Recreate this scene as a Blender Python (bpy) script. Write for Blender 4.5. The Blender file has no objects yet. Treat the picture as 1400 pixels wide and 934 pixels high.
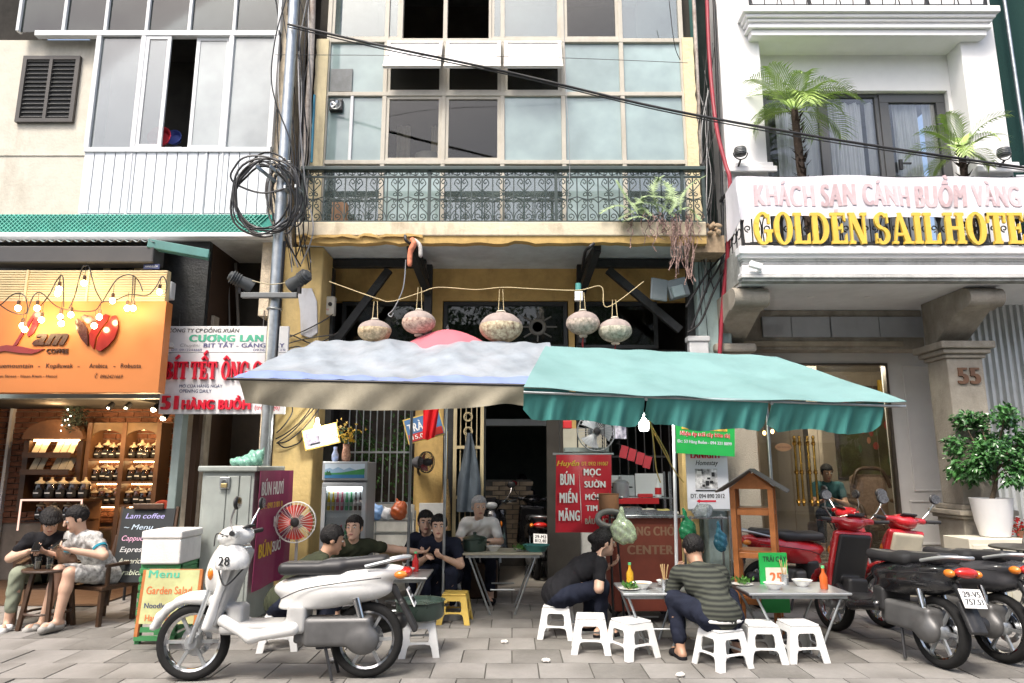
import bpy, bmesh, math, random, unicodedata
import numpy as np
from mathutils import Vector, Matrix, Euler
from math import sin, cos, pi as PI
Vc = Vector; MRot = Matrix.Rotation
random.seed(7); rnd = random.Random(11); runi = rnd.uniform; rgau = rnd.gauss
sc = bpy.context.scene
C = sc.collection
D2R = math.radians
# ---------------------------------------------------------------- camera, sky, sun, exposure
PITCH, FPX, CAMZ = D2R(10.43), 940.0, 1.5
cam = bpy.data.objects.new('camera', bpy.data.cameras.new('camera')); C.objects.link(cam)
cam.data.sensor_width = 36.0; cam.data.lens = FPX / 1400 * 36.0
cam.data.clip_start = 0.05; cam.data.clip_end = 2000
cam.location = (0, 0, CAMZ); cam.rotation_euler = (PI / 2 + PITCH, 0, 0)
sc.camera = cam
SUN_EL, SUN_AZ = D2R(58), D2R(-155)          # sun behind the photographer, high, a little to the left
w = bpy.data.worlds.new('World'); sc.world = w; w.use_nodes = True
nt = w.node_tree
sky = nt.nodes.new('ShaderNodeTexSky'); sky.sky_type = 'NISHITA'; sky.sun_disc = False
sky.sun_elevation = SUN_EL; sky.sun_rotation = SUN_AZ
sky.air_density = 1.0; sky.dust_density = 6.0; sky.ozone_density = 1.0
nt.links.new(sky.outputs[0], nt.nodes['Background'].inputs[0]); nt.nodes['Background'].inputs[1].default_value = 0.14
sun = bpy.data.objects.new('sun', bpy.data.lights.new('sun', 'SUN')); C.objects.link(sun)
sun.data.energy = 1.5; sun.data.angle = D2R(14); sun.data.color = (1, .965, .9)
_d = Vc((sin(SUN_AZ) * cos(SUN_EL), cos(SUN_AZ) * cos(SUN_EL), sin(SUN_EL)))
sun.rotation_euler = _d.to_track_quat('Z', 'Y').to_euler(); sun.location = _d * 30
sc.view_settings.view_transform = 'Standard'; sc.view_settings.look = 'None'
sc.view_settings.gamma = 1.0; sc.view_settings.use_curve_mapping = False
sc.view_settings.exposure = 1.15
sc.cycles.max_bounces = 8; sc.cycles.transparent_max_bounces = 16; sc.cycles.use_denoising = True
sc.cycles.sample_clamp_indirect = 6.0
# ---------------------------------------------------------------- measuring the place from the photograph
cP, sP = cos(PITCH), sin(PITCH)
def P(px, py, Y):
 xc, yc = (px - 700) / FPX, (467 - py) / FPX
 s = Y / (cP - yc * sP)
 return Vc((xc * s, Y, CAMZ + (sP + yc * cP) * s))
def G(px, py, z=0.0):
 xc, yc = (px - 700) / FPX, (467 - py) / FPX
 s = (z - CAMZ) / (sP + yc * cP)
 return Vc((xc * s, s * (cP - yc * sP), z))
def XX(px, py, Y): return P(px, py, Y).x
def ZZ(py, Y): return P(700, py, Y).z
def RC(x0, y0, x1, y1, Y):
 ym = (y0 + y1) / 2
 return XX(x0, ym, Y), XX(x1, ym, Y), ZZ(y1, Y), ZZ(y0, Y)     # X0, X1, Z0, Z1
# ---------------------------------------------------------------- materials
MATS = {}
def M(name, col, rough=.6, metal=0., var=.14, scale=5., bump=0., bscale=60., dirt=0., dirtcol=(.09, .075, .055),
      dscale=1.6, stretch=.35, spec=.5, coat=0., emit=0., ecol=None, trans=0., sss=0., hue=None, fray=.5):
 if name in MATS: return MATS[name]
 if rough >= .75 and spec == .5: spec = .15
 m = bpy.data.materials.new(name); m.use_nodes = True; MATS[name] = m
 n = m.node_tree.nodes; L = m.node_tree.links; b = n['Principled BSDF']
 b.inputs['Roughness'].default_value = rough; b.inputs['Metallic'].default_value = metal
 b.inputs['Specular IOR Level'].default_value = spec; b.inputs['Coat Weight'].default_value = coat
 tc = n.new('ShaderNodeTexCoord')
 out = None
 if var > 0:
  nz = n.new('ShaderNodeTexNoise'); nz.inputs['Scale'].default_value = scale; nz.inputs['Detail'].default_value = 6
  nz.inputs['Roughness'].default_value = .65
  L.new(tc.outputs['Object'], nz.inputs['Vector'])
  mx = n.new('ShaderNodeMix'); mx.data_type = 'RGBA'
  lo = tuple(c * (1 - var) for c in col); hi = tuple(min(1, c * (1 + var)) for c in (hue or col))
  mx.inputs[6].default_value = (*lo, 1); mx.inputs[7].default_value = (*hi, 1)
  mr = n.new('ShaderNodeMapRange'); mr.inputs[1].default_value = .3; mr.inputs[2].default_value = .7
  L.new(nz.outputs[0], mr.inputs[0]); L.new(mr.outputs[0], mx.inputs[0]); out = mx.outputs[2]
  rr = n.new('ShaderNodeMapRange'); rr.inputs[1].default_value = .3; rr.inputs[2].default_value = .7
  rr.inputs[3].default_value = max(.02, rough - .08); rr.inputs[4].default_value = min(1, rough + .1)
  L.new(nz.outputs[0], rr.inputs[0]); L.new(rr.outputs[0], b.inputs['Roughness'])
 if dirt > 0:
  mp = n.new('ShaderNodeMapping'); mp.inputs['Scale'].default_value = (1, 1, stretch)
  L.new(tc.outputs['Object'], mp.inputs[0])
  nd = n.new('ShaderNodeTexNoise'); nd.inputs['Scale'].default_value = dscale; nd.inputs['Detail'].default_value = 9
  nd.inputs['Roughness'].default_value = .7; L.new(mp.outputs[0], nd.inputs['Vector'])
  rp = n.new('ShaderNodeMapRange'); rp.inputs[1].default_value = fray - .02; rp.inputs[2].default_value = fray + .22
  rp.inputs[4].default_value = dirt; L.new(nd.outputs[0], rp.inputs[0])
  m2 = n.new('ShaderNodeMix'); m2.data_type = 'RGBA'; m2.inputs[7].default_value = (*dirtcol, 1)
  if out: L.new(out, m2.inputs[6])
  else: m2.inputs[6].default_value = (*col, 1)
  L.new(rp.outputs[0], m2.inputs[0]); out = m2.outputs[2]
 if out: L.new(out, b.inputs['Base Color'])
 else: b.inputs['Base Color'].default_value = (*col, 1)
 if bump > 0:
  nb = n.new('ShaderNodeTexNoise'); nb.inputs['Scale'].default_value = bscale; nb.inputs['Detail'].default_value = 5
  L.new(tc.outputs['Object'], nb.inputs['Vector'])
  bp = n.new('ShaderNodeBump'); bp.inputs['Strength'].default_value = bump; bp.inputs['Distance'].default_value = .02
  L.new(nb.outputs[0], bp.inputs['Height']); L.new(bp.outputs[0], b.inputs['Normal'])
 if emit > 0:
  b.inputs['Emission Color'].default_value = (*(ecol or col), 1); b.inputs['Emission Strength'].default_value = emit
 if trans > 0: b.inputs['Transmission Weight'].default_value = trans
 if sss > 0:
  b.inputs['Subsurface Weight'].default_value = sss; b.inputs['Subsurface Radius'].default_value = (.02, .008, .004)
 return m
def glass(name, tint=(1, 1, 1), refl=.0, rough=.02, alpha=.0, body=(.5, .55, .55)):
 """thin pane: clear part + mirror part by fresnel, with an optional milky body share alpha"""
 if name in MATS: return MATS[name]
 m = bpy.data.materials.new(name); m.use_nodes = True; MATS[name] = m
 n = m.node_tree.nodes; L = m.node_tree.links; n.remove(n['Principled BSDF']); o = n['Material Output']
 t = n.new('ShaderNodeBsdfTransparent'); t.inputs[0].default_value = (*tint, 1)
 g = n.new('ShaderNodeBsdfGlossy'); g.inputs['Roughness'].default_value = rough
 fr = n.new('ShaderNodeFresnel'); fr.inputs[0].default_value = 1.5
 ad = n.new('ShaderNodeMath'); ad.inputs[1].default_value = refl; L.new(fr.outputs[0], ad.inputs[0])
 base = t.outputs[0]
 if alpha > 0:
  d = n.new('ShaderNodeBsdfDiffuse'); d.inputs[0].default_value = (*body, 1)
  nz = n.new('ShaderNodeTexNoise'); nz.inputs['Scale'].default_value = 2.2; nz.inputs['Detail'].default_value = 6
  tc = n.new('ShaderNodeTexCoord'); L.new(tc.outputs['Object'], nz.inputs['Vector'])
  mr = n.new('ShaderNodeMapRange'); mr.inputs[1].default_value = .3; mr.inputs[2].default_value = .7
  mr.inputs[3].default_value = max(0, alpha - .12); mr.inputs[4].default_value = min(1, alpha + .12)
  L.new(nz.outputs[0], mr.inputs[0])
  n2 = n.new('ShaderNodeTexNoise'); n2.inputs['Scale'].default_value = .7; n2.inputs['Detail'].default_value = 4; L.new(tc.outputs['Object'], n2.inputs['Vector']); m2 = n.new('ShaderNodeMapRange'); m2.inputs[1].default_value = .35; m2.inputs[2].default_value = .65; L.new(n2.outputs[0], m2.inputs[0])
  mc = n.new('ShaderNodeMix'); mc.data_type = 'RGBA'; mc.inputs[6].default_value = (*(c * .78 for c in body), 1); mc.inputs[7].default_value = (*(min(1, c * 1.25) for c in body), 1); L.new(m2.outputs[0], mc.inputs[0]); L.new(mc.outputs[2], d.inputs[0])
  ms = n.new('ShaderNodeMixShader'); L.new(mr.outputs[0], ms.inputs[0]); L.new(t.outputs[0], ms.inputs[1]); L.new(d.outputs[0], ms.inputs[2]); base = ms.outputs[0]
 mx = n.new('ShaderNodeMixShader'); L.new(ad.outputs[0], mx.inputs[0]); L.new(base, mx.inputs[1]); L.new(g.outputs[0], mx.inputs[2])
 L.new(mx.outputs[0], o.inputs[0]); return m
def lamp(name, col, strength):
 if name in MATS: return MATS[name]
 m = bpy.data.materials.new(name); m.use_nodes = True; MATS[name] = m
 n = m.node_tree.nodes; n.remove(n['Principled BSDF'])
 e = n.new('ShaderNodeEmission'); e.inputs[0].default_value = (*col, 1); e.inputs[1].default_value = strength
 m.node_tree.links.new(e.outputs[0], n['Material Output'].inputs[0]); return m
# ---------------------------------------------------------------- mesh building
class MB:
 def __init__(s): s.v = []; s.f = []; s.m = []
 def add(s, vs, fs, mi=0):
  k = len(s.v); s.v += [tuple(v) for v in vs]; s.f += [tuple(i + k for i in f) for f in fs]; s.m += [mi] * len(fs); return s
 def box(s, x0, x1, y0, y1, z0, z1, mi=0):
  vs = [(x, y, z) for x in (x0, x1) for y in (y0, y1) for z in (z0, z1)]
  return s.add(vs, [(0, 1, 3, 2), (4, 6, 7, 5), (0, 4, 5, 1), (2, 3, 7, 6), (0, 2, 6, 4), (1, 5, 7, 3)], mi)
 def obox(s, c, h, rot=None, mi=0):
  rot = rot or Matrix.Identity(3); c = Vc(c)
  vs = [c + rot @ Vc((x * h[0], y * h[1], z * h[2])) for x in (-1, 1) for y in (-1, 1) for z in (-1, 1)]
  return s.add(vs, [(0, 1, 3, 2), (4, 6, 7, 5), (0, 4, 5, 1), (2, 3, 7, 6), (0, 2, 6, 4), (1, 5, 7, 3)], mi)
 def beam(s, a, b, wd, ht, up=(0, 0, 1), mi=0):
  a, b = Vc(a), Vc(b); d = (b - a); L = d.length; d.normalize(); up = Vc(up)
  if abs(d.dot(up)) > .98: up = Vc((0, 1, 0))
  x = d.cross(up).normalized(); z = x.cross(d)
  return s.obox((a + b) / 2, (wd / 2, L / 2, ht / 2), Matrix((x, d, z)).transposed(), mi)
 def tube(s, pts, r, n=6, closed=False, mi=0, cap=True):
  pts = [Vc(p) for p in pts]; N = len(pts); rs = r if hasattr(r, '__len__') else [r] * N
  vs = []; px = None
  for i, p in enumerate(pts):
   if closed: t = pts[(i + 1) % N] - pts[i - 1]
   else: t = pts[min(i + 1, N - 1)] - pts[max(i - 1, 0)]
   if t.length < 1e-9: t = Vc((0, 0, 1))
   t.normalize()
   if px is None:
    a = Vc((0, 0, 1)) if abs(t.z) < .9 else Vc((1, 0, 0)); px = t.cross(a).normalized()
   else:
    px = px - t * px.dot(t)
    if px.length < 1e-6: px = t.orthogonal()
    px.normalize()
   q = t.cross(px)
   for k in range(n):
    a = 2 * PI * k / n; vs.append(p + (px * cos(a) + q * sin(a)) * rs[i])
  fs = []
  for i in range(N if closed else N - 1):
   j = (i + 1) % N
   for k in range(n): fs.append((i * n + k, i * n + (k + 1) % n, j * n + (k + 1) % n, j * n + k))
  if cap and not closed: fs += [tuple(range(n))[::-1], tuple((N - 1) * n + k for k in range(n))]
  return s.add(vs, fs, mi)
 def cyl(s, a, b, r0, r1=None, n=12, mi=0): return s.tube([a, b], [r0, r0 if r1 is None else r1], n, mi=mi)
 def lathe(s, prof, o=(0, 0, 0), n=16, rot=None, sc=(1, 1, 1), mi=0, ring=False):
  o = Vc(o); vs = []
  for r, z in prof:
   for k in range(n):
    a = 2 * PI * k / n; p = Vc((r * cos(a) * sc[0], r * sin(a) * sc[1], z * sc[2]))
    vs.append(o + (rot @ p if rot else p))
  fs = []
  for i in range(len(prof) - 1):
   for k in range(n): fs.append((i * n + k, i * n + (k + 1) % n, (i + 1) * n + (k + 1) % n, (i + 1) * n + k))
  if ring:
   q = (len(prof) - 1) * n; fs += [(q + k, q + (k + 1) % n, (k + 1) % n, k) for k in range(n)]
  if prof[0][0] > 1e-5 and not ring: fs.append(tuple(range(n))[::-1])
  if prof[-1][0] > 1e-5 and not ring: fs.append(tuple((len(prof) - 1) * n + k for k in range(n)))
  return s.add(vs, fs, mi)
 def ell(s, c, r, rot=None, nu=14, nv=9, mi=0):
  prof = [(max(1e-6, sin(PI * i / nv)), -cos(PI * i / nv)) for i in range(nv + 1)]
  return s.lathe(prof, c, nu, rot, r if not rot else (1, 1, 1), mi) if not rot else s._ellr(c, r, rot, nu, nv, mi)
 def _ellr(s, c, r, rot, nu, nv, mi):
  return s.ell(c, (1, 1, 1), rot @ Matrix.Diagonal(r), nu, nv, mi) if False else s.lathe(
   [(max(1e-6, sin(PI * i / nv)), -cos(PI * i / nv)) for i in range(nv + 1)], c, nu, rot @ Matrix.Diagonal(Vc(r)), (1, 1, 1), mi)
 def prism(s, poly, o, u, v, d, mi=0):
  """2-D polygon (any simple outline) swept from plane o + x*u + y*v along vector d"""
  o, u, v, d = Vc(o), Vc(u), Vc(v), Vc(d); n = len(poly)
  a = [o + u * x + v * y for x, y in poly]
  vs = a + [p + d for p in a]
  fs = [tuple(range(n))[::-1], tuple(range(n, 2 * n))] + [(i, (i + 1) % n, n + (i + 1) % n, n + i) for i in range(n)]
  return s.add(vs, fs, mi)
 def sheet(s, fn, nu, nv, th=0., mi=0):
  """surface fn(u,v) -> point, u,v in 0..1; th gives it thickness along its normals"""
  g = [[Vc(fn(i / nu, j / nv)) for j in range(nv + 1)] for i in range(nu + 1)]
  W = nv + 1
  vs = [p for r in g for p in r]
  fs = [(i * W + j, (i + 1) * W + j, (i + 1) * W + j + 1, i * W + j + 1) for i in range(nu) for j in range(nv)]
  if th:
   N = len(vs); off = []
   for i in range(nu + 1):
    for j in range(nv + 1):
     a = g[min(i + 1, nu)][j] - g[max(i - 1, 0)][j]; b = g[i][min(j + 1, nv)] - g[i][max(j - 1, 0)]
     nn = a.cross(b); nn = nn.normalized() if nn.length > 1e-9 else Vc((0, 0, 1)); off.append(g[i][j] - nn * th)
   fs2 = [tuple(k + N for k in f[::-1]) for f in fs]
   ed = [i * W for i in range(nu + 1)] + [nu * W + j for j in range(1, nv + 1)] + [i * W + nv for i in range(nu - 1, -1, -1)] + [j for j in range(nv - 1, 0, -1)]
   fs3 = [(ed[k], ed[k - 1], ed[k - 1] + N, ed[k] + N) for k in range(len(ed))]
   vs += off; fs = fs + fs2 + fs3
  return s.add(vs, fs, mi)
 def bd(s, name, mats, parent=None, smooth=None, bevel=0., seg=2, fix=True, mo=False):
  me = bpy.data.meshes.new(name); me.from_pydata(s.v, [], s.f)
  for m in (mats if isinstance(mats, (list, tuple)) else [mats]): me.materials.append(m)
  if any(s.m): me.polygons.foreach_set('material_index', s.m)
  if fix:
   bm = bmesh.new(); bm.from_mesh(me); bmesh.ops.recalc_face_normals(bm, faces=bm.faces); bm.to_mesh(me); bm.free()
  if smooth: me.shade_smooth(); me.set_sharp_from_angle(angle=D2R(smooth))
  me.update()
  if mo: return me
  o = bpy.data.objects.new(name, me); C.objects.link(o)
  if bevel:
   md = o.modifiers.new('bevel', 'BEVEL'); md.width = bevel; md.segments = seg; md.limit_method = 'ANGLE'; md.angle_limit = D2R(40)
  if parent is not None: adopt(o, parent)
  return o
def wm(o):
 m = Matrix.LocRotScale(o.location, o.rotation_euler, o.scale)
 return (wm(o.parent) @ o.matrix_parent_inverse @ m) if o.parent else m
def adopt(o, parent): o.parent = parent; o.matrix_parent_inverse = wm(parent).inverted()
def tag(o, label, cat, group=None, kind=None):
 if label: o['label'] = label
 if cat: o['category'] = cat
 if group: o['group'] = group
 if kind: o['kind'] = kind
 return o
def T(name, label, cat, loc=(0, 0, 0), group=None, rz=0.):
 o = bpy.data.objects.new(name, None); C.objects.link(o); o.empty_display_size = .1
 o.location = loc; o.rotation_euler = (0, 0, rz); return tag(o, label, cat, group)
def S(o): o['kind'] = 'structure'; return o
def kids(o): return [c for c in o.children]
CH = {}
def copytree(o, loc=None, rz=None, label=None, group=None, parent=None, scale=None):
 c = o.copy(); C.objects.link(c)
 if parent is not None: c.parent = parent
 if loc is not None: c.location = loc
 if rz is not None: c.rotation_euler = (c.rotation_euler[0], c.rotation_euler[1], rz)
 if scale is not None: c.scale = (scale,) * 3 if not hasattr(scale, '__len__') else scale
 if label: c['label'] = label
 if group: c['group'] = group
 for ch in o.children: copytree(ch, parent=c)
 return c
def inst(me, name, parent, loc, rot=None, sc_=None):
 o = bpy.data.objects.new(name, me); C.objects.link(o); o.parent = parent
 o.matrix_parent_inverse = wm(parent).inverted() if parent else Matrix()
 o.location = loc
 if rot: o.rotation_euler = rot
 if sc_: o.scale = sc_
 return o
def arc(c, r, a0, a1, n, u=(1, 0, 0), v=(0, 0, 1)):
 c, u, v = Vc(c), Vc(u), Vc(v)
 return [c + u * (r * cos(a0 + (a1 - a0) * i / n)) + v * (r * sin(a0 + (a1 - a0) * i / n)) for i in range(n + 1)]
def catenary(a, b, sag, n=16):
 a, b = Vc(a), Vc(b)
 return [a.lerp(b, i / n) - Vc((0, 0, 4 * sag * (i / n) * (1 - i / n))) for i in range(n + 1)]
def smp(pts, n=6):
 pts = [Vc(p) for p in pts]; out = []
 for i in range(len(pts) - 1):
  p0, p1, p2, p3 = pts[max(i - 1, 0)], pts[i], pts[i + 1], pts[min(i + 2, len(pts) - 1)]
  for k in range(n):
   t = k / n; out.append(.5 * ((2 * p1) + (p2 - p0) * t + (2 * p0 - 5 * p1 + 4 * p2 - p3) * t * t + (3 * p1 - p0 - 3 * p2 + p3) * t ** 3))
 return out + [pts[-1]]
def fbm(x, y, z=0., s=1.):
 return (sin(x * 3.1 * s + 1.3 * sin(y * 2.3 * s + z)) + .5 * sin(y * 6.7 * s + 2.1 * x * s + z * 1.7) + .25 * sin((x + y) * 13 * s + z)) / 1.75
# ---------------------------------------------------------------- lettering
_fc = bpy.data.curves.new('lettering', 'FONT'); _fo = bpy.data.objects.new('lettering', _fc)
_gl = {}
def _mesh_of(s):
 _fc.body = s; _fo.to_mesh_clear(); me = _fo.to_mesh()
 vs = [tuple(v.co[:2]) for v in me.vertices]; fs = [tuple(p.vertices) for p in me.polygons]; _fo.to_mesh_clear(); return vs, fs
def _ext(vs): return (min(v[0] for v in vs), max(v[0] for v in vs)) if vs else (0, 0)
_hh = _ext(_mesh_of('HH')[0]); _capm = _mesh_of('H')[0]; CAPH = max(v[1] for v in _capm)
def glyph(ch):
 if ch not in _gl:
  if ch == ' ': _gl[ch] = ([], [], .32)
  else:
   vs, fs = _mesh_of(ch); e = _ext(_mesh_of('H' + ch + 'H')[0]); adv = (e[1] - e[0]) - (_hh[1] - _hh[0])
   _gl[ch] = ([(x / CAPH, y / CAPH) for x, y in vs], fs, adv / CAPH)
 return _gl[ch]
def _bar(cx, cy, w_, h_, a=0.):
 c, s_ = cos(a), sin(a)
 return [(cx + x * c - y * s_, cy + x * s_ + y * c) for x, y in ((-w_ / 2, -h_ / 2), (w_ / 2, -h_ / 2), (w_ / 2, h_ / 2), (-w_ / 2, h_ / 2))]
def marks(code, cx, top, k, wd):
 """diacritics drawn as small strokes; k counts marks already stacked above"""
 y = top + .14 + k * .2; t = .09
 if code == 0x300: return [_bar(cx - .02, y + .02, .26, t, -.6)]
 if code == 0x301: return [_bar(cx + .04, y + .02, .26, t, .6)]
 if code == 0x302: return [_bar(cx - .085, y - .01, .25, t, .62), _bar(cx + .085, y - .01, .25, t, -.62)]
 if code == 0x306: return [_bar(cx - .11, y + .02, .16, t, -.8), _bar(cx, y - .05, .16, t, 0), _bar(cx + .11, y + .02, .16, t, .8)]
 if code == 0x303: return [_bar(cx - .08, y + .01, .2, t, .45), _bar(cx + .08, y + .0, .2, t, -.35)]
 if code == 0x309: return [_bar(cx + .02, y + .06, .14, t * .8, -.5), _bar(cx + .03, y - .05, .13, t * .8, .9)]
 if code == 0x323: return [_bar(cx, -.2, .13, .13)]
 if code == 0x31b: return [_bar(cx + wd * .46, top - .02, .2, t, .75)]
 return []
def text_geo(s, bold=0., italic=0., track=0.):
 V, Fc, x = [], [], 0.; lay = [0]
 def put(vs, fs):
  lay[0] += 1
  shifts = [0.] if bold <= 0 else [-bold, -bold / 2, 0, bold / 2, bold]
  for i, dx in enumerate(shifts):
   k = len(V); V.extend((vx + dx + vy * italic, vy, i + .17 * (lay[0] % 6)) for vx, vy in vs); Fc.extend(tuple(q + k for q in f) for f in fs)
 for ch in s:
  if ch in 'Đđ': base, mk = ('D' if ch == 'Đ' else 'd'), ['bar']
  else:
   nf = unicodedata.normalize('NFD', ch); base, mk = nf[0], [ord(c) for c in nf[1:]]
  vs, fs, adv = glyph(base)
  if vs:
   put([(vx + x, vy) for vx, vy in vs], fs)
   e = _ext(vs); cx = x + (e[0] + e[1]) / 2; top = max(v[1] for v in vs); k = 0
   if base == 'i' and mk: top -= .1
   order = sorted(mk, key=lambda c: {0x31b: 0, 0x323: 0, 0x302: 1, 0x306: 1}.get(c, 2) if c != 'bar' else 0)
   for c in order:
    if c == 'bar':
     put(_bar(x + e[0] + .06, .5, .34, .085), [(0, 1, 2, 3)]) if ch == 'Đ' else put(_bar(x + e[1] - .06, .84, .3, .08), [(0, 1, 2, 3)])
     continue
    for q in marks(c, cx + (.1 if (k and c in (0x300, 0x301)) else 0), top, k, e[1] - e[0]): put(q, [(0, 1, 2, 3)])
    if c not in (0x323, 0x31b): k += 1
  x += adv + track + (bold * 1.2 if bold else 0)
 if not V: return [], [], 0
 return V, Fc, x
def text(name, s, o, wd, ht, mat, parent=None, bold=0., italic=0., depth=0., u=(1, 0, 0), v=(0, 0, 1), track=0., bend=None):
 """lettering of cap height ht fitted to width wd, lower-left corner o, in the plane u,v; n points to the reader"""
 o, u, v = Vc(o), Vc(u).normalized(), Vc(v).normalized(); nrm = u.cross(v).normalized()
 V, Fc, _ = text_geo(s, bold, italic, track)
 x0 = min(a[0] for a in V); x1 = max(a[0] for a in V); k = wd / (x1 - x0) if wd else ht
 mb = MB()
 fr = []
 for a in V:
  p = o + u * ((a[0] - x0) * k) + v * (a[1] * ht)
  q = nrm * (.0004 * a[2]) + (bend((a[0] - x0) * k, a[1] * ht) if bend else Vc())
  fr.append(p + q + nrm * depth)
 mb.add(fr, Fc)
 if depth > 0:
  cnt = {}
  for f in Fc:
   for i in range(len(f)):
    e = (f[i], f[(i + 1) % len(f)]); cnt[tuple(sorted(e))] = cnt.get(tuple(sorted(e)), 0) + 1
  k0 = len(mb.v); mb.v += [tuple(p - nrm * depth) for p in fr]
  for (a, b), c in cnt.items():
   if c == 1: mb.f.append((a, b, b + k0, a + k0)); mb.m.append(0)
 ob = mb.bd(name, mat, parent, fix=False); return ob
# heavy serif capitals made of stems, slabs and bowls (unit cap height)
def serif_geo(ch):
 q = []; st, th, sf = .25, .1, .1
 def bx(x0, x1, y0, y1): q.append([(x0, y0), (x1, y0), (x1, y1), (x0, y1)])
 def stem(x, foot=True, head=True):
  bx(x, x + st, 0, 1)
  if foot: bx(x - .07, x + st + .07, 0, th)
  if head: bx(x - .07, x + st + .07, 1 - th, 1)
 def bowl(cx, cy, rx, ry, a0, a1, tx, ty, n=14):
  for i in range(n):
   a, b = a0 + (a1 - a0) * i / n, a0 + (a1 - a0) * (i + 1) / n
   q.append([(cx + rx * cos(a), cy + ry * sin(a)), (cx + rx * cos(b), cy + ry * sin(b)),
                      (cx + (rx - tx) * cos(b), cy + (ry - ty) * sin(b)), (cx + (rx - tx) * cos(a), cy + (ry - ty) * sin(a))])
 pi = PI
 if ch == 'O': bowl(.44, .5, .44, .53, 0, 2 * pi, .24, .09, 28); return q, .88
 if ch == 'C': bowl(.44, .5, .44, .53, .75, 2 * pi - .75, .24, .09, 24); bx(.66, .78, .62, .9); return q, .82
 if ch == 'G': bowl(.44, .5, .44, .53, .8, 2 * pi - .55, .24, .09, 24); bx(.6, .82, .06, .42); bx(.5, .9, .36, .46); bx(.66, .78, .64, .95); return q, .9
 if ch == 'L': stem(.07); bx(.3, .72, 0, th); q.append([(.6, 0), (.74, 0), (.74, .36), (.66, .3)]); return q, .76
 if ch == 'D': stem(.07); bowl(.34, .5, .5, .5, -pi / 2, pi / 2, .24, .1, 16); return q, .88
 if ch == 'E':
  stem(.07); bx(.3, .7, 0, th); bx(.3, .66, 1 - th, 1); bx(.3, .54, .46, .55)
  q.append([(.6, 0), (.74, 0), (.74, .34), (.66, .28)]); q.append([(.58, 1), (.7, 1), (.7, .7), (.62, .76)]); bx(.48, .56, .36, .65); return q, .78
 if ch == 'N': bx(.07, .18, 0, 1); bx(0, .28, 0, th); bx(.68, .79, 0, 1); bx(.58, .88, 1 - th, 1); q.append([(0, 1), (.3, 1), (.8, 0), (.56, 0)]); return q, .9
 if ch == 'S':
  bowl(.36, .74, .33, .28, .5, pi * 1.5, .2, .1, 14); bowl(.36, .26, .35, .28, -pi * .85, pi * .5, .21, .1, 14)
  bx(.58, .67, .66, .98); bx(.04, .13, .02, .34); return q, .74
 if ch == 'A':
  q.append([(.32, 1), (.5, 1), (.9, 0), (.62, 0)]); q.append([(.34, .96), (.42, .9), (.18, 0), (.07, 0)]); bx(.2, .66, .26, .35)
  bx(0, .28, 0, th * .8); bx(.54, .98, 0, th * .8); return q, .98
 if ch == 'I': stem(.07); return q, .42
 if ch == 'H': stem(.07); stem(.6); bx(.3, .62, .45, .56); return q, .94
 if ch == 'T': stem(.29, True, False); bx(0, .83, 1 - th, 1); q.append([(0, 1), (.1, 1), (.1, .68), (0, .66)]); q.append([(.73, 1), (.83, 1), (.83, .66), (.73, .68)]); return q, .85
 if ch == 'B': stem(.07); bowl(.36, .75, .36, .25, -pi / 2, pi / 2, .22, .1, 12); bowl(.38, .27, .4, .27, -pi / 2, pi / 2, .24, .1, 12); return q, .8
 if ch == 'M': bx(.06, .16, 0, 1); bx(.74, .98, 0, 1); q.append([(.02, 1), (.28, 1), (.56, .1), (.46, 0)]); q.append([(.78, 1), (.9, 1), (.56, .0), (.46, .1)]); bx(0, .24, 0, th); bx(.66, 1.04, 0, th); return q, 1.06
 if ch == 'U': bx(.07, .31, .25, 1); bx(.62, .73, .25, 1); bowl(.4, .3, .33, .33, pi, 2 * pi, .22, .1, 12); bx(0, .38, 1 - th, 1); bx(.53, .82, 1 - th, 1); return q, .82
 return q, .35
def serif_letter(name, ch, o, wd, ht, depth, mats, parent, u=(1, 0, 0), v=(0, 0, 1)):
 nf = unicodedata.normalize('NFD', ch); q, adv = serif_geo(nf[0]); o, u, v = Vc(o), Vc(u).normalized(), Vc(v).normalized(); n = u.cross(v)
 cx = adv / 2; k = 0
 for c in nf[1:]:
  for mkq in marks(ord(c), cx, 1.0, k, .6): q = q + [[(cx + (x - cx) * 1.5, 1.0 + (y - 1.0) * 1.3 + .05) for x, y in mkq]]
  k += 1
 mb = MB()
 for i, pl in enumerate(q):
  d = depth + .0006 * (i % 5)
  P2 = [(x / adv * wd, y * ht) for x, y in pl]
  mb.prism(P2, o, u, v, n * d)
 for i in range(len(mb.f)): mb.m[i] = 0
 ob = mb.bd(name, mats, parent); return ob, adv
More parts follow.
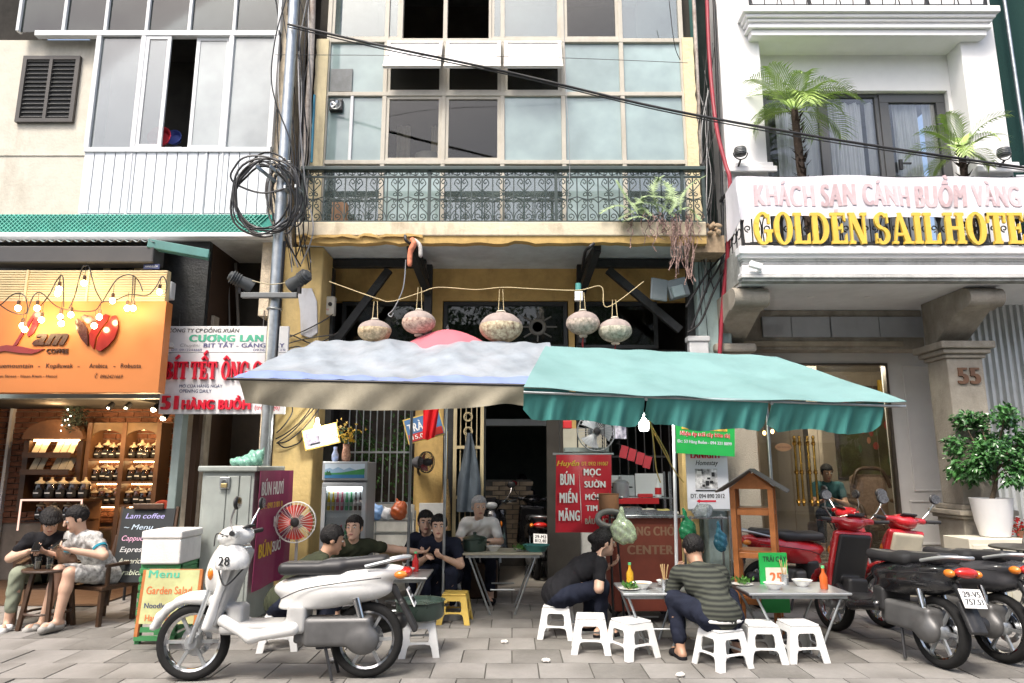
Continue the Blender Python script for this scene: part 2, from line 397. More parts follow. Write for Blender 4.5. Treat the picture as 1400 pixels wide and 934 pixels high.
# ---------------------------------------------------------------- rounded solids: signed distances meshed with surface nets
def cap(a, b, ra, rb=None, k=.02, op=1): return ('c', Vc(a), Vc(b), ra, ra if rb is None else rb, k, op)
def ball(c, r, k=.02, op=1, rot=None): return ('e', Vc(c), Vc(r if hasattr(r, '__len__') else (r, r, r)), rot, None, k, op)
def rbox(c, h, rad=.01, k=.01, op=1, rot=None): return ('b', Vc(c), Vc(h), rot, rad, k, op)
def sdf(prims, h=.01, warp=None):
 lo = np.array([1e9] * 3); hi = -lo; bbs = []
 for p in prims:
  if p[0] == 'c':
   r = max(p[3], p[4]); a, b = np.array(p[1]), np.array(p[2]); l, u = np.minimum(a, b) - r, np.maximum(a, b) + r
  else:
   r = Vc(p[2]).length + (p[4] or 0) if p[3] else None; c = np.array(p[1])
   e = np.array([r] * 3) if r else np.array(p[2]) + (p[4] or 0) * 0; l, u = c - e, c + e
  bbs.append((l, u))
  if p[6] > 0: lo = np.minimum(lo, l); hi = np.maximum(hi, u)
 lo = lo - 3 * h; hi = hi + 3 * h; n = np.ceil((hi - lo) / h).astype(int) + 1
 Dd = np.full(n, 1.0, np.float32); ax = [lo[i] + h * np.arange(n[i]) for i in range(3)]
 for p, (l, u) in zip(prims, bbs):
  k = p[5]; pad = max(k * 1.5, 0) + 3 * h
  i0 = np.clip(np.floor((l - pad - lo) / h).astype(int), 0, n - 1); i1 = np.clip(np.ceil((u + pad - lo) / h).astype(int) + 1, 1, n)
  if (i1 <= i0).any(): continue
  sl = tuple(slice(a, b) for a, b in zip(i0, i1)); X, Y, Z = np.meshgrid(*[ax[i][sl[i]] for i in range(3)], indexing='ij', sparse=True)
  if p[0] == 'c':
   a, b = np.array(p[1]), np.array(p[2]); d = b - a; L2 = max(d @ d, 1e-12)
   t = np.clip(((X - a[0]) * d[0] + (Y - a[1]) * d[1] + (Z - a[2]) * d[2]) / L2, 0, 1)
   v = np.sqrt((X - a[0] - t * d[0]) ** 2 + (Y - a[1] - t * d[1]) ** 2 + (Z - a[2] - t * d[2]) ** 2) - (p[3] + t * (p[4] - p[3]))
  else:
   c = p[1]; x, y, z = X - c[0], Y - c[1], Z - c[2]
   if p[3]:
    m = np.array(p[3].transposed()); x, y, z = (m[i][0] * x + m[i][1] * y + m[i][2] * z for i in range(3))
   if p[0] == 'e':
    r = p[2]; k0 = np.sqrt((x / r[0]) ** 2 + (y / r[1]) ** 2 + (z / r[2]) ** 2); k1 = np.sqrt((x / r[0] ** 2) ** 2 + (y / r[1] ** 2) ** 2 + (z / r[2] ** 2) ** 2)
    v = k0 * (k0 - 1) / np.maximum(k1, 1e-6)
   else:
    e = p[2]; rad = p[4]; qx, qy, qz = abs(x) - e[0] + rad, abs(y) - e[1] + rad, abs(z) - e[2] + rad
    v = np.sqrt(np.maximum(qx, 0) ** 2 + np.maximum(qy, 0) ** 2 + np.maximum(qz, 0) ** 2) + np.minimum(np.maximum(np.maximum(qx, qy), qz), 0) - rad
  cur = Dd[sl]
  if p[6] > 0:
   hh = np.clip(.5 + .5 * (cur - v) / k, 0, 1); Dd[sl] = cur * (1 - hh) + v * hh - k * hh * (1 - hh)
  else:
   hh = np.clip(.5 - .5 * (cur + v) / k, 0, 1); Dd[sl] = cur * (1 - hh) - v * hh + k * hh * (1 - hh)
 if warp is not None:
  X, Y, Z = np.meshgrid(*ax, indexing='ij', sparse=True); Dd = Dd + warp(X, Y, Z)
 Dd[0] = Dd[-1] = 1; Dd[:, 0] = Dd[:, -1] = 1; Dd[:, :, 0] = Dd[:, :, -1] = 1
 s = Dd < 0; m = tuple(x - 1 for x in Dd.shape)
 def cs(A, i, j, k_): return A[i:i + m[0], j:j + m[1], k_:k_ + m[2]]
 cnt = np.zeros(m, np.int8)
 for i in (0, 1):
  for j in (0, 1):
   for k_ in (0, 1): cnt += cs(s, i, j, k_)
 act = np.argwhere((cnt > 0) & (cnt < 8)); idx = np.full(m, -1, np.int64); idx[tuple(act.T)] = np.arange(len(act))
 acc = np.zeros((len(act), 3)); num = np.zeros(len(act))
 I, J, K = act.T
 for axis in range(3):
  for a in (0, 1):
   for b in (0, 1):
    o = [0, 0, 0]; oo = [q for q in range(3) if q != axis]; o[oo[0]] = a; o[oo[1]] = b; e = list(o); e[axis] = 1
    d0 = Dd[I + o[0], J + o[1], K + o[2]]; d1 = Dd[I + e[0], J + e[1], K + e[2]]; cr = (d0 < 0) != (d1 < 0)
    t = np.where(cr, d0 / np.where(cr, d0 - d1, 1), 0); pp = np.tile(np.array(o, float), (len(act), 1)); pp[:, axis] = t
    acc[cr] += pp[cr]; num[cr] += 1
 V = lo + h * (act + acc / num[:, None]); faces = []
 for axis in range(3):
  sl0 = [slice(None)] * 3; sl1 = [slice(None)] * 3; sl0[axis] = slice(0, -1); sl1[axis] = slice(1, None)
  cr = np.argwhere(s[tuple(sl0)] != s[tuple(sl1)]); oo = [(axis + 1) % 3, (axis + 2) % 3]
  ok = (cr[:, oo[0]] > 0) & (cr[:, oo[1]] > 0) & (cr[:, oo[0]] < m[oo[0]]) & (cr[:, oo[1]] < m[oo[1]]); cr = cr[ok]
  flip = s[tuple(cr.T)]; q = []
  for da, db in ((-1, -1), (0, -1), (0, 0), (-1, 0)):
   c = cr.copy(); c[:, oo[0]] += da; c[:, oo[1]] += db; q.append(idx[tuple(c.T)])
  q = np.stack(q, 1); q[~flip] = q[~flip][:, ::-1]; faces.append(q)
 return V, np.concatenate(faces)
def blob(name, prims, mat, parent=None, h=.01, warp=None, xf=None, mo=False):
 V, Fq = sdf(prims, h, warp)
 me = bpy.data.meshes.new(name); me.vertices.add(len(V)); me.vertices.foreach_set('co', V.astype(np.float32).ravel())
 me.loops.add(len(Fq) * 4); me.loops.foreach_set('vertex_index', Fq.astype(np.int32).ravel())
 me.polygons.add(len(Fq)); me.polygons.foreach_set('loop_start', np.arange(0, len(Fq) * 4, 4, dtype=np.int32))
 me.update(calc_edges=True); me.validate(); me.shade_smooth()
 for mm in (mat if isinstance(mat, (list, tuple)) else [mat]): me.materials.append(mm)
 if mo: return me
 o = bpy.data.objects.new(name, me); C.objects.link(o)
 if xf is not None: o.matrix_world = xf
 if parent is not None: o.parent = parent
 return o
# ================================================================ common materials
CREAM = M('cream_plaster', (.66, .58, .43), .85, var=.10, bump=.25, bscale=25, dirt=.75, dirtcol=(.2, .15, .09), dscale=2.6, fray=.52)
OCHRE = M('ochre_plaster', (.50, .34, .13), .85, var=.16, bump=.25, bscale=30, dirt=.6, dirtcol=(.12, .085, .04), dscale=2.5, fray=.54)
YELLOW = M('yellow_plaster', (.60, .45, .20), .85, var=.14, bump=.25, bscale=25, dirt=.5, dirtcol=(.25, .19, .12), dscale=2.2, fray=.54)
WHITEP = M('white_plaster', (.72, .72, .71), .8, var=.06, bump=.15, bscale=40, dirt=.25, dirtcol=(.3, .29, .27), dscale=1.8, fray=.58)
SOFFIT = M('pale_soffit_plaster', (.50, .55, .56), .85, var=.12, bump=.2, dirt=.4, dirtcol=(.25, .25, .22), dscale=2)
LEFTW = M('weathered_offwhite_plaster', (.58, .55, .47), .85, var=.1, bump=.2, bscale=30, dirt=.65, dirtcol=(.26, .22, .16), dscale=1.4, fray=.56)
BLACKW = M('black_painted_timber', (.018, .02, .02), .55, var=.4, scale=12, bump=.3, bscale=40)
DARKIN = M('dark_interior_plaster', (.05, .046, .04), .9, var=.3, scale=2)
CONC = M('grey_concrete', (.27, .265, .25), .85, var=.18, scale=4, bump=.35, bscale=50, dirt=.5, dirtcol=(.1, .095, .08), dscale=2.2)
FRAMEC = M('cream_window_frame', (.47, .44, .37), .55, var=.1, dirt=.45, dirtcol=(.3, .26, .2), dscale=6)
FRAMEW = M('white_aluminium_frame', (.62, .64, .65), .45, var=.06, dirt=.2, dirtcol=(.3, .29, .26), dscale=5)
IRON = M('grey_green_painted_iron', (.03, .05, .047), .5, var=.3, scale=14, dirt=.4, dirtcol=(.05, .045, .04), dscale=8, stretch=1)
BLACKM = M('black_metal', (.015, .015, .016), .45, var=.3, scale=20)
RUBBER = M('black_cable_rubber', (.014, .014, .015), .55, var=.3, scale=30)
GREYC = M('grey_cable_rubber', (.05, .05, .052), .5, var=.3, scale=30)
STEEL = M('galvanised_steel', (.42, .45, .46), .38, .85, var=.18, scale=9, dirt=.35, dirtcol=(.2, .19, .17), dscale=5)
STAIN = M('stainless_steel', (.6, .61, .62), .25, .95, var=.08)
ALU = M('dull_aluminium', (.5, .52, .53), .4, .8, var=.1)
FROST = glass('frosted_blue_glass', (.8, .88, .87), .06, .06, .66, (.42, .55, .54))
PALEG = glass('dusty_pale_glass', (.8, .88, .86), .12, .03, .25, (.3, .38, .37))
CLEARD = glass('dark_clear_glass', (.8, .8, .76), .0, .02)
CLEAR = glass('clear_glass', (.95, .96, .96), .02, .01)
WOODD = M('dark_brown_wood', (.055, .028, .014), .45, var=.4, scale=8, bump=.15)
WOODO = M('orange_varnished_wood', (.42, .15, .045), .38, var=.3, scale=6, bump=.1, coat=.2)
RED = M('red_paint', (.55, .02, .025), .4, var=.08)
WHITE = M('white_paint', (.78, .78, .76), .5, var=.05)
PLASTW = M('white_plastic', (.72, .73, .72), .35, var=.05, dirt=.15, dirtcol=(.35, .33, .3), dscale=9, stretch=1)
# ================================================================ ground
ASPH = M('asphalt', (.10, .10, .10), .85, var=.25, scale=40, bump=.4, bscale=180)
PAVE = M('grey_paving_stone', (.24, .23, .215), .75, var=.16, scale=7, bump=.25, bscale=70, dirt=.75, dirtcol=(.06, .055, .045), dscale=.9, stretch=1, fray=.5)
MORT = M('dark_joint_sand', (.10, .095, .085), .95, var=.2, scale=20)
gr = S(MB().add([(-400, -400, -.16), (400, -400, -.16), (400, 400, -.16), (-400, 400, -.16)], [(0, 1, 2, 3)]).bd('ground', ASPH, fix=False))
PVB = MB().box(-9, 9, 4.3, 30, -.15, -.012).bd('pavement', MORT); S(PVB)
PAVE2 = M('darker_paving_stone', (.17, .163, .15), .75, var=.2, scale=7, bump=.25, bscale=70, dirt=.6, dirtcol=(.07, .065, .055), dscale=1.3, stretch=1)
TS, GAP = .40, .010
tmes = [MB().box(-TS / 2 + GAP / 2, TS / 2 - GAP / 2, -TS / 2 + GAP / 2, TS / 2 - GAP / 2, -.03, 0).bd('slab', m_, mo=True) for m_ in (PAVE, PAVE, PAVE2)]
for r in range(9):
 for c in range(22 if r < 6 else 22):
  x = -4.6 + TS * c + (.0 if r % 2 else TS / 2); y = 4.75 + TS * r
  o = inst(rnd.choice(tmes), 'slab', PVB, (x, y, -.001 + runi(-.003, .002)), (runi(-.006, .006), runi(-.006, .006), rnd.choice((0, 1, 2, 3)) * PI / 2))
mb = MB()
for r in range(9, 14):
 for c in range(24):
  x = -5 + TS * c; y = 4.75 + TS * r; mb.box(x - TS / 2 + .005, x + TS / 2 - .005, y - TS / 2 + .005, y + TS / 2 - .005, -.03, -.002 + runi(-.002, .002))
for r in range(0, 14):
 for c in list(range(-12, 0)) + list(range(23, 34)):
  x = -4.8 + TS * c; y = 4.75 + TS * r; mb.box(x - TS / 2 + .005, x + TS / 2 - .005, y - TS / 2 + .005, y + TS / 2 - .005, -.03, -.003)
o = mb.bd('slab_field', PAVE, PVB); o['kind'] = 'stuff'
kb = MORT
kerb = S(bpy.data.objects.new('kerb', None)); C.objects.link(kerb); kerb.location = (0, 4.4, -.15)
kme = MB().box(-.495, .495, -.09, .09, 0, .16).bd('kerb_stone', CONC, mo=True)
for i in range(-9, 9): inst(kme, 'kerb_stone', kerb, (i + .5, 4.4, -.15 + runi(-.003, .003)))
# ================================================================ the yellow house in the middle
YF, YW, YB = 7.8, 8.25, 9.0                 # balcony edge, upper window plane, ground-floor wall
H = T('yellow_house', 'yellow tube house with glazed upper floors and wrought iron balcony', 'house', (0, YB, 0))
zs0, zs1 = ZZ(333, YF), ZZ(303, YF)          # slab underside and top
xl, xr = XX(404, 315, YF), XX(966, 315, YF)
# balcony slab with a chipped, uneven lower edge
mb = MB().box(xl, xr, YF, YB + .05, zs0 + .1, zs1)
mb.bd('balcony_slab', CREAM, H, bevel=.012)
N = 60; top = [(xl + (xr - xl) * i / N, zs0 + .1 - .001) for i in range(N + 1)]
bot = [(x, zs0 + .012 * (fbm(x * 5, 1) + 1) + (.02 if fbm(x * 2.3, 4) > .55 else 0)) for x, _ in top]
MB().prism(top + bot[::-1], (0, YF + .02, 0), (1, 0, 0), (0, 0, 1), (0, .12, 0)).bd('drip_edge', OCHRE, H)
MB().box(xl + .002, xr - .002, YF + .15, YB, zs0 + .045, zs0 + .098).bd('soffit', SOFFIT, H)
# torn strip of plaster at the left of the fascia
pa = [(XX(408 + i * 10, 323, YF), ZZ(322 - 3 * fbm(i * .7, 0) - .1 * i, YF)) for i in range(18)]
MB().prism(pa + [(x, z - .03 - .012 * fbm(x * 9, 2)) for x, z in pa[::-1]], (0, YF - .012, 0), (1, 0, 0), (0, 0, 1), (0, .014, 0)).bd('loose_plaster_strip', OCHRE, H)
# side walls of the recess and back wall of the ground floor in yellow
zt = zs0 + .045
xpl0, xpl1 = XX(383, 600, 8.3), XX(437, 600, 8.3)
MB().box(xpl0, xpl1, 8.05, 8.6, 0, zs0 + .044).bd('pillar', YELLOW, H, bevel=.02)
xpr0, xpr1 = XX(930, 640, 8.6), XX(950, 640, 8.6)
MB().box(XX(948, 400, 8.5), XX(992, 400, 8.5), 8.35, 8.75, 0, zs0 + .044).bd('pillar', M('pale_teal_plaster', (.36, .46, .45), .85, var=.15, bump=.3, dirt=.7, dirtcol=(.17, .16, .07), dscale=2.4), H, bevel=.02)
MB().box(xpr0, xpr1, 8.5, 8.7, 0, 2.3).bd('pillar', YELLOW, H, bevel=.01)
# band of ochre wall above the openings and piers between them
zo = ZZ(411, YB)
def wallrect(px0, py0, px1, py1, Y, th=.12, m=OCHRE, nm='wall'):
 a = RC(px0, py0, px1, py1, Y); return MB().box(a[0], a[1], Y, Y + th, a[2], a[3]).bd(nm, m, H)
xa, xb = XX(430, 400, YB), XX(975, 400, YB)
MB().box(xa, xb, YB, YB + .15, zo, zt + .2).bd('wall', OCHRE, H)
# slots: x ranges in pixels at the wall plane of solid piers below the band
for p0, p1, y0, m_ in ((586, 604, 411, OCHRE), (778, 786, 411, OCHRE)):
 a0, a1 = XX(p0, 480, YB), XX(p1, 480, YB); MB().box(a0, a1, YB + .002, YB + .13, 1.95, zo + .001).bd('pier', m_, H)
a0, a1 = XX(566, 640, YB), XX(606, 640, YB)
MB().box(a0, a1, YB + .003, YB + .14, 0, 2.35).bd('wall', OCHRE, H)
a0, a1 = XX(748, 640, YB), XX(792, 640, YB)
MB().box(a0, a1, YB + .003, YB + .14, 0, 2.35).bd('wall', DARKIN, H)
# transom windows: dark glass in black frames behind the lanterns
for p0, p1 in ((466, 584), (606, 776), (788, 900)):
 x0, x1, z0, z1 = RC(p0, 412, p1, 476, YB); t = MB().box(x0, x1, YB + .06, YB + .08, z0, z1).bd('transom_pane', CLEARD, H)
 f = MB(); e = .05
 f.box(x0, x1, YB + .03, YB + .1, z1 - e, z1); f.box(x0, x1, YB + .03, YB + .1, z0, z0 + e); f.box(x0, x0 + e, YB + .032, YB + .098, z0 + e, z1 - e); f.box(x1 - e, x1, YB + .032, YB + .098, z0 + e, z1 - e)
 f.bd('frame', BLACKW, t)
# fan-light: carved roundel behind the middle lanterns
c = P(735, 447, YB + .05); f = MB().lathe([(.07, 0), (.1, .02), (.12, 0)], (c.x, YB + .05, c.z), 20, MRot(D2R(90), 3, 'X')); 
for k in range(8):
 a = k * PI / 4; f.tube([(c.x + .12 * cos(a), YB + .05, c.z + .12 * sin(a)), (c.x + .26 * cos(a), YB + .05, c.z + .2 * sin(a))], .012)
f.bd('carved_fanlight', M('carved_grey_wood', (.12, .115, .1), .7), H, smooth=40)
# black timber frame that props the balcony
def tim(a, b, wd=.09, ht=.09, nm='timber_beam'): return MB().beam(a, b, wd, ht).bd(nm, BLACKW, H, bevel=.006)
YT = 8.55
zb = ZZ(361, YT)
tim((XX(441, 361, YT), YT, zb), (XX(583, 361, YT), YT, zb), .1, .1)
tim((XX(806, 361, YT), YT, zb), (XX(958, 361, YT), YT, zb), .1, .1)
tim(P(452, 362, YT) + Vc((0, .004, -.06)), P(447, 640, YT), .11, .13, 'timber_post')
tim(P(944, 362, YT) + Vc((0, .004, -.06)), P(944, 600, YT), .11, .13, 'timber_post')
tim(P(532, 369, YT), P(457, 470, YT), .08, .1, 'timber_brace'); tim(P(831, 369, YT), P(930, 452, YT), .08, .1, 'timber_brace')
for px, sx in ((587, -1), (793, 1)):
 p1 = P(px, 345, 8.85); p0 = P(px, 470, 8.85); tim((p1.x, 8.85, zt), (p1.x, 8.85, p0.z), .1, .12, 'timber_post')
 tim((p1.x, 8.78, ZZ(402, 8.85)), (p1.x + sx * .12, 8.0, zs0 + .0), .09, .1, 'timber_brace')
 tim((p1.x + sx * .06, 8.75, zs0 + .0), (p1.x + sx * .12, 7.95, zs0 + .0), .09, .06)
# hooks and rags at the outer brace ends
MB().tube(smp([P(554, 322, 7.78), P(556, 330, 7.76), P(572, 342, 7.9), P(585, 380, 8.4)]), .018, 6).bd('iron_hook', BLACKM, H, smooth=60)
MB().tube(smp([P(812, 333, 7.78), P(806, 338, 7.76), P(800, 345, 7.9), P(796, 370, 8.3)]), .02, 6).bd('iron_hook', BLACKM, H, smooth=60)
rag = T('rag', 'orange and white rag tied to the left balcony bracket', 'rag', P(561, 350, 7.75))
MB().tube(smp([P(563, 327, 7.74), P(566, 333, 7.72), P(561, 345, 7.73), P(560, 364, 7.73)]), [.03] * 6 + [.035] * 6 + [.03] * 6 + [.02], 8).bd('cloth', M('orange_rag', (.6, .22, .13), .9, var=.3, scale=30), rag, smooth=60)
MB().tube(smp([P(566, 328, 7.76), P(574, 336, 7.75), P(575, 352, 7.76)]), [.025] * 12 + [.012], 8).bd('knot', M('dirty_white_rag', (.5, .48, .45), .9, var=.3, scale=30), rag, smooth=60)
# rooms behind: floor slabs and dark inner walls of the upper storeys
xL, xR = XX(430, 140, YW), XX(950, 140, YW)
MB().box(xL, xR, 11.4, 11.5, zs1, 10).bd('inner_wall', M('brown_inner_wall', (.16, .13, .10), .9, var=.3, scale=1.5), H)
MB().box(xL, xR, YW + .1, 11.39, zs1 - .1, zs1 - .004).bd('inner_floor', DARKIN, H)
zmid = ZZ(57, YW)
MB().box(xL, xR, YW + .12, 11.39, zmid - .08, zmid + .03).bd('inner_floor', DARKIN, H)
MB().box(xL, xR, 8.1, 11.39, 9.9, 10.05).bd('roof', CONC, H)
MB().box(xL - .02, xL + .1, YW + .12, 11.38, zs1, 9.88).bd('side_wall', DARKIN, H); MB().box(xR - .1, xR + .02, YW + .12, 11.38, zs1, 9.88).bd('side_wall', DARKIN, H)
# yellow pilasters beside the glazing, ragged edges
for p0, p1, y1_ in ((431, 447, 57), (935, 950, 55)):
 x0, x1 = XX(p0, 140, YW), XX(p1, 140, YW); z1 = ZZ(y1_, YW); n = 26; e = [(x0 + .012 * fbm(i * 1.3, p0) - .005, zs1 + (z1 - zs1) * i / n) for i in range(n + 1)]
 MB().prism(e + [(x1, z1), (x1, zs1)] if p0 < 600 else [(x0, zs1), (x0, z1)] + [(x1 + .012 * fbm(i * 1.3, p0), zs1 + (z1 - zs1) * i / n) for i in range(n, -1, -1)], (0, YW - .06, 0), (1, 0, 0), (0, 0, 1), (0, .3, 0)).bd('pilaster', M('pale_yellow_plaster', (.68, .59, .38), .85, var=.1, bump=.4, bscale=20, dirt=.3, dirtcol=(.3, .24, .14), dscale=4), H)
# recessed gap walls left and right of the house, in dark colours
MB().box(XX(396, 150, 8.9), xL - .021, 8.9, 9.0, zs1 + .0, 10).bd('gap_wall', DARKIN, H)
MB().box(xR + .021, XX(1003, 150, 8.9), 8.9, 9.0, zs1 - 1., 10).bd('gap_wall', M('dark_green_wall', (.03, .045, .042), .8, var=.4, scale=3), H)
MB().box(xR + .03, xR + .13, 8.4, 8.5, zmid, 10).bd('green_boarding', M('dark_green_board', (.01, .09, .075), .5), H)
# ---- glazing grid
cols = [446, 526, 607, 687, 770, 851, 935]; X = [XX(c_, 140, YW) for c_ in cols]
Zr = [zs1 + .001, ZZ(223, YW), ZZ(130, YW), zmid, ZZ(57, YW) + 1.75]
fw = .055
def member(x0, x1, z0, z1, y0=YW - .03, y1=YW + .05, nm='window_bar', m=FRAMEC, par=H): return MB().box(x0, x1, y0, y1, z0, z1).bd(nm, m, par, bevel=.004)
for x in X: member(x - fw / 2, x + fw / 2, Zr[0], Zr[4], nm='mullion')
for z in Zr[1:4]: member(X[0] + fw / 2 - .001, X[-1] - fw / 2 + .001, z - fw / 2, z + fw / 2, YW - .034, YW + .054, 'transom')
def win(i, z0, z1, gm, sash=True, m=FRAMEC, x0=None, x1=None, yoff=0.):
 x0 = X[i] + fw / 2 if x0 is None else x0; x1 = X[i + 1] - fw / 2 if x1 is None else x1; z0 += fw / 2; z1 -= fw / 2; y = YW + yoff
 if sash:
  e = .038; f = MB(); f.box(x0, x1, y - .015, y + .03, z0, z0 + e); f.box(x0, x1, y - .015, y + .03, z1 - e, z1); f.box(x0, x0 + e, y - .014, y + .029, z0 + e, z1 - e); f.box(x1 - e, x1, y - .014, y + .029, z0 + e, z1 - e)
  wn = f.bd('window', m, H); MB().box(x0 + e, x1 - e, y + .004, y + .01, z0 + e, z1 - e).bd('pane', gm, wn); return wn
 return MB().box(x0, x1, y + .004, y + .01, z0, z1).bd('pane', gm, H)
# row behind the railing
for i in range(6): win(i, Zr[0], Zr[1], PALEG if i not in (1, 4) else FROST, False)
# middle row
win(0, Zr[1], Zr[2], FROST, False, x1=XX(480, 180, YW) - .02); win(0, Zr[1], Zr[2], FROST, False, x0=XX(480, 180, YW) + .02)
member(XX(480, 180, YW) - .02, XX(480, 180, YW) + .02, Zr[1] + fw / 2, Zr[2] - fw / 2, nm='mullion', m=FRAMEW)
for i in (1, 2): win(i, Zr[1], Zr[2], CLEARD)
for i in (3, 4, 5): win(i, Zr[1], Zr[2], FROST, False)
# upper row with three tilted awning sashes
win(0, Zr[2], Zr[3], FROST, False); win(4, Zr[2], Zr[3], FROST, False); win(5, Zr[2], Zr[3], FROST, False)
for i in (1, 2, 3):
 win(i, Zr[2], Zr[3], CLEARD)
 x0, x1 = X[i] + .02, X[i + 1] - .02; zt_ = Zr[3] - .05; zl = ZZ(97, YW - .22); s_ = Vc((0, -.24, zl - zt_)); s_.normalize(); L_ = math.hypot(.24, zl - zt_)
 rot = Matrix((Vc((1, 0, 0)), -s_.cross(Vc((1, 0, 0))), -s_)).transposed(); ctr = Vc(((x0 + x1) / 2, YW - .05, zt_)) + s_ * L_ / 2
 fl = MB().obox(ctr, ((x1 - x0) / 2, .012, L_ / 2), rot).bd('awning_sash', M('white_sash_board', (.74, .73, .74), .45, var=.05, dirt=.2, dirtcol=(.4, .38, .38), dscale=4), H, bevel=.004)
 f = MB()
 for sx in (-1, 1): f.obox(ctr + Vc((sx * ((x1 - x0) / 2 - .025), 0, 0)) + rot @ Vc((0, -.016, 0)), (.022, .01, L_ / 2 + .003), rot); f.obox(ctr + rot @ Vc((0, -.017, sx * (L_ / 2 - .02))), ((x1 - x0) / 2 + .003, .01, .02), rot)
 f.bd('sash_frame', M('grey_cream_sash_frame', (.55, .53, .48), .5), fl)
# top row
win(0, Zr[3], Zr[4], PALEG, True, x1=XX(548, 25, YW)); 
win(2, Zr[3], Zr[4], PALEG, True, x0=XX(672, 25, YW), x1=X[4] - fw / 2); win(4, Zr[3], Zr[4], CLEARD, True); win(5, Zr[3], Zr[4], PALEG, False)
member(XX(548, 25, YW), XX(548, 25, YW) + .035, Zr[3] + fw / 2, Zr[4], nm='mullion'); member(XX(672, 25, YW) - .035, XX(672, 25, YW), Zr[3] + fw / 2, Zr[4], nm='mullion')
MB().box(X[0], X[-1], YW + .06, YW + .1, Zr[4], 9.88).bd('wall', CREAM, H)
# things seen through the dark sashes: curtains, basin, pipe
for a, b in ((543, 561), (590, 604)):
 x0, x1 = XX(a, 180, 8.7), XX(b, 180, 8.7); MB().sheet(lambda u, v: (x0 + (x1 - x0) * u, 8.7 + .02 * sin(u * 14), Zr[1] - .3 + 1.05 * v), 16, 4, .004).bd('inner_curtain', M('dull_beige_curtain', (.5, .45, .38), .9), H, smooth=60)
o = T('wash_basin', 'white wash basin seen through the left dark sash of the yellow house', 'basin', P(585, 215, 8.75))
b0 = P(585, 215, 8.75); MB().lathe([(.02, -.16), (.13, -.13), (.17, 0), (.18, .01), (.165, .01), (.12, -.1), (.001, -.11)], b0, 18).bd('bowl', WHITE, o, smooth=50)
MB().lathe([(.05, -1.0), (.05, -.15)], b0, 12).bd('pedestal', WHITE, o, smooth=50)
# exhaust fan let into the lowest left pane
c = P(460, 145, YW - .02)
ef = T('exhaust_fan', 'small square exhaust fan in the left window of the yellow house', 'fan', c)
MB().box(c.x - .085, c.x + .085, YW - .06, YW + .02, c.z - .08, c.z + .08).bd('housing', BLACKM, ef, bevel=.01)
MB().lathe([(.055, 0), (.07, .012), (.075, 0)], (c.x, YW - .061, c.z), 18, MRot(D2R(90), 3, 'X')).bd('ring', ALU, ef, smooth=40)
for k in range(5):
 a = k * 2 * PI / 5; MB().obox((c.x + .03 * cos(a), YW - .066, c.z + .03 * sin(a)), (.028, .002, .016), MRot(-a, 3, 'Y') @ MRot(.4, 3, 'X')).bd('blade', ALU, ef)
MB().lathe([(.014, -.01), (.014, .012)], (c.x, YW - .066, c.z), 12, MRot(D2R(90), 3, 'X')).bd('hub', ALU, ef)
# picture card stuck behind the pane above the fan
c0 = RC(452, 95, 482, 126, YW - .004); tag(MB().box(c0[0], c0[1], YW - .02, YW - .002, c0[2], c0[3]).bd('window_board', M('grey_board', (.16, .17, .17), .6, var=.3, scale=10), bevel=.004), 'dark grey board fixed over the upper left window pane', 'board')
# ---- wrought-iron railing: posts, rails, scroll panels (one shared module)
RY = YF + .07
rail = T('balcony_railing', 'grey-green wrought iron railing with scrolls along the yellow house balcony', 'railing', (0, RY, zs1))
zr1 = ZZ(229, RY); zr0 = zs1 + .0; zr2 = ZZ(242, RY)
xr0, xr1 = XX(414, 265, RY), XX(962, 265, RY)
MB().box(xr0 - .03, xr1 + .03, RY - .05, RY + .05, zr1 - .05, zr1).bd('top_rail', IRON, rail, bevel=.008)
MB().box(xr0, xr1, RY - .012, RY + .012, zr2 - .012, zr2 + .012).bd('mid_rail', IRON, rail)
MB().box(xr0, xr1, RY - .012, RY + .012, zr0 + .015, zr0 + .035).bd('bottom_rail', IRON, rail)
NM = 19; dx = (xr1 - xr0) / NM; hh = zr2 - zr0 - .05
def spiral(cx, cz, r, a0, turns, n=14, flip=1, y=0):
 return [(cx + flip * r * (1 - .72 * i / n) * cos(a0 + turns * 2 * PI * i / n), y, cz + r * (1 - .72 * i / n) * sin(a0 + turns * 2 * PI * i / n)) for i in range(n + 1)]
mb = MB(); r_ = .0065
mb.tube([(0, 0, 0), (0, 0, hh)], .009, 6)
for s_ in (-1, 1):
 top_ = spiral(.045 * s_, hh - .055, .04, PI, -1.15, 14, -s_)           # heart at the top, curling inward
 mb.tube(smp([(0, 0, hh * .68), (s_ * .055, 0, hh * .80), (s_ * .082, 0, hh - .07), (s_ * .05, 0, hh - .012), (s_ * .018, 0, hh - .045), (s_ * .035, 0, hh - .075), (s_ * .052, 0, hh - .055)], 5), r_, 5)
 mb.tube(spiral(s_ * .036, hh * .62, .032, PI / 2, 1.1, 12, s_), r_, 5)
 mb.tube(smp([(s_ * .125, 0, hh * .42), (s_ * .07, 0, hh * .5), (0, 0, hh * .46), ], 5), r_, 5)
 mb.tube(smp([(s_ * .125, 0, hh * .56), (s_ * .06, 0, hh * .52), (0, 0, hh * .5), ], 5), r_, 5)
 mb.tube(spiral(s_ * .03, hh * .46, .024, -PI / 2, 1.0, 10, s_), r_, 5)
 mb.tube(smp([(s_ * .13, 0, .01), (s_ * .1, 0, .1), (s_ * .04, 0, hh * .29), (s_ * .02, 0, hh * .36), (s_ * .05, 0, hh * .39), (s_ * .07, 0, hh * .33), (s_ * .045, 0, hh * .3)], 5), r_, 5)
 mb.tube(spiral(s_ * .05, .055, .045, -PI / 2, 1.15, 12, s_), r_, 5)
scm = mb.bd('scroll_panel', IRON, mo=True, smooth=60)
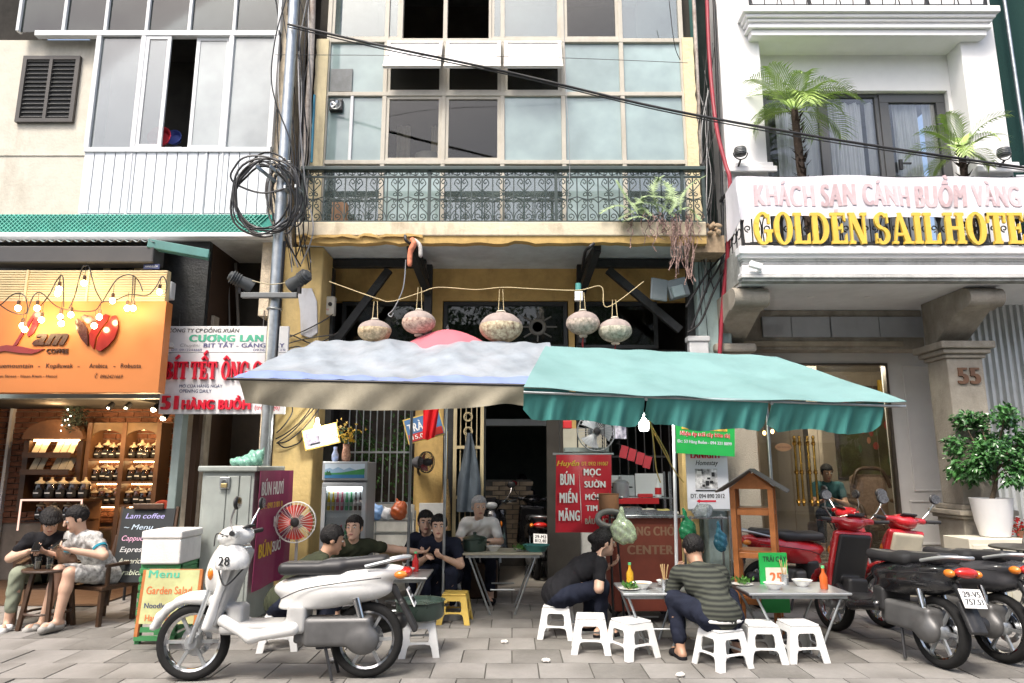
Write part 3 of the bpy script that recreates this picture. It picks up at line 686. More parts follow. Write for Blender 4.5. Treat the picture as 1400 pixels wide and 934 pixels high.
bar = MB().box(-.007, .007, -.007, .007, 0, hh).bd('baluster', IRON, mo=True)
post = MB().box(-.018, .018, -.018, .018, 0, zr1 - .05 - zr0).bd('post', IRON, mo=True)
mb = MB()
for s_ in (-1, 1):
 mb.tube(spiral(s_ * .03, .03, .026, -PI / 2, 1.2, 12, s_), .006, 5)
 mb.tube(smp([(s_ * .03, 0, .004), (s_ * .1, 0, .03), (s_ * .135, 0, .056)], 5), .006, 5); mb.tube(spiral(s_ * .108, .024, .018, 0, 1.1, 10, -s_), .005, 5)
fri = mb.bd('frieze_scroll', IRON, mo=True, smooth=60)
for i in range(NM):
 x = xr0 + dx * (i + .5); inst(scm, 'scroll_panel', rail, (x, RY, zr0 + .035)); inst(fri, 'frieze_scroll', rail, (x, RY, zr2 + .012))
 if i % 6: inst(bar, 'baluster', rail, (xr0 + dx * i, RY, zr0 + .035))
 else: inst(post, 'post', rail, (xr0 + dx * i, RY, zr0))
inst(post, 'post', rail, (xr1, RY, zr0))
MB().box(-.012, .012, 0, .38, zr1 - .045, zr1 - .005).bd('return_rail', IRON, rail).location = (xr0, RY + .05, 0)
# clutter behind the railing
o = tag(MB().box(*RC(455, 272, 474, 292, 8.02)[:2], 7.98, 8.12, zs1, zs1 + .32).bd('wooden_box', M('brown_board', (.33, .19, .11), .7, var=.25)), 'brown wooden box behind the left end of the balcony railing', 'box')
# ---- ground-floor interior: floor, ceiling, deep passage
FLOORT = M('worn_floor_tiles', (.22, .2, .17), .5, var=.25, scale=6)
xg0, xg1 = XX(437, 640, 9), XX(985, 640, 9)
MB().box(xg0, xg1, YB + .16, 15, .002, .02).bd('inner_floor', FLOORT, H)
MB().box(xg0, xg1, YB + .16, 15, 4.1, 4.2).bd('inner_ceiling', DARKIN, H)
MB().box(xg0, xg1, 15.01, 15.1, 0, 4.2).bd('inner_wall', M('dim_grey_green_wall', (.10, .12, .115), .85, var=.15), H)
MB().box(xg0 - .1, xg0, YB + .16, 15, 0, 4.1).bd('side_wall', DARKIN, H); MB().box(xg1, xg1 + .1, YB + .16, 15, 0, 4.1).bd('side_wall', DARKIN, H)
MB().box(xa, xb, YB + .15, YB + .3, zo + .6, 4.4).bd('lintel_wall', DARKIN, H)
MB().box(xa, xb, YB + .02, YB + .2, ZZ(478, YB) - .05, ZZ(478, YB)).bd('lintel', BLACKW, H)
MB().box(XX(660, 600, 10.8), XX(752, 600, 10.8), 10.8, 10.95, ZZ(582, 10.8), ZZ(573, 10.8)).bd('pale_beam', M('pale_shutter_edge', (.45, .47, .46), .5), H)
# brick parapet inside the passage
BRK = M('pale_brown_brick', (.30, .24, .17), .85, var=.25, scale=9, bump=.3)
x0, x1, z0, z1 = RC(664, 656, 726, 720, 11); 
bw = MB().box(x0, x1, 11.02, 11.14, 0, z1).bd('brick_parapet', MORT, H)
bme = MB().box(-.1, .1, -.03, .03, -.03, .03).bd('brick', BRK, mo=True)
nz_ = int((z1) / .072)
for r in range(3, nz_):
 for c_ in range(int((x1 - x0) / .215) + 1):
  x = x0 + .1 + .215 * c_ - (.107 if r % 2 else 0)
  if x - .1 >= x0 - .1 and x + .1 < x1 + .1: inst(bme, 'brick', bw, (x, 11.02, .036 + .072 * r))
# grille window left, grey bars; dim plants and wall behind
def grille(px0, py0, px1, py1, Y, nb, label, rails=(0, .48, 1), r=.009, m=STEEL):
 x0, x1, z0, z1 = RC(px0, py0, px1, py1, Y); g = T('window_grille', label, 'grille', ((x0 + x1) / 2, Y, z0))
 me = MB().cyl((0, 0, z0), (0, 0, z1), r, n=8).bd('bar', m, mo=True, smooth=50)
 for i in range(nb + 1): inst(me, 'bar', g, (x0 + (x1 - x0) * i / nb, Y, 0))
 for t in rails: MB().box(x0, x1, Y - .014, Y + .014, z0 + (z1 - z0) * t - .012, z0 + (z1 - z0) * t + .012).bd('cross_bar', m, g)
 return g
grille(476, 545, 562, 688, 8.9, 9, 'white painted bar grille beside the drinks fridge')
grille(790, 545, 916, 700, 8.95, 11, 'dark bar grille behind the food cart', m=BLACKM)
x0, x1, z0, z1 = RC(440, 545, 566, 700, 9.6)
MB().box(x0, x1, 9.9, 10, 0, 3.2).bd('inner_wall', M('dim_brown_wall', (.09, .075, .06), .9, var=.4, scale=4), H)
a0, a1 = XX(445, 720, YB), XX(566, 720, YB); MB().box(a0, a1, YB, YB + .14, 0, ZZ(690, YB)).bd('dado', M('white_dado_tile', (.5, .5, .47), .5, dirt=.5), H)
a0, a1 = XX(790, 720, YB), XX(930, 720, YB); MB().box(a0, a1, YB + .05, YB + .14, 0, ZZ(700, YB)).bd('dado', M('white_dado_tile', (.5, .5, .47), .5, dirt=.5), H)
# ornamental yellow door grille
dg = T('door_grille', 'pale yellow ornamental iron door grille with a grey garment hung on it', 'door', P(645, 800, 9.0))
YG = 8.96; x0, x1, z0, z1 = RC(622, 545, 659, 680, YG); YM = M('pale_yellow_painted_iron', (.52, .44, .26), .5, var=.1)
for a in (x0, x1): MB().box(a - .022, a + .022, YG - .02, YG + .02, .05, z1 + .3).bd('stile', YM, dg)
for t in (.05, z0, (z0 + z1) / 2, z1): MB().box(x0 + .022, x1 - .022, YG - .018, YG + .018, t - .02, t + .02).bd('rail', YM, dg)
for k in range(1, 5): MB().cyl((x0 + (x1 - x0) * k / 5, YG, .07), (x0 + (x1 - x0) * k / 5, YG, z1), .007, n=6).bd('bar', YM, dg)
for py in (570, 590, 640, 655):
 c = P(640, py, YG - .015); MB().tube(arc(c, .055, 0, 2 * PI, 20)[:-1], .008, 5, True).bd('ring', YM, dg, smooth=60); MB().tube([c + Vc((0, 0, -.05)), c + Vc((.05, 0, 0)), c + Vc((0, 0, .05)), c + Vc((-.05, 0, 0))], .006, 5, True).bd('diamond', YM, dg)
# dark double door leaf behind
a0, a1 = XX(606, 640, 9.05), XX(622, 640, 9.05); MB().box(a0, a1, 8.97, 9.05, 0, 2.4).bd('door_jamb', BLACKW, H)
a0, a1 = XX(659, 640, 9.05), XX(664, 640, 9.05); MB().box(a0, a1, 8.97, 9.05, 0, 2.4).bd('door_jamb', BLACKW, H)
# ================================================================ building on the left with the coffee shop
LB = T('corner_house', 'off-white house on the left with aluminium window bay above the coffee shop', 'house', (-5, 8, 0))
YL, YBAY = 8.0, 7.85
zf1, zf0 = ZZ(293, 7.75), ZZ(319, 7.75)
xle = XX(-70, 200, YL)
x0, x1, z0, z1 = RC(-60, 55, 126, 290, YL)
MB().box(x0, XX(131, 170, YL), YL, YL + .2, zf1 + .002, z1).bd('wall', LEFTW, LB)
MB().box(x0, XX(131, 170, YL), YL - .012, YL - .001, ZZ(212, YL) - .012, ZZ(212, YL)).bd('string_course', LEFTW, LB)
MB().box(XX(376, 150, YL), XX(396, 150, YL), YL - .1, YL + .5, zf1 - 1.2, 10).bd('wall_end', M('peeling_wall_end', (.55, .47, .35), .9, var=.3, scale=8, bump=.4, dirt=.6, dirtcol=(.2, .14, .08), dscale=6), LB)
# small louvred window in the plain wall
x0, x1, z0, z1 = RC(28, 78, 106, 168, YL - .02); wn = MB()
for a in ((x0, x1, z0, z0 + .05), (x0, x1, z1 - .05, z1), (x0, x0 + .05, z0 + .05, z1 - .05), (x1 - .05, x1, z0 + .05, z1 - .05), ((x0 + x1) / 2 - .02, (x0 + x1) / 2 + .02, z0 + .05, z1 - .05)): wn.box(a[0], a[1], YL - .05, YL - .002, a[2], a[3])
wn = wn.bd('window', M('dark_grey_window_frame', (.06, .055, .05), .5), LB); MB().box(x0 + .05, x1 - .05, YL - .012, YL - .003, z0 + .05, z1 - .05).bd('backing', M('dim_screen', (.05, .05, .05), .7), wn)
for k in range(14): MB().obox(((x0 + x1) / 2, YL - .025, z0 + .08 + k * (z1 - z0 - .14) / 13), ((x1 - x0) / 2 - .055, .014, .004), MRot(.6, 3, 'X')).bd('louvre', M('grey_louvre', (.2, .2, .19), .5), wn)
# window bay
xb0, xb1 = XX(126, 130, YBAY), XX(376, 130, YBAY)
zb0, zb1, zb2 = zf1 + .03, ZZ(206, YBAY), ZZ(47, YBAY)
PANELW = M('white_corrugated_siding', (.62, .66, .69), .4, .1, var=.07, dirt=.25, dirtcol=(.35, .34, .32), dscale=3)
mb = MB(); n = 18; ribw = (xb1 - xb0) / n
sid = MB().box(xb0, xb1, YBAY + .02, YBAY + .05, zb0, zb1).bd('siding', PANELW, LB)
pme = MB().box(-ribw / 2 + .006, ribw / 2 - .006, -.012, .02, zb0 + .02, zb1 - .02).bd('siding_panel', PANELW, mo=True)
for k in range(n): inst(pme, 'siding_panel', sid, (xb0 + ribw * (k + .5), YBAY, 0))
MB().box(xb0 - .02, xb1 + .02, YBAY - .03, YBAY + .06, zb0 - .05, zb0 - .002).bd('sill', FRAMEW, LB, bevel=.005)
def fm(x0, x1, z0, z1, nm='window_bar', y0=YBAY - .03, y1=YBAY + .05): return MB().box(x0, x1, y0, y1, z0, z1).bd(nm, FRAMEW, LB, bevel=.004)
ms = [XX(p, 130, YBAY) for p in (128, 190, 312, 374)]
for i, x in enumerate(ms): fm(x - .03, x + .03, zb1 + .03, zb2 - .03, 'mullion')
fm(xb0, xb1, zb1 - .03, zb1 + .03, 'transom', YBAY - .034, YBAY + .054); fm(xb0 - .8, xb1, zb2 - .035, zb2 + .035, 'transom', YBAY - .034, YBAY + .054)
for x in (ms[1], ms[2] - .2, ms[2]): fm(x - .012, x + .012, zb0, zb1 - .031, 'siding_batten', YBAY - .022, YBAY + .019)
DUSTY = glass('dusty_window_glass', (.75, .8, .8), .1, .04, .3, (.33, .37, .37)); MILKY = glass('milky_window_glass', (.75, .8, .8), .07, .1, .6, (.42, .46, .46))
def pane(xa_, xb_, z0, z1, g, par=LB, y=YBAY): return MB().box(xa_, xb_, y + .006, y + .012, z0, z1).bd('pane', g, par)
pane(ms[0] + .03, ms[1] - .03, zb1 + .03, zb2 - .035, DUSTY); pane(ms[2] + .03, ms[3] - .03, zb1 + .03, zb2 - .035, MILKY)
def sash(a, b, g, y):
 f = MB(); e = .045
 f.box(a, b, y - .015, y + .015, zb1 + .03, zb1 + .03 + e); f.box(a, b, y - .015, y + .015, zb2 - .036 - e, zb2 - .036); f.box(a, a + e, y - .014, y + .014, zb1 + .03 + e, zb2 - .036 - e); f.box(b - e, b, y - .014, y + .014, zb1 + .03 + e, zb2 - .036 - e)
 w_ = f.bd('sliding_sash', FRAMEW, LB); MB().box(a + e, b - e, y - .003, y + .003, zb1 + .03 + e, zb2 - .036 - e).bd('pane', g, w_)
sash(ms[1] + .03, XX(228, 130, YBAY), DUSTY, YBAY - .008); sash(XX(262, 130, YBAY), ms[2] - .03, MILKY, YBAY + .024)
# upper glazing
UPG = glass('dark_upper_glass', (.5, .55, .55), .04, .03, .15, (.1, .12, .1))
us = [XX(p, 25, YBAY) for p in (28, 90, 147, 203, 261, 322, 383)]
for i in range(6): pane(us[i] + .02, us[i + 1] - .02, zb2 + .036, zb2 + 1.6, UPG)
for x in us: fm(x - .02, x + .02, zb2 + .036, zb2 + 1.6, 'mullion')
MB().box(XX(-80, 20, 8.3), us[0] - .03, 8.3, 8.4, z1 - .3, 10).bd('dark_upper_wall', M('near_black_wall', (.035, .033, .03), .9, var=.4), LB); MB().box(us[0] - .02, us[-1] + .02, YBAY, YBAY + .3, zb2 + 1.6, 10.2).bd('parapet', LEFTW, LB)  # near-black wall closing the top-left corner
MB().box(xle, us[-1], 11, 11.1, zf1, 10).bd('inner_wall', DARKIN, LB); MB().box(xle, us[-1] - .02, YL + .21, 11, zf1 - .1, zf1).bd('inner_floor', DARKIN, LB)
MB().box(xle, us[-1] - .02, YBAY + .3, 11, zb2 + 1.62, zb2 + 1.7).bd('inner_ceiling', DARKIN, LB); MB().box(XX(377, 130, 8), XX(379, 130, 8), 8.5, 11, zf1, 10).bd('side_wall', DARKIN, LB)
# kitchen things behind the open sash
def basin(px, py, Y, r, col, label, flat=False):
 c = P(px, py, Y); b = T('basin', label, 'basin', c); MB().lathe([(.01, 0), (r * .75, 0), (r, .07), (r * 1.05, .072), (r * .95, .06), (r * .7, .015), (.001, .012)], c, 22, MRot(D2R(80), 3, 'X')).bd('bowl', M('basin_' + label.split()[0], col, .35), b, smooth=40)
 MB().box(c.x - r, c.x + r, c.y - .04, c.y + .12, c.z - r - .03, c.z - r).bd('shelf_board', FRAMEW, b)
basin(221, 191, 8.0, .14, (.6, .03, .05), 'red plastic basin propped in the open sliding window of the corner house'); basin(339, 185, 8.05, .13, (.25, .33, .55), 'pale blue basin leaning behind the frosted right bay window')
basin(240, 192, 8.12, .1, (.05, .08, .3), 'dark blue basin half hidden behind the red one in the sliding window')
# ---- lattice band, lip and awnings below
TEAL = M('teal_board', (.02, .26, .21), .6, var=.2, scale=4, dirt=.4, dirtcol=(.08, .12, .1), dscale=4); LAT = M('green_lattice', (.16, .52, .42), .5, var=.15)
xl0, xl1 = XX(-60, 306, 7.75), XX(371, 306, 7.75)
MB().box(xl0, xl1, 7.76, 7.8, zf0, zf1).bd('fascia_board', TEAL, LB)
mb = MB(); hgt = zf1 - zf0; st_ = .052
for k in range(int((xl1 - xl0) / st_) + 5):
 x = xl0 + k * st_
 for d in (1, -1):
  a, b = Vc((x - d * hgt / 2, 7.75 + .002 * d, zf0)), Vc((x + d * hgt / 2, 7.75 + .002 * d, zf1))
  if min(a.x, b.x) > xl0 and max(a.x, b.x) < xl1: mb.beam(a, b, .006, .011, (0, 1, 0))
o = mb.bd('lattice', LAT, LB); o['kind'] = 'stuff'
MB().box(xl0, xl1 + .03, 7.7, 7.82, zf0 - .06, zf0 - .002).bd('lip', WHITEP, LB, bevel=.01)
zso = zf0 - .062
MB().box(XX(205, 330, 7.8), xl1 + .02, 7.82, 8.75, zso, zso + .05).bd('soffit', M('dirty_white_soffit', (.5, .5, .48), .85, var=.15, dirt=.5, dirtcol=(.2, .19, .17)), LB)
# corrugated sheet and grey roller-awning case over the shop
x0 = XX(-60, 330, 7.3); x1 = XX(214, 330, 7.3); zc = ZZ(331, 7.3)
MB().sheet(lambda u, v: (x0 + (x1 - x0) * u, 7.25 + .7 * v, zc + .012 * sin(u * 150) + .1 * v), 240, 2, .004).bd('corrugated_roof', ALU, LB, smooth=60)
MB().box(x0, x1, 7.26, 7.5, ZZ(359, 7.26), ZZ(336, 7.26)).bd('awning_case', M('charcoal_awning_case', (.055, .055, .057), .6, var=.15), LB, bevel=.015)
MB().beam(P(203, 334, 7.3), P(286, 349, 7.5), .12, .1).bd('teal_girder', M('teal_girder_paint', (.1, .27, .25), .5, dirt=.3), LB, bevel=.006)
MB().box(x0, XX(240, 650, 7.75) + .12, 7.86, 7.94, ZZ(540, 7.8), zso).bd('shop_header', BLACKW, LB)
# ---- coffee sign (top of cream slats, orange face)
SY = 7.22
sg = T('shop_sign', 'orange coffee shop sign with bean logo and slatted cream top', 'sign', P(100, 460, SY))
x0, x1, z0, z1 = RC(-45, 412, 222, 537, SY)
MB().box(x0, x1, SY, SY + .14, z0, z1).bd('face', M('orange_sign_face', (.44, .15, .035), .5, var=.05, scale=2), sg, bevel=.004)
zt_ = ZZ(369, SY); SLT = M('cream_slat', (.52, .42, .24), .55, var=.08)
MB().box(x0, x1 - .03, SY + .03, SY + .1, z1 + .001, zt_).bd('slat_back', SLT, sg)
nsl = 13; hs = (zt_ - z1) / nsl
for k in range(nsl): MB().box(x0, x1 - .03, SY + .014 - (.0), SY + .029, z1 + hs * k + .004, z1 + hs * (k + 1) - .002).bd('slat', SLT, sg, bevel=.004, seg=1)
for px in (35, 119): MB().box(XX(px, 390, SY) - .012, XX(px, 390, SY) + .012, SY + .004, SY + .0139, z1 + .004, zt_).bd('batten', SLT, sg)
MAR = M('maroon_lettering', (.16, .012, .012), .3, coat=.4, var=.1); BRN = M('dark_brown_lettering', (.04, .014, .008), .4, var=.1); CRM = M('cream_lettering', (.75, .5, .22), .5)
fx = lambda px, py: P(px, py, SY)
def sgpoly(pts, m, nm, d=.012, parent=sg, Y=SY): return MB().prism([(fx(a, b).x, fx(a, b).z) for a, b in pts], (0, Y - .002, 0), (1, 0, 0), (0, 0, 1), (0, -d, 0)).bd(nm, m, parent)
sgpoly([(18, 474), (22, 468), (38, 442), (48, 427), (55, 425), (57, 430), (53, 444), (47, 456), (40, 461), (38, 458), (43, 448), (48, 434), (44, 440), (30, 462), (24, 472)], MAR, 'letter_l')
sgpoly([(-14, 482), (0, 474), (10, 472), (30, 474), (48, 478), (62, 477), (52, 482), (44, 484), (28, 483), (8, 480), (-8, 483)], MAR, 'flourish')
def sgt(s_, px0, py1, px1, capy, m, nm, **k): a = fx(px0, py1); b = fx(px1, py1); return text(nm, s_, (a.x, SY - .004, a.z), b.x - a.x, abs(fx(0, py1).z - fx(0, capy).z), m, sg, **k)
sgt('am', 45, 472, 93, 449, BRN, 'lettering', bold=.09, italic=.45, depth=.012); sgt('COFFEE', 64, 483, 94, 477, BRN, 'lettering', bold=.05, depth=.008)
for s_, a, b in (('Bluemountain', -8, 45), ('-', 52, 55), ('Kopiluwak', 63, 100), ('-', 106, 109), ('Arabica', 122, 147), ('-', 155, 158), ('Robusta', 165, 193)): sgt(s_, a, 503, b, 497, BRN, 'lettering', bold=.03)
sgt('Hang Buom Street - Hoan Kiem - Hanoi', -25, 516, 78, 512.5, BRN, 'lettering', bold=.03); sgt('✆', 129, 517, 134, 511, BRN, 'lettering'); sgt('0962421669', 137, 517, 168, 512.5, BRN, 'lettering', bold=.02, italic=.2)
# bean logo: two heart-shaped halves, dark and red, with pale seams
def bean(pts, m, nm): return sgpoly(pts, m, nm, .03)
bean([(105, 440), (108, 436), (114, 440), (121, 450), (122, 462), (122, 474), (113, 464), (107, 452)], M('dark_bean', (.05, .012, .008), .25, coat=.5), 'dark_bean')
bean([(113, 434), (118, 431), (126, 433), (131, 438), (127, 445), (121, 443)], M('dark_bean', (.05, .012, .008), .25, coat=.5), 'dark_bean')
RB = M('red_bean', (.20, .016, .012), .2, coat=.6)
bean([(124, 458), (129, 446), (138, 435), (147, 430), (151, 432), (148, 440), (140, 450), (133, 462), (130, 478), (125, 471)], RB, 'red_bean')
bean([(133, 478), (136, 463), (143, 451), (151, 440), (155, 433), (160, 432), (163, 439), (163, 450), (158, 464), (149, 474), (139, 481)], RB, 'red_bean')
# ---- string of bulbs over the sign
BULB = lamp('warm_bulb_glow', (1, .72, .36), 26.); SOCK = M('brown_bulb_socket', (.06, .03, .015), .5)
sl = tag(T('string_lights', None, None, P(100, 390, 7.0)), 'string of warm bulbs looping in front of the orange coffee sign', 'lights')
LY = 7.05
nodes = [(-30, 395), (0, 417), (26, 401), (34, 430), (52, 400), (85, 422), (112, 366), (140, 414), (182, 377), (186, 404), (222, 378), (229, 392)]
for pts in ([(-30, 428), (0, 417), (14, 405), (26, 401), (35, 407), (37, 425), (30, 430), (14, 426), (0, 417)], [(37, 430), (44, 408), (52, 400), (60, 403), (76, 418), (95, 424), (128, 425), (140, 413), (155, 412), (176, 403), (200, 404), (212, 394), (222, 378), (228, 388), (226, 402)],
   [(56, 418), (68, 402), (78, 383), (86, 379), (87, 420)], [(94, 422), (102, 405), (112, 368), (117, 364), (122, 366), (130, 395), (139, 412)], [(140, 413), (150, 396), (160, 382), (172, 376), (182, 377), (190, 385), (195, 398)], [(182, 377), (181, 402), (178, 420)], [(185, 378), (184, 400), (182, 418)]):
 MB().tube(smp([P(a, b, LY + .03 * sin(a)) for a, b in pts], 6), .006, 5).bd('wire', RUBBER, sl, smooth=60)
bsk = MB().lathe([(.013, .0), (.017, -.01), (.017, -.05), (.014, -.055)], (0, 0, 0), 8).bd('socket', SOCK, mo=True, smooth=40)
bgl = MB().lathe([(.001, -.115), (.018, -.108), (.028, -.088), (.026, -.07), (.014, -.054)], (0, 0, 0), 12).bd('glow', BULB, mo=True, smooth=60)
bulbs = [(26, 414), (52, 414), (58, 430), (32, 438), (35, 443), (82, 388), (84, 426), (85, 435), (80, 394), (98, 423), (116, 380), (137, 426), (130, 438), (155, 404), (175, 414), (183, 414), (219, 392)]
for i, (a, b) in enumerate(bulbs):
 p = P(a, b - 3, LY + runi(-.03, .03)); so = inst(bsk, 'bulb_socket', sl, p); g = inst(bgl, 'bulb', so, (0, 0, 0)); g.matrix_parent_inverse = Matrix()
 MB().tube([p + Vc((0, 0, .0)), p + Vc((0, 0, .09))], .003, 4).bd('drop_wire', RUBBER, sl)
for p in ((P(35, 440, 6.98)), (P(85, 420, 6.98)), (P(137, 425, 6.98)), (P(181, 412, 6.98))):
 li = bpy.data.lights.new('bulb_light', 'POINT'); li.energy = 2.2; li.color = (1, .7, .36); li.shadow_soft_size = .08; lo = bpy.data.objects.new('bulb_light', li); C.objects.link(lo); lo.location = p; adopt(lo, sl)
# ---- coffee shop room
xs0, xs1 = XX(-80, 650, 9.7), XX(243, 650, 9.7) + .05
BR = M('red_brick', (.17, .075, .045), .85, var=.45, scale=5, bump=.4, bscale=40); BW = 9.7
bw = MB().box(xs0, xs1, BW + .03, BW + .15, 0, 3.3).bd('brick_wall', M('pale_brick_mortar', (.24, .21, .18), .95, var=.2), LB)
bme = MB().box(-.105, .105, -.02, .03, -.032, .032).bd('brick', BR, mo=True); rest = MB(); cnt = 0
xe = XX(12, 640, BW)
for r in range(10, 42):
 for c_ in range(-5, 14):
  x = xe + .11 + .222 * c_ + (.11 if r % 2 else 0); z = .038 + .076 * r
  if x + .1 > xs1 or x - .1 < xs0: continue
  if XX(8, 640, BW) < x < XX(118, 640, BW) and cnt < 290: inst(bme, 'brick', bw, (x, BW + .02 + runi(-.004, .004), z)); cnt += 1
  else: rest.box(x - .105, x + .105, BW + .0, BW + .05, z - .032, z + .032)
o = rest.bd('brick_field', BR, bw); o['kind'] = 'stuff'
MB().box(xe - .04, xe, BW - .06, BW + .01, 0, 3.0).bd('corner_trim', WHITEP, LB)
MB().box(xs0, xs1, 8.0, BW, .002, .02).bd('shop_floor', M('brown_shop_floor', (.12, .07, .04), .4), LB); MB().box(xs0, xs1, 7.9, BW + .03, ZZ(541, 7.9), ZZ(541, 7.9) + .1).bd('shop_ceiling', DARKIN, LB)
xd = XX(240, 650, 7.75)
MB().box(xd + .05, xd + .12, 7.95, BW, 0, 4.25).bd('shop_side_wall', M('dark_brown_wall', (.05, .03, .02), .8), LB); MB().box(xs0 - .1, xs0, 7.9, BW + .1, 0, 3.3).bd('shop_side_wall', DARKIN, LB)
MB().box(xd - .045, xd + .045, 7.7, 7.85, 0, ZZ(540, 7.75)).bd('door_post', M('grey_green_post', (.2, .25, .24), .55, dirt=.3), LB, bevel=.008)
MB().box(XX(-80, 540, 7.75), xd - .05, 7.72, 7.84, ZZ(545, 7.75), ZZ(538, 7.75)).bd('door_head', M('grey_green_post', (.2, .25, .24), .55), LB)
# arched card display on the wall
YD = 9.45
ad = T('display_rack', 'arched dark wood rack with two tilted shelves of cards on the brick wall', 'rack', P(72, 665, YD))
x0, x1, z0, z1 = RC(40, 603, 113, 668, YD)
for a in (x0, x1): MB().box(a - .035, a + .035, YD - .1, YD + .22, z0 - .3, z1).bd('side_board', WOODD, ad)
xc_ = (x0 + x1) / 2; rw = (x1 - x0) / 2 + .05
ar = [(xc_ + rw * cos(t), z1 + .02 + .26 * sin(t)) for t in [PI * i / 16 for i in range(17)]]
MB().prism(ar, (0, YD - .14, 0), (1, 0, 0), (0, 0, 1), (0, .36, 0)).bd('arched_top', M('brown_arch_wood', (.12, .06, .03), .5, var=.3), ad)
SPL = lamp('shelf_lamp_glow', (1, .62, .28), 14.)
MB().box(x0 + .06, x1 - .06, YD - .06, YD - .02, z1 - .006, z1 + .012).bd('lamp_strip', SPL, ad)
CARD = M('pale_card', (.62, .55, .42), .6, var=.15, scale=20)
for zz in (ZZ(624, YD - .12), ZZ(647, YD - .12)):
 MB().obox((xc_, YD - .08, zz), ((x1 - x0) / 2 - .036, .13, .018), MRot(-.0, 3, 'X')).bd('shelf', WOODD, ad); MB().box(x0 + .04, x1 - .04, YD - .225, YD - .205, zz - .02, zz + .05).bd('lip', WOODD, ad)
 for k in range(6):
  if k == 2: continue
  tag(MB().obox((x0 + .12 + k * (x1 - x0 - .24) / 5, YD - .06, zz + .12), (.042, .004, .095), MRot(-.55, 3, 'X') @ MRot(runi(-.1, .1), 3, 'Z')).bd('menu_card', CARD), 'pale card on the %s tilted shelf of the arched rack, %s from the left' % ('upper' if zz > ZZ(635, YD) else 'lower', ['first', 'second', '', 'third', 'fourth', 'last'][k]), 'card', 'cards on the arched rack')
# jar shelf unit with two arched bays
YS = 9.4
sh = T('jar_shelves', 'dark wooden shelf unit with two arched bays full of coffee jars', 'shelves', P(165, 740, YS))
x0, x1 = XX(118, 640, YS), XX(214, 640, YS); xm = (x0 + x1) / 2; zt_ = ZZ(578, YS)
WS = M('shelf_wood', (.13, .065, .03), .5, var=.3)
for a in (x0, xm, x1): MB().box(a - .03, a + .03, YS - .02, YS + .26, 0, zt_).bd('upright', WS, sh)
zsv = [ZZ(p, YS) for p in (627, 658, 690, 722)]
for zz in zsv + [.1]:
 for a, b in ((x0, xm), (xm, x1)): MB().box(a + .03, b - .03, YS - .01, YS + .25, zz - .03, zz).bd('shelf', WS, sh)
for a, b in ((x0, xm), (xm, x1)):
 zz0 = ZZ(598, YS); w2 = (b - a) / 2 - .03; pts = [(a + .03, zt_)] + [((a + b) / 2 - w2 * cos(t), zz0 + .1 * sin(t)) for t in [PI * i / 14 for i in range(15)]] + [(b - .03, zt_)]
 MB().prism(pts, (0, YS, 0), (1, 0, 0), (0, 0, 1), (0, .03, 0)).bd('arch', M('olive_wood_arch', (.16, .1, .045), .5, var=.3), sh)
 MB().box(a + .05, b - .05, YS + .03, YS + .06, zz0 + .1, zz0 + .115).bd('lamp_strip', SPL, sh)
 for zz in zsv[:3]: MB().box(a + .05, b - .05, YS + .2, YS + .215, zz - .05, zz - .035).bd('lamp_strip', SPL, sh)
JG = glass('jar_glass', (.9, .9, .88), .02, .03); BEAN = M('roasted_beans', (.03, .016, .009), .6, var=.5, scale=60, bump=.6, bscale=120); LBL = M('black_label', (.012, .012, .012), .6)
def jar_proto():
 t = T('coffee_jar', 'x', 'jar', (0, 0, 0)); MB().lathe([(.05, 0), (.055, .01), (.055, .12), (.045, .14), (.045, .15)], (0, 0, 0), 14).bd('glass', JG, t, smooth=40)
 MB().lathe([(.048, .005), (.05, .01), (.05, .085), (.001, .095)], (0, 0, 0), 12).bd('beans', BEAN, t, smooth=40); MB().lathe([(.05, .15), (.05, .165), (.02, .18), (.012, .2), (.016, .21), (.001, .215)], (0, 0, 0), 14).bd('lid', M('pale_lid', (.55, .45, .3), .4), t, smooth=40)
 lb = MB().sheet(lambda u, v: (.0565 * sin(-1 + 2 * u), -.0565 * cos(-1 + 2 * u), .02 + .07 * v), 8, 1, .001).bd('label', LBL, t, smooth=60); MB().box(-.026, .026, -.0585, -.0575, .05, .062).bd('print', WHITE, lb); return t
jp = jar_proto(); first = True; rows_ = ['top', 'second', 'third']; 
for bi, (a, b) in enumerate(((x0, xm), (xm, x1))):
 for ri, zz in enumerate(zsv[:3]):
  for k in range(4):
   lab = 'coffee jar on the %s shelf of the %s bay, %s from the left' % (rows_[ri], 'left' if bi == 0 else 'right', ['first', 'second', 'third', 'fourth'][k])
   p = (a + .09 + k * (b - a - .18) / 3, YS + .09 + .03 * (k % 2), zz + .002)
   if first: jp.location = p; jp['label'] = lab; jp['group'] = 'coffee jars in the shop'; first = False
   else: copytree(jp, p, runi(-.3, .3), lab, 'coffee jars in the shop', scale=1.18 if k % 2 else 1.0)
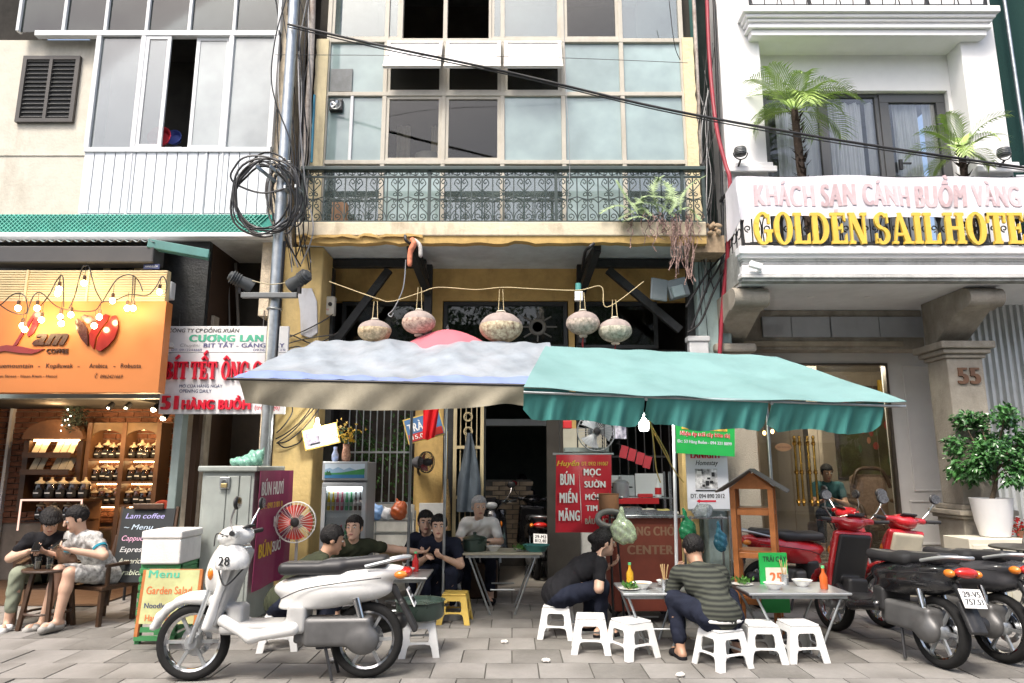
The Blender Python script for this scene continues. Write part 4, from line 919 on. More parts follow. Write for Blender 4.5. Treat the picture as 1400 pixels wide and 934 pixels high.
# glass counter with glowing edges, jars on it
cc = T('glass_counter', 'glass coffee counter with glowing white edges beneath a row of jars', 'counter', P(66, 800, 8.9))
x0, x1 = XX(24, 710, 8.9), XX(109, 710, 8.9); z1 = ZZ(686, 8.9); zm_ = ZZ(712, 8.9); LED = lamp('pink_white_led', (1, .62, .5), .7)
MB().box(x0, x1, 8.92, 9.35, 0, zm_ - .25).bd('base', WOODD, cc); MB().box(x0, x1, 8.92, 9.36, z1, z1 + .03).bd('top', WOODD, cc); MB().box(x0, x1, 8.93, 9.35, zm_ - .02, zm_).bd('shelf', CLEAR, cc)
MB().box(x0 + .01, x1 - .01, 9.34, 9.36, zm_ - .25, z1).bd('back_board', M('orange_lit_board', (.35, .16, .06), .6), cc)
for a in (x0, x1 - .014): MB().box(a, a + .014, 8.905, 8.92, zm_ - .12, z1 + .03).bd('led_edge', LED, cc)
MB().box(x0 + .02, x1 - .02, 8.9, 8.918, z1 + .01, z1 + .03).bd('led_edge', LED, cc)
for k in range(5): copytree(jp, (x0 + .1 + k * (x1 - x0 - .2) / 4, 9.1, z1 + .032), 0, 'dark jar on the glass counter, %s from the left' % ['first', 'second', 'third', 'fourth', 'fifth'][k], 'jars on the counter', scale=1.25)
for k in range(4): copytree(jp, (x0 + .13 + k * (x1 - x0 - .26) / 3, 9.12, zm_ + .002), 0, 'pale-lidded jar inside the glass counter, %s from the left' % ['first', 'second', 'third', 'fourth'][k], 'jars in the counter', scale=1.1)
# dark hanging shrub with tiny lights, spots on the ceiling
hs_ = T('hanging_plant', 'dark bushy decoration with tiny lights hanging above the card rack', 'plant', P(102, 575, 9.3)); mb = MB(); c = P(103, 570, 9.3)
for k in range(420):
 d = Vc((rgau(0, 1), rgau(0, 1), rgau(0, 1))).normalized() * runi(.05, .2); p = c + Vc((d.x * .8, d.y * .8, d.z * 1.1)); a = Vc((rgau(0, 1), rgau(0, 1), rgau(0, 1))).normalized() * .03; b = a.orthogonal().normalized() * .009
 mb.add([p - a, p + b, p + a, p - b], [(0, 1, 2, 3)])
mb.bd('foliage', M('dark_green_needles', (.012, .022, .014), .7), hs_, fix=False)
for k in range(9):
 d = Vc((rgau(0, .09), -.16, rgau(0, .12))); MB().ell(c + d, (.008,) * 3, None, 6, 4).bd('tiny_light', lamp('tiny_light_glow', (1, .95, .85), 6.), hs_)
MB().cyl(c + Vc((0, 0, .15)), c + Vc((0, 0, .4)), .005, n=5).bd('cord', RUBBER, hs_)
for k, (a, b, lbl) in enumerate(((210, 560, 'higher spot lamp on the coffee shop ceiling'), (223, 572, 'lower spot lamp near the coffee shop door post'), (148, 558, 'left small tube lamp at the coffee shop ceiling'), (172, 558, 'right small tube lamp at the coffee shop ceiling'))):
 p = P(a, b, 8.6); zc_ = ZZ(541, 7.9); t = T('spot_lamp', lbl, 'lamp', p); MB().cyl(p + Vc((.02, .06, .06)), p, .032, .04, 12).bd('housing', BLACKM, t, smooth=40); MB().cyl((p.x + .02, p.y + .06, p.z + .05), (p.x + .02, p.y + .06, zc_), .008, n=6).bd('stem', BLACKM, t)
 MB().ell(p, (.036, .016, .03) if k < 2 else (.02, .01, .012), None, 10, 6).bd('glow', lamp('spot_glow', (1, .85, .6), 18.), t)
 if k < 2:
  li = bpy.data.lights.new('spot_light', 'POINT'); li.energy = 9; li.color = (1, .68, .36); li.shadow_soft_size = .05; lo = bpy.data.objects.new('spot_light', li); C.objects.link(lo); lo.location = p + Vc((-.1, -.1, -.12)); adopt(lo, t)
for k, (a, b) in enumerate(((75, 560), (150, 600))):
 li = bpy.data.lights.new('shop_lamp_light', 'POINT'); li.energy = 10; li.color = (1, .62, .3); li.shadow_soft_size = .1; lo = bpy.data.objects.new('shop_lamp_light', li); C.objects.link(lo); lo.location = P(a, b, 8.95); adopt(lo, sh if k else ad)
rc = T('red_chair', 'round-backed red chair at the coffee shop doorway', 'chair', P(218, 800, 8.6)); c = P(220, 702, 8.7)
MB().prism([(c.x + .19 * cos(t), c.z - .12 + .28 * sin(t)) for t in [PI * i / 16 for i in range(17)]], (0, 8.7, 0), (1, 0, 0), (0, 0, 1), (0, .05, 0)).bd('backrest', M('orange_red_leather', (.5, .06, .02), .4, var=.1), rc, bevel=.015)
MB().box(c.x - .19, c.x + .19, 8.3, 8.72, .4, .5).bd('seat', M('orange_red_leather', (.5, .06, .02), .4), rc, bevel=.03)
for a in (-.16, .16):
 for b in (8.34, 8.68): MB().cyl((c.x + a, b, 0), (c.x + a, b, .41), .015, n=8).bd('leg', BLACKM, rc)
# ---- alley between the two houses: piers, dark door, conduits
AL = T('alley_wall', 'stained grey wall with a dark doorway between coffee shop and yellow house', 'wall', (-3.7, 8.4, 0))
MB().box(XX(249, 640, 8.05), XX(276, 640, 8.05), 8.05, 8.2, 0, 3.3).bd('pier', M('stained_grey_plaster', (.33, .29, .23), .9, var=.25, bump=.3, dirt=.7, dirtcol=(.1, .08, .06), dscale=3), AL)
x0, x1 = XX(277, 640, 8.4), xpl0
MB().box(x0, x1, 8.9, 9.0, 0, 4.4).bd('back_wall', M('dim_brown_door', (.05, .04, .032), .7, var=.3), AL); MB().box(xd + .13, x1, 8.75, 8.88, 2.9, 4.4).bd('upper_wall', DARKIN, AL)
MB().box(XX(300, 640, 8.85), XX(304, 640, 8.85), 8.8, 8.86, 0, 2.9).bd('door_edge', M('dim_brown_door2', (.09, .075, .06), .7), AL)
for a, b, r in (((322, 360), (326, 445), .02), ((312, 365), (314, 445), .012), ((265, 380), (262, 445), .015)): MB().cyl(P(*a, 8.5), P(*b, 8.5), r, n=8).bd('conduit', M('old_pipe', (.14, .13, .12), .6), AL, smooth=40)
# ---- white steakhouse signboards
WS_, WY = M('white_sign_board', (.68, .69, .70), .5, var=.06, dirt=.25, dirtcol=(.35, .34, .33), dscale=2.5), 7.7
sb = T('street_sign', 'white double signboard with red raised letters and green shop name', 'sign', P(305, 510, WY))
def rect(a, b, c_, d, Y, th, nm, m, par, bev=.004): q = RC(a, b, c_, d, Y); return MB().box(q[0], q[1], Y, Y + th, q[2], q[3]).bd(nm, m, par, bevel=bev)
rect(224, 446, 394, 482, WY, .04, 'upper_board', WS_, sb); rect(220, 482.7, 391, 566, WY - .003, .045, 'lower_board', WS_, sb)
def st(s_, px0, py1, px1, capy, m, par, Y, nm='lettering', **k): a, b = P(px0, py1, Y), P(px1, py1, Y); return text(nm, s_, (a.x, Y, a.z), b.x - a.x, ZZ(capy, Y) - ZZ(py1, Y), m, par, **k)
NAVY = M('navy_lettering', (.03, .04, .12), .5); GRN = M('green_lettering', (.08, .42, .27), .5); VIO = M('violet_grey_lettering', (.12, .12, .25), .5); REDL = M('red_raised_lettering', (.62, .012, .035), .35, var=.05); INK = M('black_ink', (.02, .02, .022), .5); GREYT = M('grey_lettering', (.3, .3, .32), .6)
y_ = WY - .003
st('CÔNG TY CP ĐỒNG XUÂN', 230, 454.5, 327, 449.5, INK, sb, y_, bold=.02, italic=.15); st('CƯƠNG LAN', 258, 467, 360, 458, GRN, sb, y_, bold=.12); st('Chuyên:', 246, 474, 273, 470, GREYT, sb, y_, italic=.2); st('BIT TẤT - GĂNG TAY', 278, 475, 389, 469.5, VIO, sb, y_, bold=.05); st('ĐT: 0912244669', 234, 480, 276, 477, VIO, sb, y_); st('0936 229 119', 346, 480, 390, 477, VIO, sb, y_)
y_ = WY - .005
def serif_word(wd_, px0, py1, px1, capy, Y, depth, mats, par, nm='raised_letter'):
 a, b = P(px0, py1, Y), P(px1, py1, Y); h_ = ZZ(capy, Y) - ZZ(py1, Y); advs = [serif_geo(unicodedata.normalize('NFD', ch)[0])[1] for ch in wd_]; g_ = .06; k = (b.x - a.x) / (sum(advs) + g_ * (len(advs) - 1)); x = a.x
 for ch, ad_ in zip(wd_, advs): serif_letter(nm, ch, (x, Y, a.z), ad_ * k, h_, depth, [mats], par); x += (ad_ + g_) * k
serif_word('BÍT', 225, 519, 257, 495, y_, .035, REDL, sb); serif_word('TẾT', 261, 519, 297, 495, y_, .035, REDL, sb); serif_word('ÔNG', 303, 519, 341, 495, y_, .035, REDL, sb); serif_word('C', 346, 519, 358, 495, y_, .035, REDL, sb)
st('MỞ CỬA HÀNG NGÀY', 245, 530, 304, 526, NAVY, sb, y_, bold=.03); st('OPENING DAILY', 245, 537, 289, 532.5, NAVY, sb, y_, bold=.03)
st('51', 220.5, 560, 244, 541.5, REDL, sb, y_, 'raised_letters', bold=.09, depth=.03); st('HÀNG BUỒM', 249, 560, 343, 547, REDL, sb, y_, 'raised_letters', bold=.11, depth=.03); st('(trong ngõ)', 348, 560, 382, 554, REDL, sb, y_, bold=.02)
for a in (245, 360): MB().cyl(P(a, 447, WY + .02), P(a + 4, 380, 8.3), .006, n=5).bd('stay', BLACKM, sb)
dl = T('dome_lamp', 'small grey dome lamp fixed beside the white signboard', 'lamp', P(229, 474, 7.55)); MB().lathe([(.001, .05), (.05, .04), (.07, 0), (.072, -.012), (.06, 0), (.001, .02)], P(229, 474, 7.55), 16).bd('shade', M('grey_lamp_shade', (.35, .34, .32), .5), dl, smooth=50); MB().cyl(P(229, 470, 7.55), P(232, 446, 7.7), .008, n=6).bd('arm', STEEL, dl)
# meter boxes fixed at the sign edge of the coffee shop
bx_ = T('meter_box', 'white meter box at the right end of the coffee sign', 'box', P(229, 398, 7.5)); MB().obox(P(230, 398, 7.5), (.06, .05, .1)).bd('case', M('white_grey_box', (.55, .56, .56), .5), bx_, bevel=.012); MB().cyl(P(226, 403, 7.44), P(226, 403, 7.4), .03, n=14).bd('dial', CLEARD, bx_)
ac = T('air_conditioner', 'beige air conditioner unit above the slatted sign top', 'air conditioner', P(170, 363, 7.55)); q = RC(141, 358.5, 192, 369, 7.52); MB().box(q[0], q[1], 7.52, 7.8, q[2] - .25, q[3] - .01).bd('case', M('beige_case', (.5, .42, .28), .6), ac, bevel=.01); MB().lathe([(.12, 0), (.13, .01), (.14, 0)], (P(167, 372, 7.52).x, 7.515, P(167, 372, 7.52).z), 20, MRot(D2R(90), 3, 'X')).bd('fan_ring', BLACKM, ac)
q = RC(196, 361, 218, 368, 7.3); np_ = tag(MB().box(q[0], q[1], 7.3, 7.315, q[2], q[3]).bd('number_plate', NAVY, bevel=.003), 'small dark blue house number plate above the sign corner', 'sign'); text('lettering', 'HÀNG BUỒM', (q[0] + .02, 7.298, q[2] + .02), q[1] - q[0] - .04, .02, WHITE, np_)
# ---- galvanised pole with cable coils and floodlights
PX, PY = -2.59, 7.3
pl = T('utility_pole', 'galvanised steel pole in front of the white signboard', 'pole', (PX, PY, 0))
MB().tube([(PX, PY, 0), (PX, PY, 4), (PX, PY, 8.5)], [.065, .062, .055], 12).bd('shaft', STEEL, pl, smooth=40)
MB().lathe([(.1, 0), (.1, .03), (.066, .05)], (PX, PY, 0), 14).bd('base_collar', STEEL, pl)
zb_ = ZZ(404, PY - .08)
MB().box(XX(331, 404, PY - .08), XX(407, 404, PY - .08), PY - .12, PY - .06, zb_ - .03, zb_ + .025).bd('cross_arm', M('grey_angle_iron', (.16, .17, .17), .5, .5), pl, bevel=.004)
for zz in (3.2, 4.55, 4.75): MB().tube(arc((PX, PY, zz), .07, 0, 2 * PI, 18, (1, 0, 0), (0, 1, 0))[:-1], .012, 5, True).bd('band', STEEL, pl, smooth=60)
for a, b in (((350, 227), (377, 249)), ((369, 227), (392, 247)), ((389, 255), (397, 265)), ((404, 254), (412, 264))): MB().beam(P(*a, 7.05), P(*b, 7.25), .02, .035).bd('insulator_bracket', STEEL, pl)
for a in ((352, 226), (372, 222), (388, 218), (395, 222)): MB().lathe([(.012, -.02), (.022, -.01), (.012, 0), (.022, .01), (.012, .02)], P(*a, 7.1), 10).bd('insulator', M('white_porcelain', (.65, .65, .63), .2), pl, smooth=50)
def flood(px, py, yaw, pitch, label):
 c = P(px, py, PY - .1); t = T('floodlight', label, 'floodlight', c); R_ = MRot(yaw, 3, 'Z') @ MRot(pitch, 3, 'X')
 prof = [(.001, .14), (.05, .13), (.062, .09), (.066, 0), (.085, -.1), (.088, -.13), (.08, -.13), (.001, -.12)]
 MB().lathe(prof, c, 18, R_).bd('housing', M('dark_grey_cast_metal', (.045, .05, .052), .5, var=.2), t, smooth=40); MB().lathe([(.078, -.132), (.001, -.134)], c, 18, R_).bd('lens', glass('lamp_lens', (.5, .55, .55), .15, .05, .5, (.1, .12, .12)), t)
 for k in range(4): MB().lathe([(.07, .02 + k * .025), (.078, .025 + k * .025), (.07, .03 + k * .025)], c, 18, R_).bd('cooling_fin', M('dark_grey_cast_metal', (.045, .05, .052)), t)
 MB().beam(c + Vc((0, 0, -.03)), (c.x, PY - .09, zb_ + .02), .03, .05).bd('bracket', BLACKM, t); return t
flood(329, 385, -1.0, 1.15, 'dark floodlight aimed left on the pole cross arm'); flood(410, 383, 1.1, 1.1, 'dark floodlight aimed right on the pole cross arm')
MB().tube(smp([P(345, 384, PY - .1), P(358, 387, PY - .12), P(373, 389, PY - .12), P(395, 386, PY - .1)]), .006, 5).bd('lamp_lead', M('yellow_grey_lead', (.35, .3, .18), .6), pl, smooth=60)
# coils of spare cable hung on the pole
cl = T('cable_coil', 'loops of spare black cable hanging on the steel pole', 'cables', P(365, 265, 7.1))
def ring(cx, cy, rx, ry, Y, r, ph, m=RUBBER, tilt=0., yk=.1):
 pts = []
 for i in range(36):
  a = 2 * PI * i / 36; u, v = rx * cos(a), ry * sin(a); wob = 1 + .05 * sin(3 * a + ph) + .03 * sin(5 * a + 2 * ph)
  pts.append(P(cx + (u * cos(tilt) - v * sin(tilt)) * wob, cy + (u * sin(tilt) + v * cos(tilt)) * wob, Y + yk * sin(a + ph)))
 MB().tube(pts, r, 6, True).bd('loop', m, cl, smooth=60)
ring(356, 239, 40, 25, 7.05, .011, .3, GREYC, .15)
for k in range(7): ring(361 + runi(-5, 5), 268 + runi(-7, 7), 42 + runi(-6, 6), 50 + runi(-10, 6), 7.08 + .02 * k, rnd.choice((.009, .011, .013)), k * 1.1, RUBBER if k % 3 else GREYC, runi(-.3, .5))
for k in range(5): ring(392 + runi(-6, 6), 272 + runi(-8, 8), 26 + runi(-8, 6), 44 + runi(-14, 12), 7.32 + .02 * k, rnd.choice((.008, .01)), k * 2.1, RUBBER if k % 2 else GREYC, runi(-.4, .2))
# vertical cable bundles climbing the pole and the gap
def cable(name, pts, r, label, m=RUBBER, cat='cable', group=None): return tag(MB().tube(smp(pts, 8), r, 6).bd(name, m, smooth=60), label, cat, group)
bun = T('cable_bundle', 'tangle of thin cables running up the dark gap beside the steel pole', 'cables', P(405, 150, 7.9))
for k in range(16):
 x = 384 + k * 2.6; pts = [P(x + runi(-14, 10), -20, 7.6 + runi(0, .7))] + [P(x + runi(-7, 7), y, 7.5 + runi(0, .6)) for y in (60, 130, 200, 260, 315)] + [P(x + runi(-12, 18), 345 + runi(-20, 40), 7.9)]
 MB().tube(smp(pts, 7), rnd.choice((.005, .007, .009)), 5).bd('strand', RUBBER if k % 3 else M('pale_grey_cable', (.3, .3, .3), .6), bun, smooth=60)
MB().tube(smp([P(391, 0, 7.2), P(378, 45, 7.15), P(371, 100, 7.15), P(377, 140, 7.18), P(396, 190, 7.2), P(402, 230, 7.2)]), .008, 5).bd('strand', RUBBER, bun, smooth=60)
MB().tube(smp([P(428, -10, 8.1), P(424, 100, 8.1), P(417, 200, 8.1), P(413, 235, 8.1)]), .04, 8).bd('drain_pipe', M('rusty_white_pipe', (.45, .41, .37), .6, var=.4, scale=12, dirt=.7, dirtcol=(.16, .07, .03), dscale=8), bun, smooth=60)
MB().tube([P(430, 130, 8.05), P(426, 222, 8.05)], .016, 8).bd('blue_pipe', M('blue_pipe', (.02, .18, .28), .5), bun, smooth=60)
pb = T('cable_bundle', 'black cables strapped down the pole and across the yellow pillar', 'cables', P(378, 470, 7.3))
MB().tube([P(389, 330, PY), P(383, 400, PY), P(378, 480, PY), P(372, 560, PY), P(367, 640, PY)], .018, 6).bd('strand', RUBBER, pb, smooth=60)
for k, pts in enumerate(([(440, 545), (428, 560), (400, 590), (378, 606)], [(432, 548), (412, 575), (392, 592), (377, 600)], [(446, 545), (420, 580), (395, 602), (378, 606)], [(395, 545), (400, 562), (390, 580), (378, 592)], [(380, 606), (390, 612), (408, 606), (414, 598)], [(378, 468), (410, 455), (440, 440), (455, 430)], [(372, 478), (400, 468), (425, 462), (455, 458)], [(376, 472), (395, 458), (430, 470), (462, 455)], [(382, 480), (405, 474), (418, 476), (450, 472)])):
 MB().tube(smp([P(a, b, 7.95 + .01 * k) for a, b in pts], 6), .008, 5).bd('strand', RUBBER, pb, smooth=60)
# long overhead cable across the whole street front
main = [P(393, 33, 7.2), P(520, 62, 7.15), P(700, 100, 7.1), P(900, 147, 7.05), P(1100, 184, 7.0), P(1300, 215, 6.95), P(1480, 240, 6.9)]
cable('overhead_cable', main, .014, 'thick black overhead cable sagging from the pole across all houses'); cable('overhead_cable', [p + Vc((0, .02, -.022 - .006 * sin(i * 2))) for i, p in enumerate(main)], .007, 'thin grey cable twisted just under the thick overhead cable', GREYC)
cable('thin_wire', [P(376, 75, 7.3), P(560, 76, 7.6), P(760, 79, 7.7), P(940, 86, 7.9)], .0035, 'hair-thin wire across the upper windows of the yellow house', GREYC); cable('thin_wire', [P(770, -5, 7.4), P(774, 120, 7.45), P(779, 230, 7.5), P(773, 300, 7.6)], .004, 'thin pale wire hanging straight down the yellow house front', M('pale_grey_cable', (.3, .3, .3), .6)); cable('thin_wire', [P(914, -5, 7.9), P(922, 60, 8.0), P(930, 82, 8.1)], .005, 'short wire at the top right window of the yellow house')
# meter box, stained panel and camera on the yellow pillar
mbx = T('meter_box', 'cream electricity box with red print on the yellow pillar', 'box', P(446, 418, 8.3)); q = RC(435, 405, 457, 430, 8.3); MB().box(q[0], q[1], 8.3, 8.4, q[2], q[3]).bd('case', M('cream_box', (.55, .53, .45), .5), mbx, bevel=.012); text('lettering', 'EVN', (q[0] + .03, 8.297, q[2] + .05), .1, .025, RED, mbx); MB().cyl((q[1] - .05, 8.3, q[2] + .13), (q[1] - .05, 8.285, q[2] + .13), .025, n=14).bd('dial', BLACKM, mbx)
pn = [P(a, b, 8.02) for a, b in ((406, 394), (426, 394), (433, 412), (434, 455), (424, 462), (411, 458), (410, 425))]; tag(MB().prism([(p.x, p.z) for p in pn], (0, 8.02, 0), (1, 0, 0), (0, 0, 1), (0, .025, 0)).bd('wall_panel', M('stained_white_panel', (.55, .56, .58), .6, var=.1, dirt=.5, dirtcol=(.25, .2, .15), dscale=6), bevel=.006), 'stained whitish panel fixed to the yellow pillar', 'panel')
# ================================================================ white hotel on the right
HO = T('hotel_building', 'white hotel with moulded balconies, bracketed porch and glass entrance', 'hotel', (4, 8.6, 0))
HW = M('hotel_white_paint', (.80, .80, .80), .65, var=.03, bump=.06, dirt=.12, dirtcol=(.5, .5, .49), dscale=1.5, fray=.55)
MOULD = M('mouldy_grey_concrete', (.33, .34, .32), .85, var=.25, scale=5, bump=.35, dirt=.7, dirtcol=(.08, .08, .065), dscale=3)
STONE = M('brown_grey_stone', (.33, .30, .25), .8, var=.2, scale=5, bump=.35, bscale=45, dirt=.55, dirtcol=(.09, .08, .06), dscale=2.5)
YHF, YHW, YP = 7.5, 8.6, 8.3
hz0, hz1 = ZZ(384, YHF), ZZ(336, YHF)
hxl, hxr = XX(1014, 355, YHF), 7.2
xw = 2.78
# upper wall with the opening for door and window
wx0, wx1, wz0, wz1 = RC(1046, 124, 1302, 238, YHW); wz0 = hz1
XR = XX(1372, 120, YP)
MB().box(xw, wx0, YHW, YHW + .25, hz1, 9.9).bd('wall', HW, HO); MB().box(wx1, XR, YHW, YHW + .25, hz1, 9.9).bd('wall', HW, HO); MB().box(wx0, wx1, YHW, YHW + .25, wz1, 9.9).bd('wall', HW, HO)
# pilasters with base mouldings
for p0, p1 in ((None, 1043), (1322, 1371)):
 a = xw - .02 if p0 is None else XX(p0, 130, YP); b = XX(p1, 130, YP)
 MB().box(a, b, YP, YHW, hz1, 9.9).bd('pilaster', HW, HO, bevel=.01)
 zb_ = ZZ(226, YP - .06); MB().box(a - .03, b + .05, YP - .06, YP - .001, zb_ - .05, zb_ + .05).bd('base_moulding', HW, HO, bevel=.015); MB().box(a - .06, b + .08, YP - .1, YP - .061, zb_ - .1, zb_ - .02).bd('base_moulding', HW, HO, bevel=.012)
# first-floor balcony slab and its stepped fascia
MB().box(hxl, hxr, YHF + .1, 8.95, hz0 + .02, hz1).bd('balcony_slab', MOULD, HO)
for k, (pa, pb, dy, m_) in enumerate(((336, 346, -.06, HW), (346.3, 352, -.02, HW), (352.3, 357, .02, M('mould_streaked_white', (.55, .55, .53), .75, var=.15, dirt=.6, dirtcol=(.2, .2, .18), dscale=5)), (357.3, 362, .035, M('mould_streaked_white', (.5,) * 3)), (362.3, 371, .01, HW), (371.3, 375, -.03, HW), (375.3, 379.5, -.045, M('mould_streaked_white', (.5,) * 3)), (379.8, 384.5, -.02, MOULD))):
 q = ZZ(pb, YHF + dy), ZZ(pa, YHF + dy); MB().box(hxl + dy * .6, hxr, YHF + dy, YHF + .1, q[0], q[1]).bd('fascia_moulding', m_, HO, bevel=.006)
MB().box(hxl + .02, hxr, YHF + .102, 8.93, hz0 - .01, hz0 + .019).bd('porch_ceiling', M('porch_ceiling_white', (.74, .75, .75), .75, var=.06, dirt=.15, dirtcol=(.35, .36, .35)), HO)
for a in (1108, 1187, 1263): MB().lathe([(.05, 0), (.05, -.006), (.001, -.008)], (XX(a, 403, 8.2), 8.2, hz0 - .011), 16).bd('downlight', WHITE, HO)
# second balcony above
Y2 = 8.14; h20, h21 = ZZ(47, Y2), ZZ(8, Y2); a0, a1 = XX(1024, 30, Y2), XX(1352, 30, Y2)
for k, (pa, pb, dx_, dy) in enumerate(((14, 22, .1, -.1), (22.3, 27, .06, -.06), (27.3, 31, .03, -.03), (31.3, 35, .0, -.0), (35.3, 39, .02, -.02), (39.3, 47, -.03, .02))):
 MB().box(a0 - dx_, a1 + dx_, Y2 + dy, YP - .002 if dy < .1 else YHW, ZZ(pb, Y2), ZZ(pa, Y2)).bd('cornice_moulding', HW, HO, bevel=.008)
MB().box(a0 + .05, a1 - .05, Y2 + .04, YHW, h20 - .004, h21 - .02).bd('balcony_slab', HW, HO)
# railing of the second balcony
BL = M('black_wrought_iron', (.02, .021, .022), .45, var=.2)
def iron_rail(name, label, xa_, xb_, Y, z0, z1, n):
 t = T(name, label, 'railing', ((xa_ + xb_) / 2, Y, z0)); dx_ = (xb_ - xa_) / n; h_ = z1 - z0
 for zz in (z0 + .04, z1 - .02): MB().box(xa_, xb_, Y - .012, Y + .012, zz - .012, zz + .012).bd('rail', BL, t)
 mb = MB(); mb.cyl((0, 0, .05), (0, 0, h_ - .03), .008, n=6)
 for s_ in (-1, 1):
  mb.tube(spiral(s_ * dx_ * .22, h_ * .26, dx_ * .19, -PI / 2, 1.15, 14, s_), .008, 5); mb.tube(spiral(s_ * dx_ * .22, h_ * .7, dx_ * .19, PI / 2, -1.15, 14, s_), .008, 5)
  mb.tube(smp([(s_ * dx_ * .42, 0, .05), (s_ * dx_ * .47, 0, h_ * .3), (s_ * dx_ * .3, 0, h_ * .5), (s_ * dx_ * .47, 0, h_ * .68), (s_ * dx_ * .42, 0, h_ - .03)], 5), .008, 5)
 me = mb.bd('scroll_panel', BL, mo=True, smooth=60); pm = MB().box(-.012, .012, -.012, .012, 0, h_).bd('post', BL, mo=True)
 for i in range(n): inst(me, 'scroll_panel', t, (xa_ + dx_ * (i + .5), Y, z0))
 for i in range(0, n + 1, 2): inst(pm, 'post', t, (xa_ + dx_ * i, Y, z0))
 return t
iron_rail('balcony_railing', 'black scrolled railing of the hotel balcony cut by the photo top', a0 + .02, a1 - .02, Y2 - .02, h21 - .05, h21 + .85, 8)
MB().box(a0, a1, YHW + .1, YHW + .15, h21 - .02, 9.9).bd('upper_doors', glass('upper_hotel_glass', (.7, .75, .75), .12, .05, .5, (.4, .43, .43)), HO)
# ---- glazed doors with curtains
GRYF = M('dark_grey_door_frame', (.075, .078, .082), .45, var=.06)
def hframe(x0, x1, z0, z1, e, y, nm):
 f = MB(); f.box(x0, x1, y - .03, y + .03, z1 - e, z1); f.box(x0, x1, y - .03, y + .03, z0, z0 + e); f.box(x0, x0 + e, y - .029, y + .029, z0 + e, z1 - e); f.box(x1 - e, x1, y - .029, y + .029, z0 + e, z1 - e)
 o = f.bd(nm, GRYF, HO, bevel=.004); MB().box(x0 + e, x1 - e, y - .004, y + .004, z0 + e, z1 - e).bd('pane', glass('hotel_window_glass', (.96, .97, .97), .0, .02), o); return o
xm1, xm2 = XX(1132, 180, YHW), XX(1210, 180, YHW)
hframe(wx0 + .01, xm1, hz1, wz1, .07, YHW + .1, 'window'); hframe(xm1 + .002, xm2, hz1, wz1, .05, YHW + .11, 'window'); d = hframe(xm2 + .002, wx1 - .01, hz1, wz1 - .02, .12, YHW + .09, 'balcony_door')
hd = P(1232, 224, YHW + .04); MB().box(hd.x - .02, hd.x + .02, YHW + .03, YHW + .06, hd.z - .08, hd.z + .06).bd('handle_plate', BLACKM, d); MB().box(hd.x, hd.x + .13, YHW + .02, YHW + .04, hd.z - .01, hd.z + .012).bd('handle', BLACKM, d)
CUR = M('white_curtain', (.82, .82, .81), .85, var=.05)
for i, (p0, p1, ph) in enumerate(((1062, 1122, 0), (1136, 1180, 1), (1186, 1206, 2), (1222, 1256, 3), (1262, 1290, 4))):
 c0, c1 = XX(p0, 180, YHW + .2), XX(p1, 180, YHW + .2); n_ = 60
 tag(MB().sheet(lambda u, v: (c0 + (c1 - c0) * u, YHW + .2 + .03 * sin(u * (c1 - c0) * 45 + ph + .5 * v) + .01 * sin(u * 90), hz1 + .02 + (wz1 - hz1 - .1) * v), n_, 4, .004).bd('curtain', CUR, smooth=70), 'white pleated curtain behind the hotel glass, %s from the left' % ['first', 'second', 'third', 'fourth', 'fifth'][i], 'curtain', 'hotel curtains')
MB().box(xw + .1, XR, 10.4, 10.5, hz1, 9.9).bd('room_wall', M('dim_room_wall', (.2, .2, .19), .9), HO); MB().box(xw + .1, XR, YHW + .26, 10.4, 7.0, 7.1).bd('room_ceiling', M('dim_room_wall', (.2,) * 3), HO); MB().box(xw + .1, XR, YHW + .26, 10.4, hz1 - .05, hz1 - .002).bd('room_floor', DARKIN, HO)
# ---- balcony railing, banner and gold letters
br = iron_rail('balcony_railing', 'black iron railing behind the gold hotel letters', hxl + .05, hxr, YHF + .06, hz1, ZZ(241, YHF + .06), 20)
for k in range(6):
 y = YHF + .1 + k * .17; MB().cyl((hxl + .05, y, hz1), (hxl + .05, y, hz1 + .8), .008, n=6).bd('side_bar', BL, br); MB().tube(arc((hxl + .05, y + .08, hz1 + .2), .06, 0, 5.5, 12, (0, 1, 0), (0, 0, 1)), .007, 5).bd('side_scroll', BL, br)
MB().box(hxl + .04, hxl + .065, YHF + .06, 8.3, ZZ(241, YHF + .06) - .03, ZZ(241, YHF + .06)).bd('side_rail', BL, br)
BAN = M('white_banner_cloth', (.74, .73, .78), .75, var=.05, scale=3)
bz1, bz0 = ZZ(243, YHF), ZZ(299, YHF)
def banf(u, v):
 L_ = .55; tot = L_ + (hxr - hxl); s_ = u * tot; wob = .025 * sin(s_ * 5 + v * 2) + .014 * sin(s_ * 13 - v * 3) * (1 - v) + .02 * sin(s_ * 2.2 + 1)
 lowz = bz0 - .02 * sin(s_ * 4) + (.12 * (1 - s_ / L_) * -1 if s_ < L_ else 0)
 z = lowz + (bz1 - lowz) * v
 if s_ < L_: return (hxl + .0 - .01 + wob * .5, YHF - .03 + (L_ - s_) * .9, z + .0)
 return (hxl + (s_ - L_), YHF - .03 + wob, z)
bn = T('hotel_banner', 'white cloth banner with faded pink lettering draped over the hotel railing', 'banner', (hxl + 1, YHF, bz1)); MB().sheet(banf, 150, 10, .004).bd('cloth', BAN, bn, smooth=80)
PINK = M('faded_pink_print', (.60, .46, .48), .8, var=.1, scale=20)
def banbend(x, y): s_ = .55 + (tx0 - hxl) + x; v = (y + tz0 - bz0) / (bz1 - bz0); wob = .025 * sin(s_ * 5 + v * 2) + .014 * sin(s_ * 13 - v * 3) * (1 - v) + .02 * sin(s_ * 2.2 + 1); return Vc((0, wob, 0))
tx0, tz0 = XX(1030, 265, YHF - .035), ZZ(282, YHF - .035)
